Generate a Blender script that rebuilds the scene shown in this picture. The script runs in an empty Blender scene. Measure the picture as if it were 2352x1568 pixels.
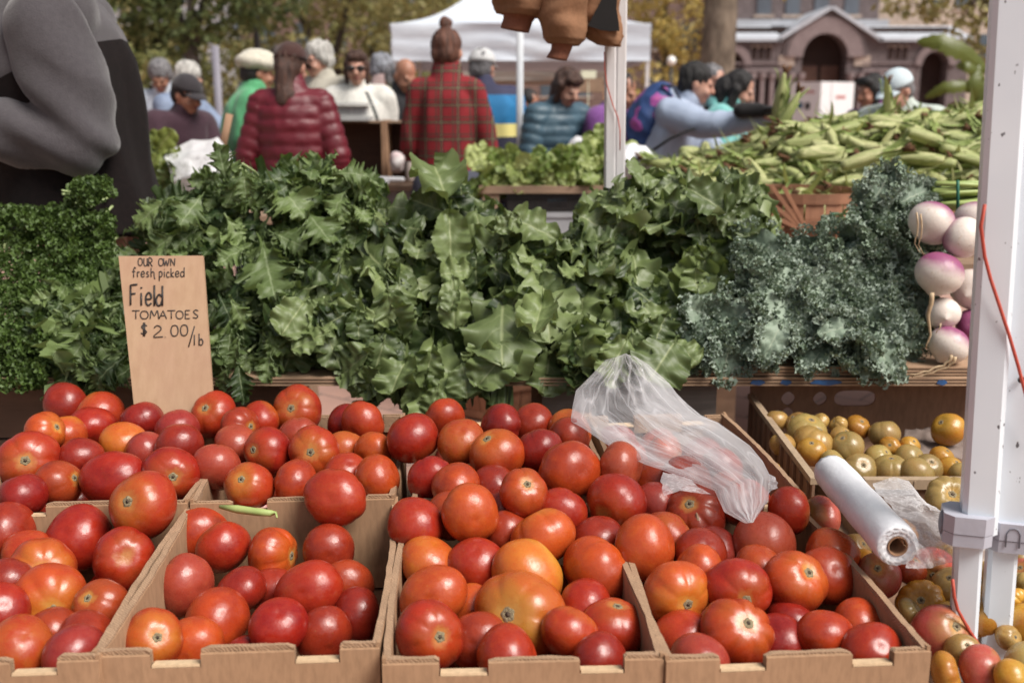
import bpy, bmesh, math, random
import numpy as np
from mathutils import Vector, Matrix, noise
from mathutils.geometry import tessellate_polygon
R = math.radians
rnd = random.Random(7)
scene = bpy.context.scene
COL = scene.collection

# ------------------------------------------------------------------ camera
PITCH = 12.5
CAMH = 1.35
FPX = 2400.0                      # focal length for a 2352 px wide frame
cam_d = bpy.data.cameras.new('camera')
cam_d.sensor_width = 36.0
cam_d.lens = FPX / 2352 * 36.0
cam_d.clip_start = 0.05
cam_d.clip_end = 600
cam_d.dof.use_dof = True
cam_d.dof.focus_distance = 1.65
cam_d.dof.aperture_fstop = 4.2
cam = bpy.data.objects.new('camera', cam_d)
COL.objects.link(cam)
cam.location = (0, 0, CAMH)
cam.rotation_euler = (R(90 - PITCH), 0, 0)
scene.camera = cam

# ------------------------------------------------------------------ world, sun, exposure
SUN_EL, SUN_AZ = 52, 128          # azimuth clockwise from +Y: behind the camera, to the right
world = bpy.data.worlds.new('World')
scene.world = world
world.use_nodes = True
wn, wl = world.node_tree.nodes, world.node_tree.links
sky = wn.new('ShaderNodeTexSky')
sky.sky_type = 'NISHITA'
sky.sun_disc = False
sky.sun_elevation = R(SUN_EL)
sky.sun_rotation = R(SUN_AZ)
sky.air_density = 1.2
sky.dust_density = 4.0
sky.ozone_density = 1.0
hs = wn.new('ShaderNodeHueSaturation')
hs.inputs['Saturation'].default_value = 0.42
bg = wn['Background']
bg.inputs['Strength'].default_value = 0.062
wl.new(sky.outputs[0], hs.inputs['Color'])
wl.new(hs.outputs[0], bg.inputs['Color'])

sd = bpy.data.lights.new('sun', 'SUN')
sd.energy = 2.9
sd.angle = R(30)
sd.color = (1.0, 0.95, 0.88)
sun = bpy.data.objects.new('sun', sd)
COL.objects.link(sun)
sv = Vector((math.sin(R(SUN_AZ)) * math.cos(R(SUN_EL)), math.cos(R(SUN_AZ)) * math.cos(R(SUN_EL)), math.sin(R(SUN_EL))))
sun.rotation_euler = (-sv).to_track_quat('-Z', 'Y').to_euler()
sun.location = sv * 30

scene.view_settings.view_transform = 'Standard'
scene.view_settings.look = 'None'
scene.view_settings.exposure = 0.7
scene.view_settings.gamma = 1.0
scene.view_settings.use_curve_mapping = False
scene.render.engine = 'CYCLES'
scene.cycles.use_denoising = True
scene.cycles.max_bounces = 8
scene.cycles.transparent_max_bounces = 16

# ------------------------------------------------------------------ image-to-world helpers used only to measure where things stand
CP, SP = math.cos(R(PITCH)), math.sin(R(PITCH))
EYE = Vector((0, 0, CAMH))

def ray(px, py):
    xc, yc = (px - 1176) / FPX, -(py - 784) / FPX
    return Vector((xc, CP + yc * SP, -SP + yc * CP))

def at(px, py, Y):
    d = ray(px, py)
    return EYE + d * (Y / d.y)

def atz(px, py, Z):
    d = ray(px, py)
    return EYE + d * ((Z - CAMH) / d.z)

def depth(p):
    return (p - EYE).dot(Vector((0, CP, -SP)))

def proj(p):
    v = p - EYE
    z = v.dot(Vector((0, CP, -SP)))
    return 1176 + v.x / z * FPX, 784 - v.dot(Vector((0, SP, CP))) / z * FPX

# ------------------------------------------------------------------ scene graph helpers
def link(o, parent=None):
    COL.objects.link(o)
    if parent is not None:
        o.parent = parent
    return o

def tag(o, label=None, cat=None, group=None, kind=None):
    if label:
        o['label'] = label
        if len(label.split()) > 16: print('LONG', label)
    if cat: o['category'] = cat
    if group: o['group'] = group
    if kind: o['kind'] = kind
    return o

def thing(name, label, cat, loc=(0, 0, 0), rz=0.0, group=None):
    o = bpy.data.objects.new(name, None)
    o.empty_display_size = 0.05
    o.location = loc
    o.rotation_euler = (0, 0, rz)
    link(o)
    return tag(o, label, cat, group)

def smoothstep(a, b, x):
    t = min(1, max(0, (x - a) / (b - a)))
    return t * t * (3 - 2 * t)

class MB:
    """collects shapes; build() links them as ONE mesh object"""
    def __init__(self):
        self.v, self.f, self.mi, self.c = [], [], [], []
        self.cur = 0
        self.M = None
        self.hascol = False

    def add(self, verts, faces, col=None):
        b = len(self.v)
        if self.M is not None:
            verts = [self.M @ Vector(p) for p in verts]
        self.v.extend([tuple(p) for p in verts])
        self.f.extend([tuple(i + b for i in f) for f in faces])
        self.mi.extend([self.cur] * len(faces))
        if col is not None:
            self.hascol = True
            self.c.extend([tuple(x) for x in col])
        else:
            self.c.extend([(0, 0, 0, 1)] * len(verts))

    def box(self, c, s, rot=None, taper=1.0):
        hx, hy, hz = s[0] / 2, s[1] / 2, s[2] / 2
        vs = []
        for z, k in ((-hz, 1.0), (hz, taper)):
            vs += [(-hx * k, -hy * k, z), (hx * k, -hy * k, z), (hx * k, hy * k, z), (-hx * k, hy * k, z)]
        if rot is not None:
            vs = [rot @ Vector(p) for p in vs]
        vs = [Vector(p) + Vector(c) for p in vs]
        self.add(vs, [(0, 3, 2, 1), (4, 5, 6, 7), (0, 1, 5, 4), (1, 2, 6, 5), (2, 3, 7, 6), (3, 0, 4, 7)])

    def bbox(self, x0, y0, z0, x1, y1, z1):
        self.box(((x0 + x1) / 2, (y0 + y1) / 2, (z0 + z1) / 2), (x1 - x0, y1 - y0, z1 - z0))

    def rings(self, rings, cap=True, closed=True, col=None):
        n = len(rings[0])
        vs = [p for r in rings for p in r]
        fs = []
        for i in range(len(rings) - 1):
            for j in range(n if closed else n - 1):
                k = (j + 1) % n
                fs.append((i * n + j, i * n + k, (i + 1) * n + k, (i + 1) * n + j))
        if cap:
            fs.append(tuple(range(n - 1, -1, -1)))
            fs.append(tuple((len(rings) - 1) * n + j for j in range(n)))
        self.add(vs, fs, col)

    def tube(self, pts, rad, n=8, cap=True, flat=1.0):
        pts = [Vector(p) for p in pts]
        if not hasattr(rad, '__len__'): rad = [rad] * len(pts)
        rs = []
        up = Vector((0.13, 0.21, 0.97))
        prev = None
        for i, p in enumerate(pts):
            d = (pts[min(i + 1, len(pts) - 1)] - pts[max(i - 1, 0)])
            d = d.normalized() if d.length > 1e-9 else Vector((0, 0, 1))
            if prev is None:
                a = d.cross(up)
                if a.length < 0.05: a = d.cross(Vector((1, 0, 0)))
            else:
                a = prev - d * prev.dot(d)
            a.normalize()
            prev = a
            b = d.cross(a)
            rs.append([p + (a * math.cos(2 * math.pi * j / n) + b * math.sin(2 * math.pi * j / n) * flat) * rad[i] for j in range(n)])
        self.rings(rs, cap)

    def ell(self, c, r, rot=None, nu=14, nv=9):
        vs, fs = [], []
        for i in range(nv + 1):
            t = math.pi * i / nv
            for j in range(nu):
                u = 2 * math.pi * j / nu
                p = Vector((math.sin(t) * math.cos(u) * r[0], math.sin(t) * math.sin(u) * r[1], math.cos(t) * r[2]))
                if rot is not None: p = rot @ p
                vs.append(p + Vector(c))
        for i in range(nv):
            for j in range(nu):
                k = (j + 1) % nu
                fs.append((i * nu + j, (i + 1) * nu + j, (i + 1) * nu + k, i * nu + k))
        self.add(vs, fs)

    def capsule(self, p0, p1, r0, r1, n=12):
        p0, p1 = Vector(p0), Vector(p1)
        d = (p1 - p0).normalized()
        pts, rad = [], []
        for k in range(4):
            a = math.pi / 2 * (1 - k / 4)
            pts.append(p0 - d * r0 * math.sin(a)); rad.append(max(1e-4, r0 * math.cos(a)))
        pts.append(p0); rad.append(r0)
        pts.append(p1); rad.append(r1)
        for k in range(1, 5):
            a = math.pi / 2 * k / 4
            pts.append(p1 + d * r1 * math.sin(a)); rad.append(max(1e-4, r1 * math.cos(a)))
        a0 = d.cross(Vector((0.3, 0.1, 0.9)))
        if a0.length < 0.1: a0 = d.cross(Vector((1, 0, 0)))
        a0.normalize(); b0 = d.cross(a0)
        self.rings([[p + (a0 * math.cos(2 * math.pi * j / n) + b0 * math.sin(2 * math.pi * j / n)) * r for j in range(n)] for p, r in zip(pts, rad)])

    def plate(self, outer, holes, y0, y1, tf=None):
        """polygon in (x, z) with holes, thick from y0 to y1"""
        loops = [outer] + list(holes)
        tris = tessellate_polygon([[Vector((x, z, 0)) for x, z in l] for l in loops])
        flat = [p for l in loops for p in l]
        n = len(flat)
        vs = [Vector((x, y0, z)) for x, z in flat] + [Vector((x, y1, z)) for x, z in flat]
        fs = []
        for a, b, c in tris:
            fs.append((a, b, c)); fs.append((c + n, b + n, a + n))
        o = 0
        for l in loops:
            m = len(l)
            for i in range(m):
                j = (i + 1) % m
                fs.append((o + i, o + j, o + j + n, o + i + n))
            o += m
        if tf: vs = [tf @ p for p in vs]
        self.add(vs, fs)

    def mesh(self, name, mats, smooth=True):
        me = bpy.data.meshes.new(name)
        me.from_pydata(self.v, [], self.f)
        for m in (mats if isinstance(mats, (list, tuple)) else [mats]):
            me.materials.append(m)
        me.polygons.foreach_set('material_index', self.mi)
        me.polygons.foreach_set('use_smooth', [smooth] * len(self.f))
        if self.hascol:
            a = me.attributes.new('lf', 'FLOAT_COLOR', 'POINT')
            a.data.foreach_set('color', np.array(self.c, dtype=np.float32).ravel())
        me.update()
        return me

    def build(self, name, mats, parent=None, smooth=True, loc=None):
        me = self.mesh(name, mats, smooth)
        bm = bmesh.new(); bm.from_mesh(me)
        bmesh.ops.recalc_face_normals(bm, faces=bm.faces)
        bm.to_mesh(me); bm.free()
        o = bpy.data.objects.new(name, me)
        link(o, parent)
        if loc is not None: o.location = loc
        return o

class NP:
    """numpy collector for many leaves in one mesh"""
    def __init__(self):
        self.V, self.F, self.C, self.n = [], [], [], 0
    def add(self, V, F, C):
        self.V.append(V); self.F.append(F + self.n); self.C.append(C); self.n += len(V)
    def build(self, name, mat, parent=None, loc=None, smooth=True):
        if not self.V: return None
        V = np.concatenate(self.V); F = np.concatenate(self.F); C = np.concatenate(self.C).astype(np.float32)
        if loc is not None: V = V - np.array(loc)
        me = bpy.data.meshes.new(name)
        me.vertices.add(len(V)); me.vertices.foreach_set('co', V.astype(np.float32).ravel())
        k = F.shape[1]
        me.loops.add(F.size); me.loops.foreach_set('vertex_index', F.astype(np.int32).ravel())
        me.polygons.add(len(F)); me.polygons.foreach_set('loop_start', np.arange(0, F.size, k, dtype=np.int32))
        me.polygons.foreach_set('use_smooth', np.full(len(F), smooth))
        me.update(calc_edges=True)
        a = me.attributes.new('lf', 'FLOAT_COLOR', 'POINT')
        a.data.foreach_set('color', C.ravel())
        me.materials.append(mat)
        me.validate()
        o = bpy.data.objects.new(name, me)
        link(o, parent)
        if loc is not None: o.location = loc
        return o

def remesh(mb, voxel, smooth=2):
    me = mb.mesh('tmp', [])
    o = bpy.data.objects.new('tmp', me); COL.objects.link(o)
    m = o.modifiers.new('r', 'REMESH'); m.mode = 'VOXEL'; m.voxel_size = voxel
    if smooth:
        s = o.modifiers.new('s', 'SMOOTH'); s.factor = 0.5; s.iterations = smooth
    dg = bpy.context.evaluated_depsgraph_get()
    out = bpy.data.meshes.new_from_object(o.evaluated_get(dg))
    bpy.data.objects.remove(o); bpy.data.meshes.remove(me)
    out.polygons.foreach_set('use_smooth', [True] * len(out.polygons))
    return out

def mesh_obj(name, me, mats, parent=None, loc=None):
    me.name = name
    me.materials.clear()
    for m in (mats if isinstance(mats, (list, tuple)) else [mats]): me.materials.append(m)
    o = bpy.data.objects.new(name, me)
    link(o, parent)
    if loc is not None: o.location = loc
    return o

def get_co(me):
    a = np.empty(len(me.vertices) * 3, dtype=np.float32); me.vertices.foreach_get('co', a); return a.reshape(-1, 3)
def get_no(me):
    a = np.empty(len(me.vertices) * 3, dtype=np.float32); me.vertices.foreach_get('normal', a); return a.reshape(-1, 3)
def set_co(me, a):
    me.vertices.foreach_set('co', np.ascontiguousarray(a, dtype=np.float32).ravel()); me.update()

def wrinkle(me, amp, freq, stretch=(1, 1, 1), seed=0):
    co, no = get_co(me), get_no(me)
    d = np.array([noise.noise(Vector((p[0] * stretch[0] * freq + seed, p[1] * stretch[1] * freq, p[2] * stretch[2] * freq))) for p in co])
    d2 = np.array([noise.noise(Vector((p[0] * stretch[0] * freq * 2.3 + seed, p[1] * stretch[1] * freq * 2.3 + 5, p[2] * stretch[2] * freq * 2.3))) for p in co])
    set_co(me, co + no * ((1 - np.abs(d) * 2.2 + 0.5 * d2)[:, None] * amp))

# ------------------------------------------------------------------ materials
class NT:
    def __init__(self, name):
        self.m = bpy.data.materials.new(name); self.m.use_nodes = True
        self.n, self.l = self.m.node_tree.nodes, self.m.node_tree.links
        self.b = self.n['Principled BSDF']
        self.out = self.n['Material Output']
    def N(self, t, **kw):
        o = self.n.new(t)
        for k, v in kw.items():
            if k in o.inputs: o.inputs[k].default_value = v
            else: setattr(o, k, v)
        return o
    def L(self, a, b): self.l.new(a, b)
    def coord(self, scale=None, kind='Object'):
        tc = self.N('ShaderNodeTexCoord')
        if scale is None: return tc.outputs[kind]
        mp = self.N('ShaderNodeMapping'); mp.inputs['Scale'].default_value = scale
        self.L(tc.outputs[kind], mp.inputs['Vector'])
        return mp.outputs[0]
    def noise(self, scale, detail=4, vec=None, rough=0.55):
        t = self.N('ShaderNodeTexNoise'); t.inputs['Scale'].default_value = scale
        t.inputs['Detail'].default_value = detail; t.inputs['Roughness'].default_value = rough
        if vec is not None: self.L(vec, t.inputs['Vector'])
        return t.outputs['Fac']
    def ramp(self, fac, stops, interp='LINEAR'):
        r = self.N('ShaderNodeValToRGB'); r.color_ramp.interpolation = interp
        e = r.color_ramp.elements
        while len(e) < len(stops): e.new(0.5)
        for i, (p, c) in enumerate(stops):
            e[i].position = p
            e[i].color = (c, c, c, 1) if not hasattr(c, '__len__') else tuple(c) + (1,) * (4 - len(c))
        self.L(fac, r.inputs[0])
        return r.outputs[0]
    def mix(self, fac, a, b, mode='MIX'):
        x = self.N('ShaderNodeMix'); x.data_type = 'RGBA'; x.blend_type = mode
        for s, v in ((0, fac), (6, a), (7, b)):
            if hasattr(v, 'is_linked'): self.L(v, x.inputs[s])
            elif s == 0: x.inputs[0].default_value = v
            else: x.inputs[s].default_value = tuple(v) + (1,) * (4 - len(v))
        return x.outputs[2]
    def math(self, op, a, b=0.0, clamp=False):
        x = self.N('ShaderNodeMath'); x.operation = op; x.use_clamp = clamp
        for i, v in ((0, a), (1, b)):
            if hasattr(v, 'is_linked'): self.L(v, x.inputs[i])
            else: x.inputs[i].default_value = v
        return x.outputs[0]
    def bump(self, h, strength=0.3, dist=0.01):
        b = self.N('ShaderNodeBump'); b.inputs['Strength'].default_value = strength; b.inputs['Distance'].default_value = dist
        self.L(h, b.inputs['Height']); self.L(b.outputs[0], self.b.inputs['Normal'])
    def color(self, c):
        if hasattr(c, 'is_linked'): self.L(c, self.b.inputs['Base Color'])
        else: self.b.inputs['Base Color'].default_value = tuple(c) + (1,) * (4 - len(c))
    def rough(self, r):
        if hasattr(r, 'is_linked'): self.L(r, self.b.inputs['Roughness'])
        else: self.b.inputs['Roughness'].default_value = r

def nmat(name, c1, c2=None, scale=8.0, rough=0.7, bump=0.0, bscale=None, stretch=None, dist=0.01, spec=0.5, sheen=0.0):
    t = NT(name)
    c2 = c2 or tuple(x * 0.7 for x in c1)
    vec = t.coord(stretch or (1, 1, 1))
    nz = t.noise(scale, 5, vec)
    t.color(t.mix(t.ramp(nz, [(0.32, 0.0), (0.68, 1.0)]), c2, c1))
    t.rough(rough)
    t.b.inputs['Specular IOR Level'].default_value = spec
    if sheen: t.b.inputs['Sheen Weight'].default_value = sheen
    if bump:
        t.bump(t.noise(bscale or scale * 4, 6, vec), bump, dist)
    return t.m

def wood(name, light, dark, along='x', rough=0.75, scale=6):
    t = NT(name)
    st = {'x': (0.06, 1, 1), 'y': (1, 0.06, 1), 'z': (1, 1, 0.06)}[along]
    vec = t.coord(st)
    a = t.noise(scale * 9, 6, vec, 0.65)
    b = t.noise(scale * 1.2, 3, t.coord())
    g = t.ramp(a, [(0.3, 0.0), (0.7, 1.0)])
    c = t.mix(g, dark, light)
    c = t.mix(t.ramp(b, [(0.35, 0.0), (0.75, 0.55)]), c, tuple(x * 0.45 for x in dark))
    t.color(c); t.rough(rough); t.bump(a, 0.35, 0.004)
    return t.m

def leafmat(name, dark, light, back, vein, rough=0.5, veins=7.0, trans=0.25, spec=0.45, vstr=0.7, fine=0.0):
    """lf = (u across -1..1 -> 0..1, v along, per-leaf value, edge)"""
    t = NT(name)
    at_ = t.N('ShaderNodeAttribute'); at_.attribute_name = 'lf'
    sp = t.N('ShaderNodeSeparateColor'); t.L(at_.outputs['Color'], sp.inputs[0])
    u = t.math('ABSOLUTE', t.math('SUBTRACT', t.math('MULTIPLY', sp.outputs[0], 2.0), 1.0))
    v, rv = sp.outputs[1], sp.outputs[2]
    c = t.mix(rv, dark, light)
    nz = t.noise(40, 4, t.coord())
    c = t.mix(t.ramp(nz, [(0.35, 0.0), (0.8, 0.28)]), c, light)
    if fine:
        nf = t.noise(fine, 2, t.coord())
        c = t.mix(t.ramp(nf, [(0.40, 0.75), (0.54, 0.0)]), c, tuple(x * 0.28 for x in dark))
        nz = t.math('ADD', nz, t.math('MULTIPLY', nf, 2.0))
    mid = t.ramp(u, [(0.0, 0.9), (0.03, 0.6), (0.06, 0.0)])
    fr = t.math('FRACT', t.math('SUBTRACT', t.math('MULTIPLY', v, veins), t.math('MULTIPLY', u, 1.7)))
    side = t.ramp(fr, [(0.0, 1.0), (0.10, 0.0), (0.92, 0.0), (1.0, 1.0)])
    side = t.math('MULTIPLY', side, t.ramp(u, [(0.0, 1.0), (0.85, 0.0)]))
    vv = t.math('MAXIMUM', mid, t.math('MULTIPLY', side, 0.45))
    c = t.mix(t.math('MULTIPLY', vv, vstr), c, vein)
    geo = t.N('ShaderNodeNewGeometry')
    c = t.mix(t.math('MULTIPLY', geo.outputs['Backfacing'], 0.6), c, back)
    t.color(c); t.rough(rough)
    t.b.inputs['Specular IOR Level'].default_value = spec
    h = t.math('SUBTRACT', nz, t.math('MULTIPLY', vv, 0.8))
    t.bump(h, 0.22, 0.004)
    if trans:
        tr = t.N('ShaderNodeBsdfTranslucent'); t.L(t.mix(0.5, c, (light[0] * 1.4, light[1] * 1.5, light[2] * 0.6)), tr.inputs['Color'])
        mx = t.N('ShaderNodeMixShader'); mx.inputs[0].default_value = trans
        t.L(t.b.outputs[0], mx.inputs[1]); t.L(tr.outputs[0], mx.inputs[2]); t.L(mx.outputs[0], t.out.inputs['Surface'])
    return t.m

def brushy(name, base, rough=0.85, var=0.25, scale=60, bump=0.3, sheen=0.2):
    return nmat(name, base, tuple(x * (1 - var) for x in base), scale, rough, bump, scale * 5, None, 0.003, 0.25, sheen)
# ================================================================== GROUND
def brick_ground():
    t = NT('red_brick_paving')
    vec = t.coord((1, 1, 1))
    mp = t.N('ShaderNodeMapping'); mp.inputs['Rotation'].default_value = (0, 0, R(38)); t.L(vec, mp.inputs['Vector'])
    br = t.N('ShaderNodeTexBrick')
    br.inputs['Scale'].default_value = 1.0
    br.inputs['Brick Width'].default_value = 0.30; br.inputs['Row Height'].default_value = 0.30
    br.inputs['Mortar Size'].default_value = 0.006; br.inputs['Mortar Smooth'].default_value = 0.2
    br.offset = 0.5
    br.inputs['Color1'].default_value = (0.46, 0.27, 0.21, 1); br.inputs['Color2'].default_value = (0.40, 0.235, 0.185, 1)
    br.inputs['Mortar'].default_value = (0.12, 0.09, 0.08, 1)
    t.L(mp.outputs[0], br.inputs['Vector'])
    nz = t.noise(3.0, 6, vec)
    t.color(t.mix(t.ramp(nz, [(0.3, 0.0), (0.7, 0.4)]), br.outputs['Color'], (0.20, 0.14, 0.12)))
    t.rough(0.85); t.bump(br.outputs['Fac'], -0.4, 0.004)
    return t.m
mb = MB(); mb.add([(-150, -30, 0), (150, -30, 0), (150, 190, 0), (-150, 190, 0)], [(0, 1, 2, 3)])
tag(mb.build('ground', brick_ground(), smooth=False), kind='structure')

# ================================================================== CARDBOARD CARTONS
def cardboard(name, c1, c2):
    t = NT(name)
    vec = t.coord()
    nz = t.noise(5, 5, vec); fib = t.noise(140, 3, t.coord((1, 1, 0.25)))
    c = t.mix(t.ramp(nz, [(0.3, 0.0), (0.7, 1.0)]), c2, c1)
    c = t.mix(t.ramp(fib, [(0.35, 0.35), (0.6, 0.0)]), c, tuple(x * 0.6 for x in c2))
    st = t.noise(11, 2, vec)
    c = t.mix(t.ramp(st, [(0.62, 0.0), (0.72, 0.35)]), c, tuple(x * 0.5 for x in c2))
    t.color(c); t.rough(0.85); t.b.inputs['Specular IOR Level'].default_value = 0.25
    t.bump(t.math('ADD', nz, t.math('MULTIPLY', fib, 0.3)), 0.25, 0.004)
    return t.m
M_card = cardboard('brown_cardboard', (0.42, 0.255, 0.150), (0.33, 0.195, 0.112))
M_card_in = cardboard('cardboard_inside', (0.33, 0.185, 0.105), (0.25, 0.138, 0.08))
M_card_pale = cardboard('cardboard_pale_fold', (0.66, 0.48, 0.30), (0.55, 0.39, 0.24))
def corr():
    t = NT('corrugated_edge')
    w = t.N('ShaderNodeTexWave'); w.wave_type = 'BANDS'; w.bands_direction = 'DIAGONAL'
    w.inputs['Scale'].default_value = 130; w.inputs['Distortion'].default_value = 6.0
    t.L(t.coord(), w.inputs['Vector'])
    nz = t.noise(25, 4, t.coord())
    c = t.mix(w.outputs['Fac'], (0.27, 0.165, 0.10), (0.42, 0.265, 0.16))
    t.color(t.mix(t.ramp(nz, [(0.4, 0.0), (0.7, 0.5)]), c, (0.22, 0.135, 0.08)))
    t.rough(0.9); t.bump(w.outputs['Fac'], 0.35, 0.002)
    return t.m
M_corr = corr()

def oval(cx, cz, rx, rz, n=20):
    return [(cx + rx * math.copysign(abs(math.cos(a)) ** 0.55, math.cos(a)), cz + rz * math.copysign(abs(math.sin(a)) ** 0.8, math.sin(a)))
            for a in [2 * math.pi * i / n for i in range(n)]]

def end_wall(parent, w, h, y, flip, seed, handle=True):
    """a carton end: outer panel with two slots and rolled-over tabs along the top"""
    r = random.Random(seed)
    s = -1 if flip else 1
    a, b, c, d = .20 * w, .375 * w, .70 * w, .86 * w
    hn = h - 0.016
    prof = [(0, 0), (w, 0), (w, h), (d, h), (d, hn), (c, hn), (c, h), (b, h), (b, hn), (a, hn), (a, h), (0, h)]
    m = MB()
    m.plate(prof, [oval(w * .5, h * .60, .042, .012)] if handle else [], y, y + s * 0.005)
    p = m.build('end_panel', M_card, parent, smooth=False)
    m = MB()
    m.plate([(0.006, 0.002), (w - .006, 0.002), (w - .006, hn - .004), (0.006, hn - .004)], [oval(w * .5, h * .60, .044, .013)] if handle else [], y + s * 0.0055, y + s * 0.009)
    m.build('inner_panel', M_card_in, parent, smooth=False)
    # rolled tabs: two corrugated sheets folded inwards over the rim
    for k, (x0, x1) in enumerate(((0.004, a), (b, c), (d, w - .004))):
        m = MB()
        n = 12
        dz0 = r.uniform(-.002, .003)
        for lay, (ya, yb, zt) in enumerate(((0.0055, 0.0105, h + .003 + dz0), (0.0115, 0.0165, h + .0005 + dz0))):
            rings_ = []
            for i in range(n + 1):
                x = x0 + (x1 - x0) * i / n
                wob = 0.0012 * noise.noise(Vector((x * 40 + seed, lay * 3.1, 0)))
                if i in (0, n): wob -= 0.002
                z1 = zt + wob
                rings_.append([Vector((x, y + s * (ya + wob), h - .03)), Vector((x, y + s * (yb + wob), h - .03)), Vector((x, y + s * (yb + wob), z1)), Vector((x, y + s * (ya + wob), z1))])
            m.rings(rings_)
        m.build('rim_tab', M_corr, parent, smooth=False)
    for (x0, x1) in ((a, b), (c, d)):
        m = MB()
        m.box(((x0 + x1) / 2, y + s * 0.0085, hn + .001), (x1 - x0 - .003, 0.016, 0.003), Matrix.Rotation(R(-9 * s), 3, 'X'))
        m.build('slot_fold', M_card_pale, parent, smooth=False)

def carton(px, py, Zrim, yaw, w, dpt, h, label, seed, handle=True, name='cardboard_carton'):
    """px, py: the middle of the front rim"""
    p = atz(px, py, Zrim)
    rz = R(yaw)
    o = Vector((p.x, p.y, Zrim - h)) - Vector((math.cos(rz), math.sin(rz), 0)) * (w / 2)
    t = thing(name, label, 'carton', o, rz, 'tomato cartons on the table')
    end_wall(t, w, h, 0.0, False, seed, handle)
    end_wall(t, w, h, dpt, True, seed + 1, False)
    for sx, x in ((1, 0.0), (-1, w)):
        m = MB()
        n = 16
        for lay, (xa, xb, zt, mi) in enumerate(((-0.0005, 0.004, 0, 0), (0.0048, 0.009, -.002, 0))):
            rs = []
            for i in range(n + 1):
                y = 0.004 + (dpt - 0.008) * i / n
                wob = 0.0014 * noise.noise(Vector((y * 30 + seed, lay * 2.7 + x * 9, 1)))
                bow = -0.006 * math.sin(math.pi * i / n)
                zz = h + zt + wob * 1.4 + (0.006 if lay == 0 and i in (0, n) else 0)
                rs.append([Vector((x + sx * (xa + wob + bow), y, 0.001)), Vector((x + sx * (xb + wob + bow), y, 0.001)), Vector((x + sx * (xb + wob + bow), y, zz)), Vector((x + sx * (xa + wob + bow), y, zz))])
            m.rings(rs)
        m.build('side_panel', M_card, t, smooth=False)
        # thin corrugated rim strip lying on the side panel
        m = MB(); rs = []
        for i in range(41):
            y = 0.006 + (dpt - .012) * i / 40
            wob = 0.0014 * noise.noise(Vector((y * 30 + seed, x * 9, 1))); bow = -0.006 * math.sin(math.pi * i / 40)
            zz = h + .0035 + .0016 * noise.noise(Vector((y * 160, seed, 0)))
            rs.append([Vector((x + sx * (q + wob + bow), y, z)) for q, z in ((0.0002, h - .004), (.0092, h - .006), (.0088, zz), (.0006, zz))])
        m.rings(rs)
        m.build('corrugated_rim', M_corr, t, smooth=False)
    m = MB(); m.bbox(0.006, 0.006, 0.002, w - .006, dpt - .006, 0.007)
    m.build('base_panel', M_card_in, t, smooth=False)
    return t, w, dpt, h

ZR = 0.735
cartons = {}
cartons['A'] = carton(-118, 1530, ZR, 4.0, .330, .485, .150, 'brown carton at the left front corner, cut off by the photo edge', 11)
cartons['B'] = carton(543, 1500, ZR, 3.6, .330, .485, .150, 'half empty brown carton showing its bare inner wall, second from left in front', 23)
cartons['C'] = carton(1203, 1521, ZR, 2.2, .322, .485, .150, 'heaped brown carton in the front row holding the big yellow shouldered tomato', 37)
cartons['D'] = carton(1838, 1508, ZR, 4.2, .312, .485, .150, 'brown carton at the right end of the front row, beside the bag roll', 41)
cartons['E'] = carton(170, 1163, ZR + .012, 4.0, .345, .47, .150, 'brown carton in the back row at far left, behind the sign side tomatoes', 53, False)
cartons['F'] = carton(672, 1152, ZR + .012, 3.6, .318, .47, .150, 'brown carton in the back row with a green bean lying on its front rim', 67, False)
cartons['G'] = carton(1190, 1150, ZR + .012, 2.2, .335, .47, .150, 'brown carton in the back row buried under the heap of tomatoes in the middle', 71, False)
cartons['H'] = carton(1640, 1150, ZR + .012, 4.6, .300, .47, .150, 'brown carton in the back row beneath the clear plastic bag', 83, False)

# the table under the cartons
M_wood = wood('weathered_wood', (0.36, 0.24, 0.16), (0.22, 0.14, 0.09))
M_wood_grey = wood('grey_weathered_wood', (0.30, 0.25, 0.22), (0.17, 0.135, 0.115))
M_ply = wood('plywood', (0.47, 0.31, 0.20), (0.34, 0.21, 0.13))
M_ply_dark = wood('plywood_dark_ply', (0.17, 0.10, 0.065), (0.11, 0.065, 0.04))
tb = thing('display_table', 'low wooden display table carrying the cardboard cartons of tomatoes', 'table', (0, 1.55, 0))
m = MB()
for k in range(7):
    m.bbox(-1.1, -.56 + k * .162, .545, 1.3, -.56 + k * .162 + .157, .578)
m.build('tabletop', M_wood, tb, False)
for x in (-.9, 1.1):
    for y in (-.45, .45):
        m = MB(); m.bbox(x - .03, y - .03, 0, x + .03, y + .03, .543); m.build('leg', M_wood, tb, False)

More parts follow.
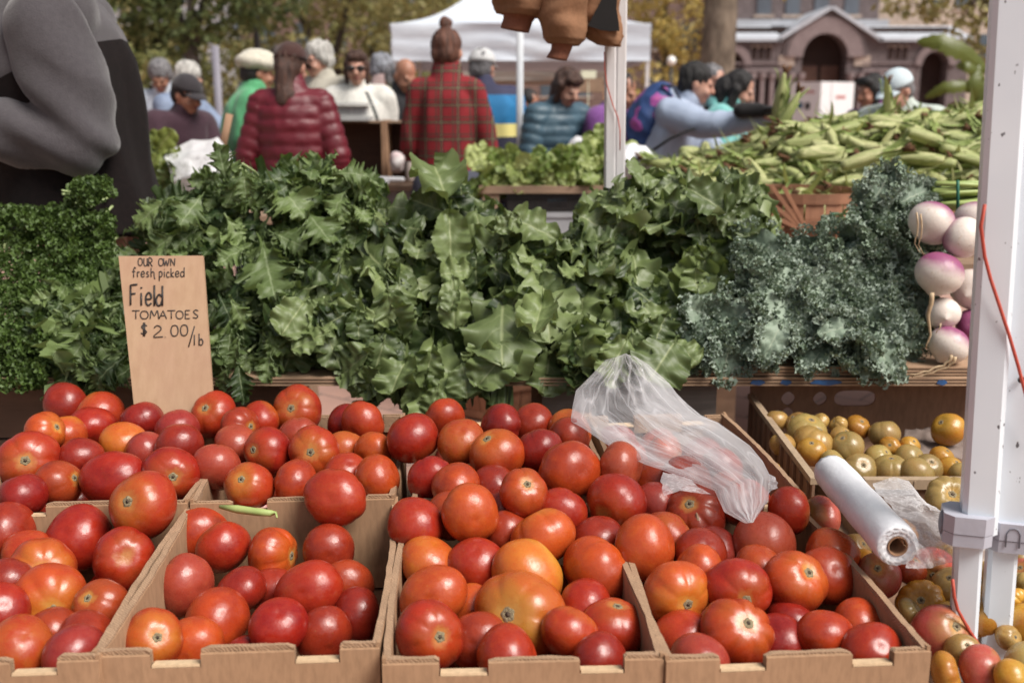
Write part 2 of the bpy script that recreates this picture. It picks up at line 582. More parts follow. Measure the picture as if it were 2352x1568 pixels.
# ================================================================== TOMATOES
def tomato_mat(name, main, shoulder, amt, blotch, base):
    t = NT(name)
    oi = t.N('ShaderNodeObjectInfo')
    tc = t.N('ShaderNodeTexCoord')
    mp = t.N('ShaderNodeMapping')
    cx = t.N('ShaderNodeCombineXYZ')
    t.L(t.math('MULTIPLY', oi.outputs['Random'], 13.0), cx.inputs[0]); t.L(t.math('MULTIPLY', oi.outputs['Random'], 7.0), cx.inputs[1])
    t.L(tc.outputs['Object'], mp.inputs['Vector']); t.L(cx.outputs[0], mp.inputs['Location'])
    n1 = t.noise(1.1, 3, mp.outputs[0])                # unit-size mesh: object coords are about -1..1
    n2 = t.noise(3.2, 5, mp.outputs[0])
    sx = t.N('ShaderNodeSeparateXYZ'); t.L(tc.outputs['Object'], sx.inputs[0])
    z = t.math('ADD', t.math('MULTIPLY', sx.outputs[2], 0.62), t.math('MULTIPLY', n1, 0.75))
    c = t.mix(t.ramp(n1, [(0.36, 0.0), (0.66, 1.0)]), main, blotch)
    c = t.mix(t.math('MULTIPLY', t.ramp(z, [(0.62, 0.0), (1.02, 1.0)]), amt), c, shoulder)
    c = t.mix(t.math('MULTIPLY', t.ramp(n2, [(0.5, 0.0), (0.75, 1.0)]), 0.35), c, base)
    rd = t.math('SQRT', t.math('ADD', t.math('MULTIPLY', sx.outputs[0], sx.outputs[0]), t.math('MULTIPLY', sx.outputs[1], sx.outputs[1])))
    fl = t.math('MULTIPLY', t.ramp(t.math('ADD', rd, t.math('MULTIPLY', t.math('SUBTRACT', n2, .5), .55)), [(.14, 1.0), (.36, 0.0)]), t.math('GREATER_THAN', sx.outputs[2], 0.0))
    c = t.mix(t.math('MULTIPLY', fl, .5), c, (0.52, 0.27, 0.07))
    # small corky freckles, lines and healed nicks
    vo = t.N('ShaderNodeTexVoronoi'); vo.inputs['Scale'].default_value = 5.0; t.L(mp.outputs[0], vo.inputs['Vector'])
    sp = t.math('MULTIPLY', t.ramp(vo.outputs['Distance'], [(0.035, 1.0), (0.06, 0.0)]), t.ramp(n2, [(0.52, 0.0), (0.56, 1.0)]))
    c = t.mix(t.math('MULTIPLY', sp, 0.75), c, (0.45, 0.27, 0.12))
    hv = t.N('ShaderNodeHueSaturation'); t.L(c, hv.inputs['Color'])
    t.L(t.math('ADD', t.math('MULTIPLY', oi.outputs['Random'], 0.016), 0.499), hv.inputs['Hue'])
    t.L(t.math('ADD', t.math('MULTIPLY', oi.outputs['Random'], 0.35), 0.82), hv.inputs['Value'])
    t.color(hv.outputs[0])
    dust = t.noise(6.0, 5, mp.outputs[0])
    t.rough(t.ramp(dust, [(0.3, 0.22), (0.55, 0.32), (0.75, 0.5)]))
    t.b.inputs['Specular IOR Level'].default_value = 0.5
    t.b.inputs['Subsurface Weight'].default_value = 0.08
    t.b.inputs['Subsurface Radius'].default_value = (0.012, 0.004, 0.002)
    t.b.inputs['Subsurface Scale'].default_value = 0.6
    t.bump(n2, 0.06, 0.02)
    return t.m
TM = {
    'r': tomato_mat('tomato_red', (0.37, 0.022, 0.009), (0.48, 0.11, 0.016), 0.45, (0.26, 0.012, 0.009), (0.42, 0.045, 0.012)),
    'd': tomato_mat('tomato_deep_red', (0.28, 0.016, 0.009), (0.36, 0.05, 0.013), 0.35, (0.20, 0.010, 0.009), (0.32, 0.026, 0.012)),
    'o': tomato_mat('tomato_orange_red', (0.39, 0.032, 0.011), (0.48, 0.16, 0.022), 0.65, (0.32, 0.021, 0.010), (0.44, 0.075, 0.015)),
    'p': tomato_mat('tomato_pink_red', (0.33, 0.036, 0.026), (0.40, 0.09, 0.034), 0.35, (0.27, 0.024, 0.020), (0.38, 0.06, 0.032)),
    'y': tomato_mat('tomato_yellow_orange', (0.43, 0.085, 0.016), (0.42, 0.20, 0.03), 0.9, (0.40, 0.045, 0.013), (0.45, 0.15, 0.022)),
    'k': tomato_mat('tomato_green_yellow', (0.30, 0.20, 0.07), (0.21, 0.16, 0.055), 0.7, (0.33, 0.19, 0.065), (0.36, 0.25, 0.10)),
    'g': tomato_mat('tomato_gold', (0.42, 0.19, 0.025), (0.31, 0.18, 0.03), 0.8, (0.40, 0.13, 0.02), (0.46, 0.24, 0.04)),
    'm': tomato_mat('tomato_rose', (0.36, 0.045, 0.050), (0.30, 0.16, 0.05), 0.8, (0.30, 0.04, 0.04), (0.38, 0.09, 0.06)),
    'b': tomato_mat('tomato_tan', (0.36, 0.20, 0.06), (0.24, 0.15, 0.05), 0.8, (0.30, 0.15, 0.05), (0.40, 0.24, 0.09)),
}
CW = {'r': 'red', 'd': 'deep red', 'o': 'orange red', 'p': 'pinkish red', 'y': 'yellow orange', 'k': 'greenish yellow', 'g': 'golden', 'm': 'rose pink', 'b': 'tan gold'}
M_scar = nmat('tomato_stem_scar', (0.36, 0.30, 0.18), (0.16, 0.11, 0.06), 9.0, 0.9, 0.5, 20, None, 0.03)
M_scar_dk = nmat('tomato_scar_core', (0.10, 0.065, 0.04), (0.05, 0.03, 0.02), 9.0, 0.9)

def tomato_mesh(seed, lobes, lobe_amp, squash, dimple, asym):
    r = random.Random(seed)
    NU, NV = 64, 36
    ph = [r.uniform(0, 6.28) for _ in range(6)]
    la = [r.uniform(.5, 1.3) for _ in range(lobes + 1)]
    vs, fs = [], []
    for i in range(NV + 1):
        t = math.pi * i / NV
        for j in range(NU):
            u = 2 * math.pi * j / NU
            st = math.sin(t)
            e = 1.0 + asym * math.cos(2 * u + ph[0]) * st + asym * .7 * math.cos(u + ph[1]) * st
            q = (u * lobes / (2 * math.pi) + ph[2]) % lobes
            k = int(q); fr = q - k
            am = la[k % lobes]
            crease = (abs(math.sin(math.pi * fr)) ** 0.55 - 0.75) * lobe_amp * am
            wt = math.exp(-((t - 0.55) / 0.75) ** 2) + 0.12
            rad = e * (1 + crease * wt)
            z = math.cos(t)
            sq = squash * (1.0 if z > 0 else 0.96)
            zz = z * sq
            zz -= dimple * math.exp(-(st / 0.34) ** 2) if z > 0 else -0.04 * math.exp(-(st / 0.15) ** 2)
            rr = math.pow(st, 0.93) if st > 0 else 0
            n = noise.noise(Vector((math.cos(u) * st * 1.1 + seed, math.sin(u) * st * 1.1, z * 1.1)))
            rad *= 1 + .045 * n
            vs.append((rad * rr * math.cos(u), rad * rr * math.sin(u), zz * (1 + .03 * n)))
    for i in range(NV):
        for j in range(NU):
            k = (j + 1) % NU
            fs.append((i * NU + j, (i + 1) * NU + j, (i + 1) * NU + k, i * NU + k))
    me = bpy.data.meshes.new('tomato')
    me.from_pydata(vs, [], fs)
    me.polygons.foreach_set('use_smooth', [True] * len(fs))
    me.materials.append(TM['r'])
    return me, (squash, dimple)
TMESH = {'n': [tomato_mesh(1, 5, .10, .88, .13, .03), tomato_mesh(2, 4, .06, .92, .11, .035), tomato_mesh(3, 6, .12, .85, .13, .035), tomato_mesh(8, 5, .07, .94, .11, .03), tomato_mesh(14, 7, .09, .86, .12, .045), tomato_mesh(15, 3, .05, .96, .10, .04)],
         'l': [tomato_mesh(4, 7, .15, .82, .08, .04), tomato_mesh(5, 8, .17, .80, .09, .05), tomato_mesh(6, 6, .13, .84, .08, .04)],
         'h': [tomato_mesh(7, 11, .24, .62, .24, .05), tomato_mesh(9, 10, .20, .66, .24, .05)],
         's': [tomato_mesh(10, 3, .015, .96, .06, .02), tomato_mesh(11, 4, .02, .92, .08, .03)]}

def scar_mesh(zt, seed):
    r = random.Random(seed)
    m = MB(); m.cur = 0
    n = 22; sq, dm = zt
    rs = []
    for rad, z in ((.175, -.02), (.145, .008), (.10, .028), (.06, .018)):
        rs.append([Vector((math.cos(2 * math.pi * j / n) * rad * (1 + .10 * math.sin(5 * 2 * math.pi * j / n + seed) + r.uniform(-.12, .12)), math.sin(2 * math.pi * j / n) * rad * (1 + .10 * math.sin(5 * 2 * math.pi * j / n + seed)), sq * math.sqrt(1 - rad * rad) - dm * math.exp(-(rad / .34) ** 2) + z)) for j in range(n)])
    m.rings(rs, cap=False)
    m.cur = 1
    m.rings([rs[-1], [Vector((math.cos(2 * math.pi * j / n) * .03, math.sin(2 * math.pi * j / n) * .03, sq - dm - .02)) for j in range(n)]], cap=True)
    return m.mesh('stem_scar', [M_scar, M_scar_dk])
SMESH = {}
for k, l in TMESH.items():
    for i, (me, zt) in enumerate(l):
        SMESH[(k, i)] = scar_mesh(zt, i + 1)

def put_tomato(center, rad, axis, colr, kind, vi, spin, label, group, name='tomato', stretch=(1, 1, 1), scar=True, cat='tomato'):
    me, zt = TMESH[kind][vi % len(TMESH[kind])]
    o = bpy.data.objects.new(name, me)
    COL.objects.link(o)
    q = Vector(axis).normalized().to_track_quat('Z', 'Y').to_matrix() @ Matrix.Rotation(spin, 3, 'Z')
    o.matrix_world = Matrix.Translation(center) @ q.to_4x4() @ Matrix.Diagonal((rad * stretch[0], rad * stretch[1], rad * stretch[2], 1))
    o.material_slots[0].link = 'OBJECT'
    o.material_slots[0].material = TM[colr]
    tag(o, label, cat, group)
    if scar:
        s = bpy.data.objects.new('stem_scar', SMESH[(kind, vi % len(TMESH[kind]))])
        COL.objects.link(s); s.parent = o
    return o

def c1(x, y): return (x * .4436, 872.8 + y * .4436)
def c2(x, y): return (826.9 + x * .4436, 872.8 + y * .4436)
def c3(x, y): return (1561.9 + x * .5023, 780.9 + y * .5023)
# crop, x, y, diameter, colour, shape, carton, stem (or None), note
T = [
 (1,335,120,212,'d','n','E',None,''), (1,520,180,235,'o','n','E',None,''), (1,485,240,238,'r','n','E',None,''), (1,232,270,195,'r','l','E',(298,240),''),
 (1,345,285,150,'o','n','E',None,''), (1,735,208,208,'d','n','E',None,''), (1,640,325,225,'y','n','E',None,''), (1,762,375,180,'p','n','E',None,''),
 (1,146,420,275,'r','l','E',(130,415),''), (1,305,535,232,'d','n','E',(388,507),''), (1,415,410,185,'d','n','E',None,''), (1,590,512,300,'r','l','E',None,'wide'),
 (1,890,485,272,'r','n','E',(896,502),''), (1,115,600,200,'d','n','E',None,''), (1,746,642,330,'o','n','E',(655,622),'rim'), (1,920,255,215,'p','n','E',None,''), (1,925,345,235,'d','n','E',None,''),
 (1,1102,180,228,'r','n','F',(1055,135),''), (1,1240,240,190,'d','l','F',(1307,240),''), (1,1350,210,145,'o','n','F',None,''), (1,1542,160,232,'o','l','F',(1502,143),''),
 (1,1548,290,185,'p','n','F',None,''), (1,1122,452,252,'p','n','F',None,''), (1,1386,366,238,'r','n','F',(1305,357),''), (1,1630,376,242,'o','l','F',(1605,372),''),
 (1,1215,325,185,'p','n','F',None,''), (1,1285,565,242,'o','n','F',(1237,525),''), (1,1535,535,236,'r','n','F',None,''), (1,1785,375,150,'y','n','F',None,''), (1,1790,490,150,'o','n','F',None,''),
 (1,1736,612,300,'o','l','F',None,'rim wide'), (1,1955,505,243,'o','n','F',None,''), (1,1785,225,150,'d','n','F',None,''), (1,1876,224,216,'o','n','F',None,''), (1,1935,372,205,'o','n','F',None,''),
 (1,50,775,265,'d','l','A',None,''), (1,406,820,318,'r','n','A',None,''), (1,640,922,302,'r','n','A',(645,911),'blossom'), (1,150,910,255,'o','l','A',None,''),
 (1,225,985,300,'o','l','A',(220,982),''), (1,264,1148,350,'o','l','A',(274,1200),''), (1,520,1172,268,'d','n','A',(452,1118),''), (1,30,1062,150,'d','n','A',None,''), (1,5,1195,190,'r','n','A',None,''),
 (1,100,1390,332,'y','n','A',None,''), (1,385,1425,235,'p','n','A',None,''), (1,462,1345,200,'d','n','A',None,''), (1,290,1330,200,'d','n','A',None,''),
 (1,1050,795,262,'r','l','B',None,''), (1,1160,862,264,'r','n','B',None,''), (1,960,1063,292,'p','n','B',None,''), (1,1412,900,266,'r','l','B',(1530,915),''), (1,1702,880,262,'d','n','B',None,''),
 (1,1602,1092,318,'o','n','B',None,'wide'), (1,1250,1085,260,'d','n','B',None,''), (1,1128,1238,318,'r','n','B',None,'scratched'), (1,1440,1272,290,'r','n','B',None,''), (1,1842,1222,235,'d','n','B',None,''),
 (1,1800,1062,165,'d','n','B',None,''), (1,795,1345,296,'o','n','B',(816,1332),''), (1,1000,1375,175,'o','n','B',None,''), (1,1680,1325,200,'d','n','B',None,''), (1,1420,1095,160,'d','n','B',None,''),
 (2,275,298,266,'r','n','G',None,''), (2,440,200,155,'r','n','G',None,''), (2,526,318,236,'y','n','G',None,''), (2,706,392,270,'r','n','G',(655,296),''), (2,725,235,215,'d','l','G',None,''),
 (2,892,225,170,'d','n','G',None,''), (2,926,368,242,'d','n','G',None,''), (2,1082,262,200,'y','n','G',None,''), (2,1080,300,130,'d','n','G',None,''), (2,1092,470,300,'r','n','G',None,'rim'),
 (2,370,515,190,'r','n','G',None,''), (2,492,545,242,'r','n','G',None,'rim'), (2,690,560,195,'d','n','G',None,''), (2,848,585,232,'r','l','G',(870,532),'rim'), (2,1350,455,245,'p','n','H',None,''),
 (2,285,742,278,'o','n','C',None,''), (2,568,690,290,'o','n','C',None,''), (2,1030,692,272,'o','n','C',None,''), (2,952,812,322,'o','n','C',None,''), (2,1325,630,292,'r','n','C',(1248,694),'blossom'),
 (2,730,685,150,'r','n','C',None,''), (2,765,805,180,'d','n','C',None,''), (2,355,940,245,'y','l','C',None,''), (2,600,958,282,'o','n','C',None,''), (2,862,1012,372,'y','n','C',None,''),
 (2,832,1222,432,'y','l','C',(757,1212),'big'), (2,1235,830,215,'d','n','C',None,''), (2,1222,990,330,'r','l','C',None,''), (2,1475,862,318,'o','n','C',None,''), (2,1582,825,262,'y','l','C',None,''),
 (2,385,1115,320,'o','n','C',None,'wide'), (2,362,1312,342,'r','n','C',(425,1332),''), (2,575,1195,245,'o','n','C',None,''), (2,1085,1315,300,'o','n','C',None,''), (2,1312,1282,320,'r','n','C',(1340,1148),''),
 (2,1165,1180,205,'r','n','C',None,''), (2,610,1350,200,'d','n','C',None,''), (2,1240,1470,215,'d','n','C',None,''), (2,470,700,140,'d','n','C',None,''),
 (2,1738,702,296,'d','l','D',(1700,628),'split'), (2,1522,540,150,'o','l','D',None,''), (2,1525,655,140,'p','n','D',None,''), (2,1826,892,226,'p','n','D',None,''),
 (3,497,778,205,'o','n','D',None,''), (3,385,932,280,'p','n','D',(376,1028),''), (3,530,1103,278,'r','n','D',(604,1048),''), (3,672,1072,240,'o','l','D',None,''), (3,700,970,195,'o','l','D',None,''),
 (3,265,1142,272,'r','l','D',(308,1192),''), (3,264,1335,292,'r','l','D',(322,1282),''), (2,1637,1102,312,'o','l','D',(1706,1164),''), (2,1752,992,170,'r','n','D',None,''), (3,663,1347,252,'r','n','D',None,''),
 (3,822,1302,242,'o','n','D',None,''), (2,1672,1338,236,'o','n','D',None,''), (3,872,1430,150,'r','n','D',None,''), (3,450,1385,150,'d','n','D',None,''), (3,372,1058,120,'o','n','D',None,''), (3,500,1320,150,'d','n','D',None,''),
 (3,282,742,212,'r','n','D',None,'bagged'), (2,1690,525,250,'d','n','D',None,'bagged'), (2,1760,900,150,'d','n','D',None,''),
]
def surf_z(box, py):
    if box in 'CD': return .705 + (1420 - py) / 420 * .085
    if box == 'A': return .700 + (1480 - py) / 320 * .012
    if box == 'B': return .672 + (1480 - py) / 260 * .030
    if box in 'EF': return .755 + (1120 - py) / 200 * .022
    return .790 + (1080 - py) / 160 * .018
tom = []
for i, (crop, x, y, d, colr, sh, box, stem, note) in enumerate(T):
    px, py = (c1, c2, c3)[crop - 1](x, y)
    sc = .4436 if crop < 3 else .5023
    D = d * sc
    z = surf_z(box, py)
    if 'rim' in note: z = max(z, ZR + .028 if box in 'EF' else z)
    p = atz(px, py, z)
    ax = None
    if stem:
        sx, sy = (c1, c2, c3)[crop - 1](*stem)
        u, v = (sx - px) / (D / 2), -(sy - py) / (D / 2)
        k = math.hypot(u, v)
        if k > .96: u, v = u / k * .96, v / k * .96
        w = math.sqrt(max(0.02, 1 - u * u - v * v))
        fwd, up = ray(px, py).normalized(), Vector((0, SP, CP))
        rt = fwd.cross(up).normalized(); up = rt.cross(fwd)
        ax = rt * u + up * v - fwd * w
    if D * depth(p) / FPX < .068 and not stem:
        p = EYE + ray(px, py) * (depth(p) + .03); D = .074 * FPX / depth(p)
    tom.append(dict(p=p, t=depth(p), px=px, py=py, D=D, col=colr, sh=sh, box=box, ax=ax, note=note, stem=stem))
# settle: pairs that would run into one another slide apart along their lines of sight
for it in range(40):
    for i in range(len(tom)):
        a = tom[i]
        for j in range(i + 1, len(tom)):
            b = tom[j]
            ra, rb = a['D'] * a['t'] / FPX / 2, b['D'] * b['t'] / FPX / 2
            g = (a['p'] - b['p'])
            if g.length < (ra + rb) * .90:
                push = ((ra + rb) * .90 - g.length) * .35
                s = 1 if a['t'] > b['t'] else -1
                for q, sg in ((a, s), (b, -s)):
                    q['t'] += sg * push * .5
                    q['t'] = max(q['t'], .9)
                    q['p'] = EYE + ray(q['px'], q['py']) * q['t']
for q in tom:      # nothing pokes through a carton wall
    t, w, d, h = cartons[q['box']]
    rad = q['D'] * q['t'] / FPX / 2 * .98
    if q['p'].z < t.location.z + h + .01 and 'rim' not in q['note']:
        Rz = Matrix.Rotation(t.rotation_euler.z, 3, 'Z')
        l = Rz.transposed() @ (q['p'] - t.location)
        l.y = max(l.y, rad + .018)
        q['p'] = Vector(t.location) + Rz @ l
BOXN = {'A': 'left front carton', 'B': 'half empty front carton', 'C': 'heaped middle front carton', 'D': 'right front carton', 'E': 'far left back carton',
        'F': 'back carton with the bean', 'G': 'middle back carton', 'H': 'back carton under the bag'}
ORD = ['first', 'second', 'third', 'fourth', 'fifth', 'sixth', 'seventh', 'eighth', 'ninth', 'tenth']
for box in 'ABCDEFGH':
    grp = sorted([q for q in tom if q['box'] == box], key=lambda q: q['py'])
    if not grp: continue
    nr = max(1, round(len(grp) / 5))
    rows = [grp[round(k * len(grp) / nr):round((k + 1) * len(grp) / nr)] for k in range(nr)]
    for ri, row in enumerate(rows):
        for ci, q in enumerate(sorted(row, key=lambda q: q['px'])):
            rn = 'back row' if ri == 0 else ('front row' if ri == nr - 1 else ORD[ri] + ' row back to front')
            kw = {'rim': 'perched on the rim, ', 'big': 'largest with a cracked stem scar, ', 'split': 'with a healed split, ', 'scratched': 'scratched at lower right, ', 'bagged': 'showing inside the clear bag, '}
            ex = next((v for k, v in kw.items() if k in q['note']), '')
            if not ex and q['stem']: ex = 'with its stem scar showing, '
            q['label'] = f"{CW[q['col']]} tomato {ex}{ORD[ci]} from left in the {rn} of the {BOXN[box]}"
            if len(q['label'].split()) > 16 and ri not in (0, nr - 1):
                q['label'] = f"{CW[q['col']]} tomato {ORD[ci]} from left in the {ORD[ri]} row of the {BOXN[box]}"
            if len(q['label'].split()) > 16: q['label'] = ' '.join(q['label'].replace('back to front ', '').split()[:16])
for i, q in enumerate(tom):
    r = random.Random(i * 17 + 3)
    rad = q['D'] * q['t'] / FPX / 2
    ax = q['ax']
    if ax is None:
        fwd = ray(q['px'], q['py']).normalized()
        for _ in range(30):
            ax = Vector((r.gauss(0, 1), r.gauss(0, 1), r.gauss(0, 1))).normalized()
            if ax.dot(-fwd) < -.05: break
    stretch = (1.06, 1.06, 1.06) if q['sh'] == 'n' else (1.12, 1.12, 1.12)
    st = (1.13, .97, 1.02) if 'wide' in q['note'] else stretch
    spin = r.uniform(0, 6.28)
    if 'wide' in q['note']:
        ax = Vector((.1, .9, -.35)); spin = {0: 0, 1: -.5}.get(i % 2, 0) * .6
    q['obj'] = put_tomato(q['p'], rad, ax, q['col'], q['sh'], r.randrange(9), spin, q['label'], 'red field tomatoes in the cartons', stretch=st, scar=bool(q['stem']) and q['note'] != 'blossom')
    q['r'] = rad
# corky healed split on the dark tomato
for q in tom:
    if q['note'] == 'split':
        fwd = ray(q['px'], q['py']).normalized(); up = Vector((0, 0, 1)); rt = fwd.cross(up).normalized(); up = rt.cross(fwd)
        m = MB(); n = 14
        rows = []
        for k in range(n + 1):
            s = k / n
            u = .02 + .20 * s; v = .12 - .72 * s
            wdt = .075 * math.sin(math.pi * min(1, s * .95 + .04)) ** .7
            row = []
            for e in (-1, -.4, .4, 1):
                uu = u + wdt * e
                w = math.sqrt(max(.02, 1 - uu * uu - v * v)) * (1.012 if abs(e) < .9 else .97)
                row.append(q['p'] + (rt * uu + up * v - fwd * w) * q['r'])
            rows.append(row)
        m.rings(rows, cap=False, closed=False)
        s = m.build('healed_split', nmat('corky_split', (0.42, 0.30, 0.20), (0.30, 0.17, 0.11), 90, .9, .5))
        s.parent = q['obj']; s.matrix_parent_inverse = q['obj'].matrix_world.inverted()
# lower layer of tomatoes glimpsed in the gaps
def inside(box, u, v, z):
    t, w, d, h = cartons[box]
    return t.matrix_world @ Vector((u * w, v * d, 0)) + Vector((0, 0, z - t.location.z)) if False else \
        Vector(t.location) + Matrix.Rotation(t.rotation_euler.z, 3, 'Z') @ Vector((u * w, v * d, 0)) + Vector((0, 0, z - t.location.z))
placed = [(q['p'], q['r']) for q in tom]
def low_layer(box, zs, step=.082, seed=0):
    r = random.Random(seed)
    t, w, d, h = cartons[box]
    for z in zs:
        y = .060
        while y < d - .055:
            x = .056
            while x < w - .05:
                c = inside(box, (x + r.uniform(-.008, .008)) / w, (y + r.uniform(-.008, .008)) / d, z + r.uniform(-.006, .006))
                rad = r.uniform(.038, .043)
                if all((c - p).length > (rad + q) * .86 for p, q in placed):
                    placed.append((c, rad))
                    put_tomato(c, rad, (r.gauss(0, 1), r.gauss(0, 1), r.gauss(0, .6)), r.choice('rddrp'), 'n', r.randrange(9), r.uniform(0, 6), f'shaded red tomato in the lower layer of the {BOXN[box]}', f'lower layer tomatoes in the {BOXN[box]}', scar=False)
                x += step
            y += step
for k, b in enumerate('ABCDEFGH'):
    low_layer(b, (.632, .700) if b in 'ACD' else ((.632,) if b == 'B' else (.640, .715)), seed=k)

# green bean on the rim
bp = [atz(x, y, .752) for x, y in ((505, 1163), (545, 1169), (590, 1175), (622, 1178), (634, 1177), (636, 1188))]
m = MB(); m.tube(bp, [.003, .0065, .006, .005, .002, .0012], 8)
tag(m.build('green_bean', nmat('bean_green', (0.38, 0.44, 0.16), (0.28, 0.36, 0.11), 40, .5)), 'pale green bean lying on the rim of a back carton', 'bean')
# ================================================================== SIGN
def lerp(a, b, t): return a + (b - a) * t
sg_tl, sg_tr, sg_bl, sg_br = at(272, 588, 2.06), at(466, 587, 2.06), at(313, 985, 1.94), at(494, 985, 1.94)
sg = thing('price_sign', 'tall plywood price sign with black handwriting, propped upright behind the tomatoes', 'sign', (sg_bl + sg_br) / 2)
sgl = sg.location.copy()
nrm = (sg_tr - sg_tl).cross(sg_bl - sg_tl).normalized()
if nrm.y > 0: nrm = -nrm
m = MB()
fr = [sg_tl, sg_tr, sg_br, sg_bl]
# slightly worn corners
m.add([p - sgl for p in fr] + [p - nrm * .008 - sgl for p in fr], [(0, 1, 2, 3), (7, 6, 5, 4), (0, 4, 5, 1), (1, 5, 6, 2), (2, 6, 7, 3), (3, 7, 4, 0)])
def sign_mat():
    t = NT('sign_plywood')
    a = t.noise(60, 6, t.coord((1, 1, .07)), .6); b = t.noise(7, 4, t.coord()); c2_ = t.noise(22, 5, t.coord((1, 1, .5)))
    c = t.mix(t.ramp(a, [(.3, 0.), (.7, 1.)]), (0.40, 0.250, 0.150), (0.47, 0.310, 0.195))
    c = t.mix(t.ramp(b, [(.38, 0.), (.75, .7)]), c, (0.38, 0.215, 0.145))
    c = t.mix(t.ramp(c2_, [(.62, 0.), (.75, .35)]), c, (0.30, 0.17, 0.10))
    t.color(c); t.rough(.62); t.bump(a, .15, .003); return t.m
m.build('sign_board', sign_mat(), sg, False)
M_ink = nmat('black_marker_ink', (0.018, 0.014, 0.013), (0.03, 0.022, 0.02), 60, .55)
GL = {  # hand lettering: strokes in a unit box, y up
 'O': [[(.5, 1), (.2, .9), (.05, .5), (.2, .1), (.5, 0), (.8, .1), (.95, .5), (.8, .9), (.5, 1)]],
 'U': [[(.1, 1), (.1, .3), (.3, .02), (.6, .02), (.85, .3), (.85, 1)], [(.85, .35), (.95, 0)]],
 'R': [[(.12, 0), (.12, 1), (.6, 1), (.85, .8), (.75, .55), (.15, .45)], [(.35, .47), (.9, -.02)]],
 'W': [[(0, 1), (.2, 0), (.45, .7), (.7, 0), (1, 1)]],
 'N': [[(.1, 0), (.1, 1), (.85, 0), (.9, 1)]],
 'f': [[(.85, .95), (.6, 1.1), (.4, .9), (.4, 0)], [(.1, .62), (.75, .66)]],
 'r': [[(.2, .62), (.25, 0)], [(.24, .4), (.5, .62), (.8, .55)]],
 'e': [[(.15, .32), (.8, .36), (.75, .6), (.45, .66), (.15, .45), (.2, .12), (.5, 0), (.85, .12)]],
 's': [[(.75, .6), (.4, .64), (.25, .45), (.7, .25), (.6, .02), (.2, .04)]],
 'h': [[(.2, 1.05), (.2, 0)], [(.2, .4), (.5, .62), (.75, .5), (.8, .1), (.9, -.25)]],
 'p': [[(.2, .62), (.22, -.45)], [(.2, .5), (.5, .66), (.8, .45), (.7, .1), (.4, 0), (.2, .1)]],
 'i': [[(.5, .62), (.5, 0)], [(.5, .86), (.53, .92)]],
 'c': [[(.8, .55), (.5, .66), (.2, .4), (.3, .08), (.6, 0), (.85, .12)]],
 'k': [[(.2, 1.05), (.2, 0)], [(.75, .62), (.22, .28), (.8, 0)]],
 'd': [[(.75, .5), (.45, .62), (.15, .35), (.3, .03), (.6, .05), (.78, .3)], [(.8, 1.1), (.8, 0)]],
 'F': [[(.2, 0), (.2, 1), (.9, 1.04)], [(.2, .55), (.7, .58)]],
 'l': [[(.5, 1.08), (.5, 0)]],
 'T': [[(0, .98), (1, 1)], [(.5, 1), (.5, 0)]],
 'M': [[(.02, 0), (.15, 1), (.5, .35), (.85, 1), (1, 0)]],
 'A': [[(0, 0), (.5, 1), (.95, 0)], [(.2, .35), (.78, .38)]],
 'E': [[(.9, 1), (.15, 1), (.15, 0), (.9, .02)], [(.15, .52), (.7, .52)]],
 'S': [[(.85, .9), (.5, 1), (.2, .8), (.45, .52), (.8, .3), (.6, .02), (.1, .08)]],
 '$': [[(.85, .8), (.5, .9), (.2, .72), (.5, .5), (.8, .3), (.55, .1), (.12, .18)], [(.42, 1.08), (.42, -.08)], [(.58, 1.08), (.58, -.08)]],
 '2': [[(.1, .8), (.35, 1), (.7, .9), (.72, .6), (.05, .02), (.95, .02)]],
 '.': [[(.45, .02), (.5, .06)]],
 '0': [[(.5, 1), (.2, .88), (.06, .5), (.2, .1), (.5, 0), (.8, .12), (.93, .5), (.8, .9), (.5, 1)]],
 '/': [[(.95, 1.1), (.1, -.6)]],
 'b': [[(.2, 1.1), (.2, 0)], [(.2, .4), (.55, .6), (.82, .35), (.65, .03), (.2, .05)]],
}
def smooth_stroke(s):
    if len(s) < 3: return [Vector((x, y, 0)) for x, y in s]
    p = [Vector((x, y, 0)) for x, y in s]
    out = []
    sharp = len(s) <= 4
    for i in range(len(p) - 1):
        a, b = p[i], p[i + 1]
        if sharp:
            out += [a.lerp(b, k / 3) for k in range(3)]
        else:
            t0 = (p[i + 1] - p[i - 1]) * .5 if i > 0 else (b - a)
            t1 = (p[i + 2] - p[i]) * .5 if i + 2 < len(p) else (b - a)
            for k in range(5):
                s_ = k / 5
                out.append(a * (2 * s_**3 - 3 * s_**2 + 1) + t0 * (s_**3 - 2 * s_**2 + s_) + b * (-2 * s_**3 + 3 * s_**2) + t1 * (s_**3 - s_**2))
    return out + [p[-1]]
def sign_pt(u, v):           # u, v in photo-sized units on the board: 0..1 across, 0..1 down
    return lerp(lerp(sg_tl, sg_tr, u), lerp(sg_bl, sg_br, u), v)
def px_uv(px, py):
    v = (py - 587.5) / (985 - 587.5)
    x0, x1 = lerp(272, 313, v), lerp(466, 494, v)
    return (px - x0) / (x1 - x0), v
def write(items, thick, name='lettering'):
    m = MB()
    for ch, x, y, w, h in items:
        for st in GL[ch]:
            pts = []
            for q in smooth_stroke(st):
                u, v = px_uv(x + q.x * w, y - q.y * h)
                pts.append(sign_pt(u, v) + nrm * .0006 - sgl)
            m.tube(pts, thick, 6, True)
    return m.build(name, M_ink, sg)
write([('O',317,610,11,17),('U',330,611,10,18),('R',341,612,10,19),('O',364,611,12,17),('W',376,611,13,17),('N',391,611,12,17)], .00105)
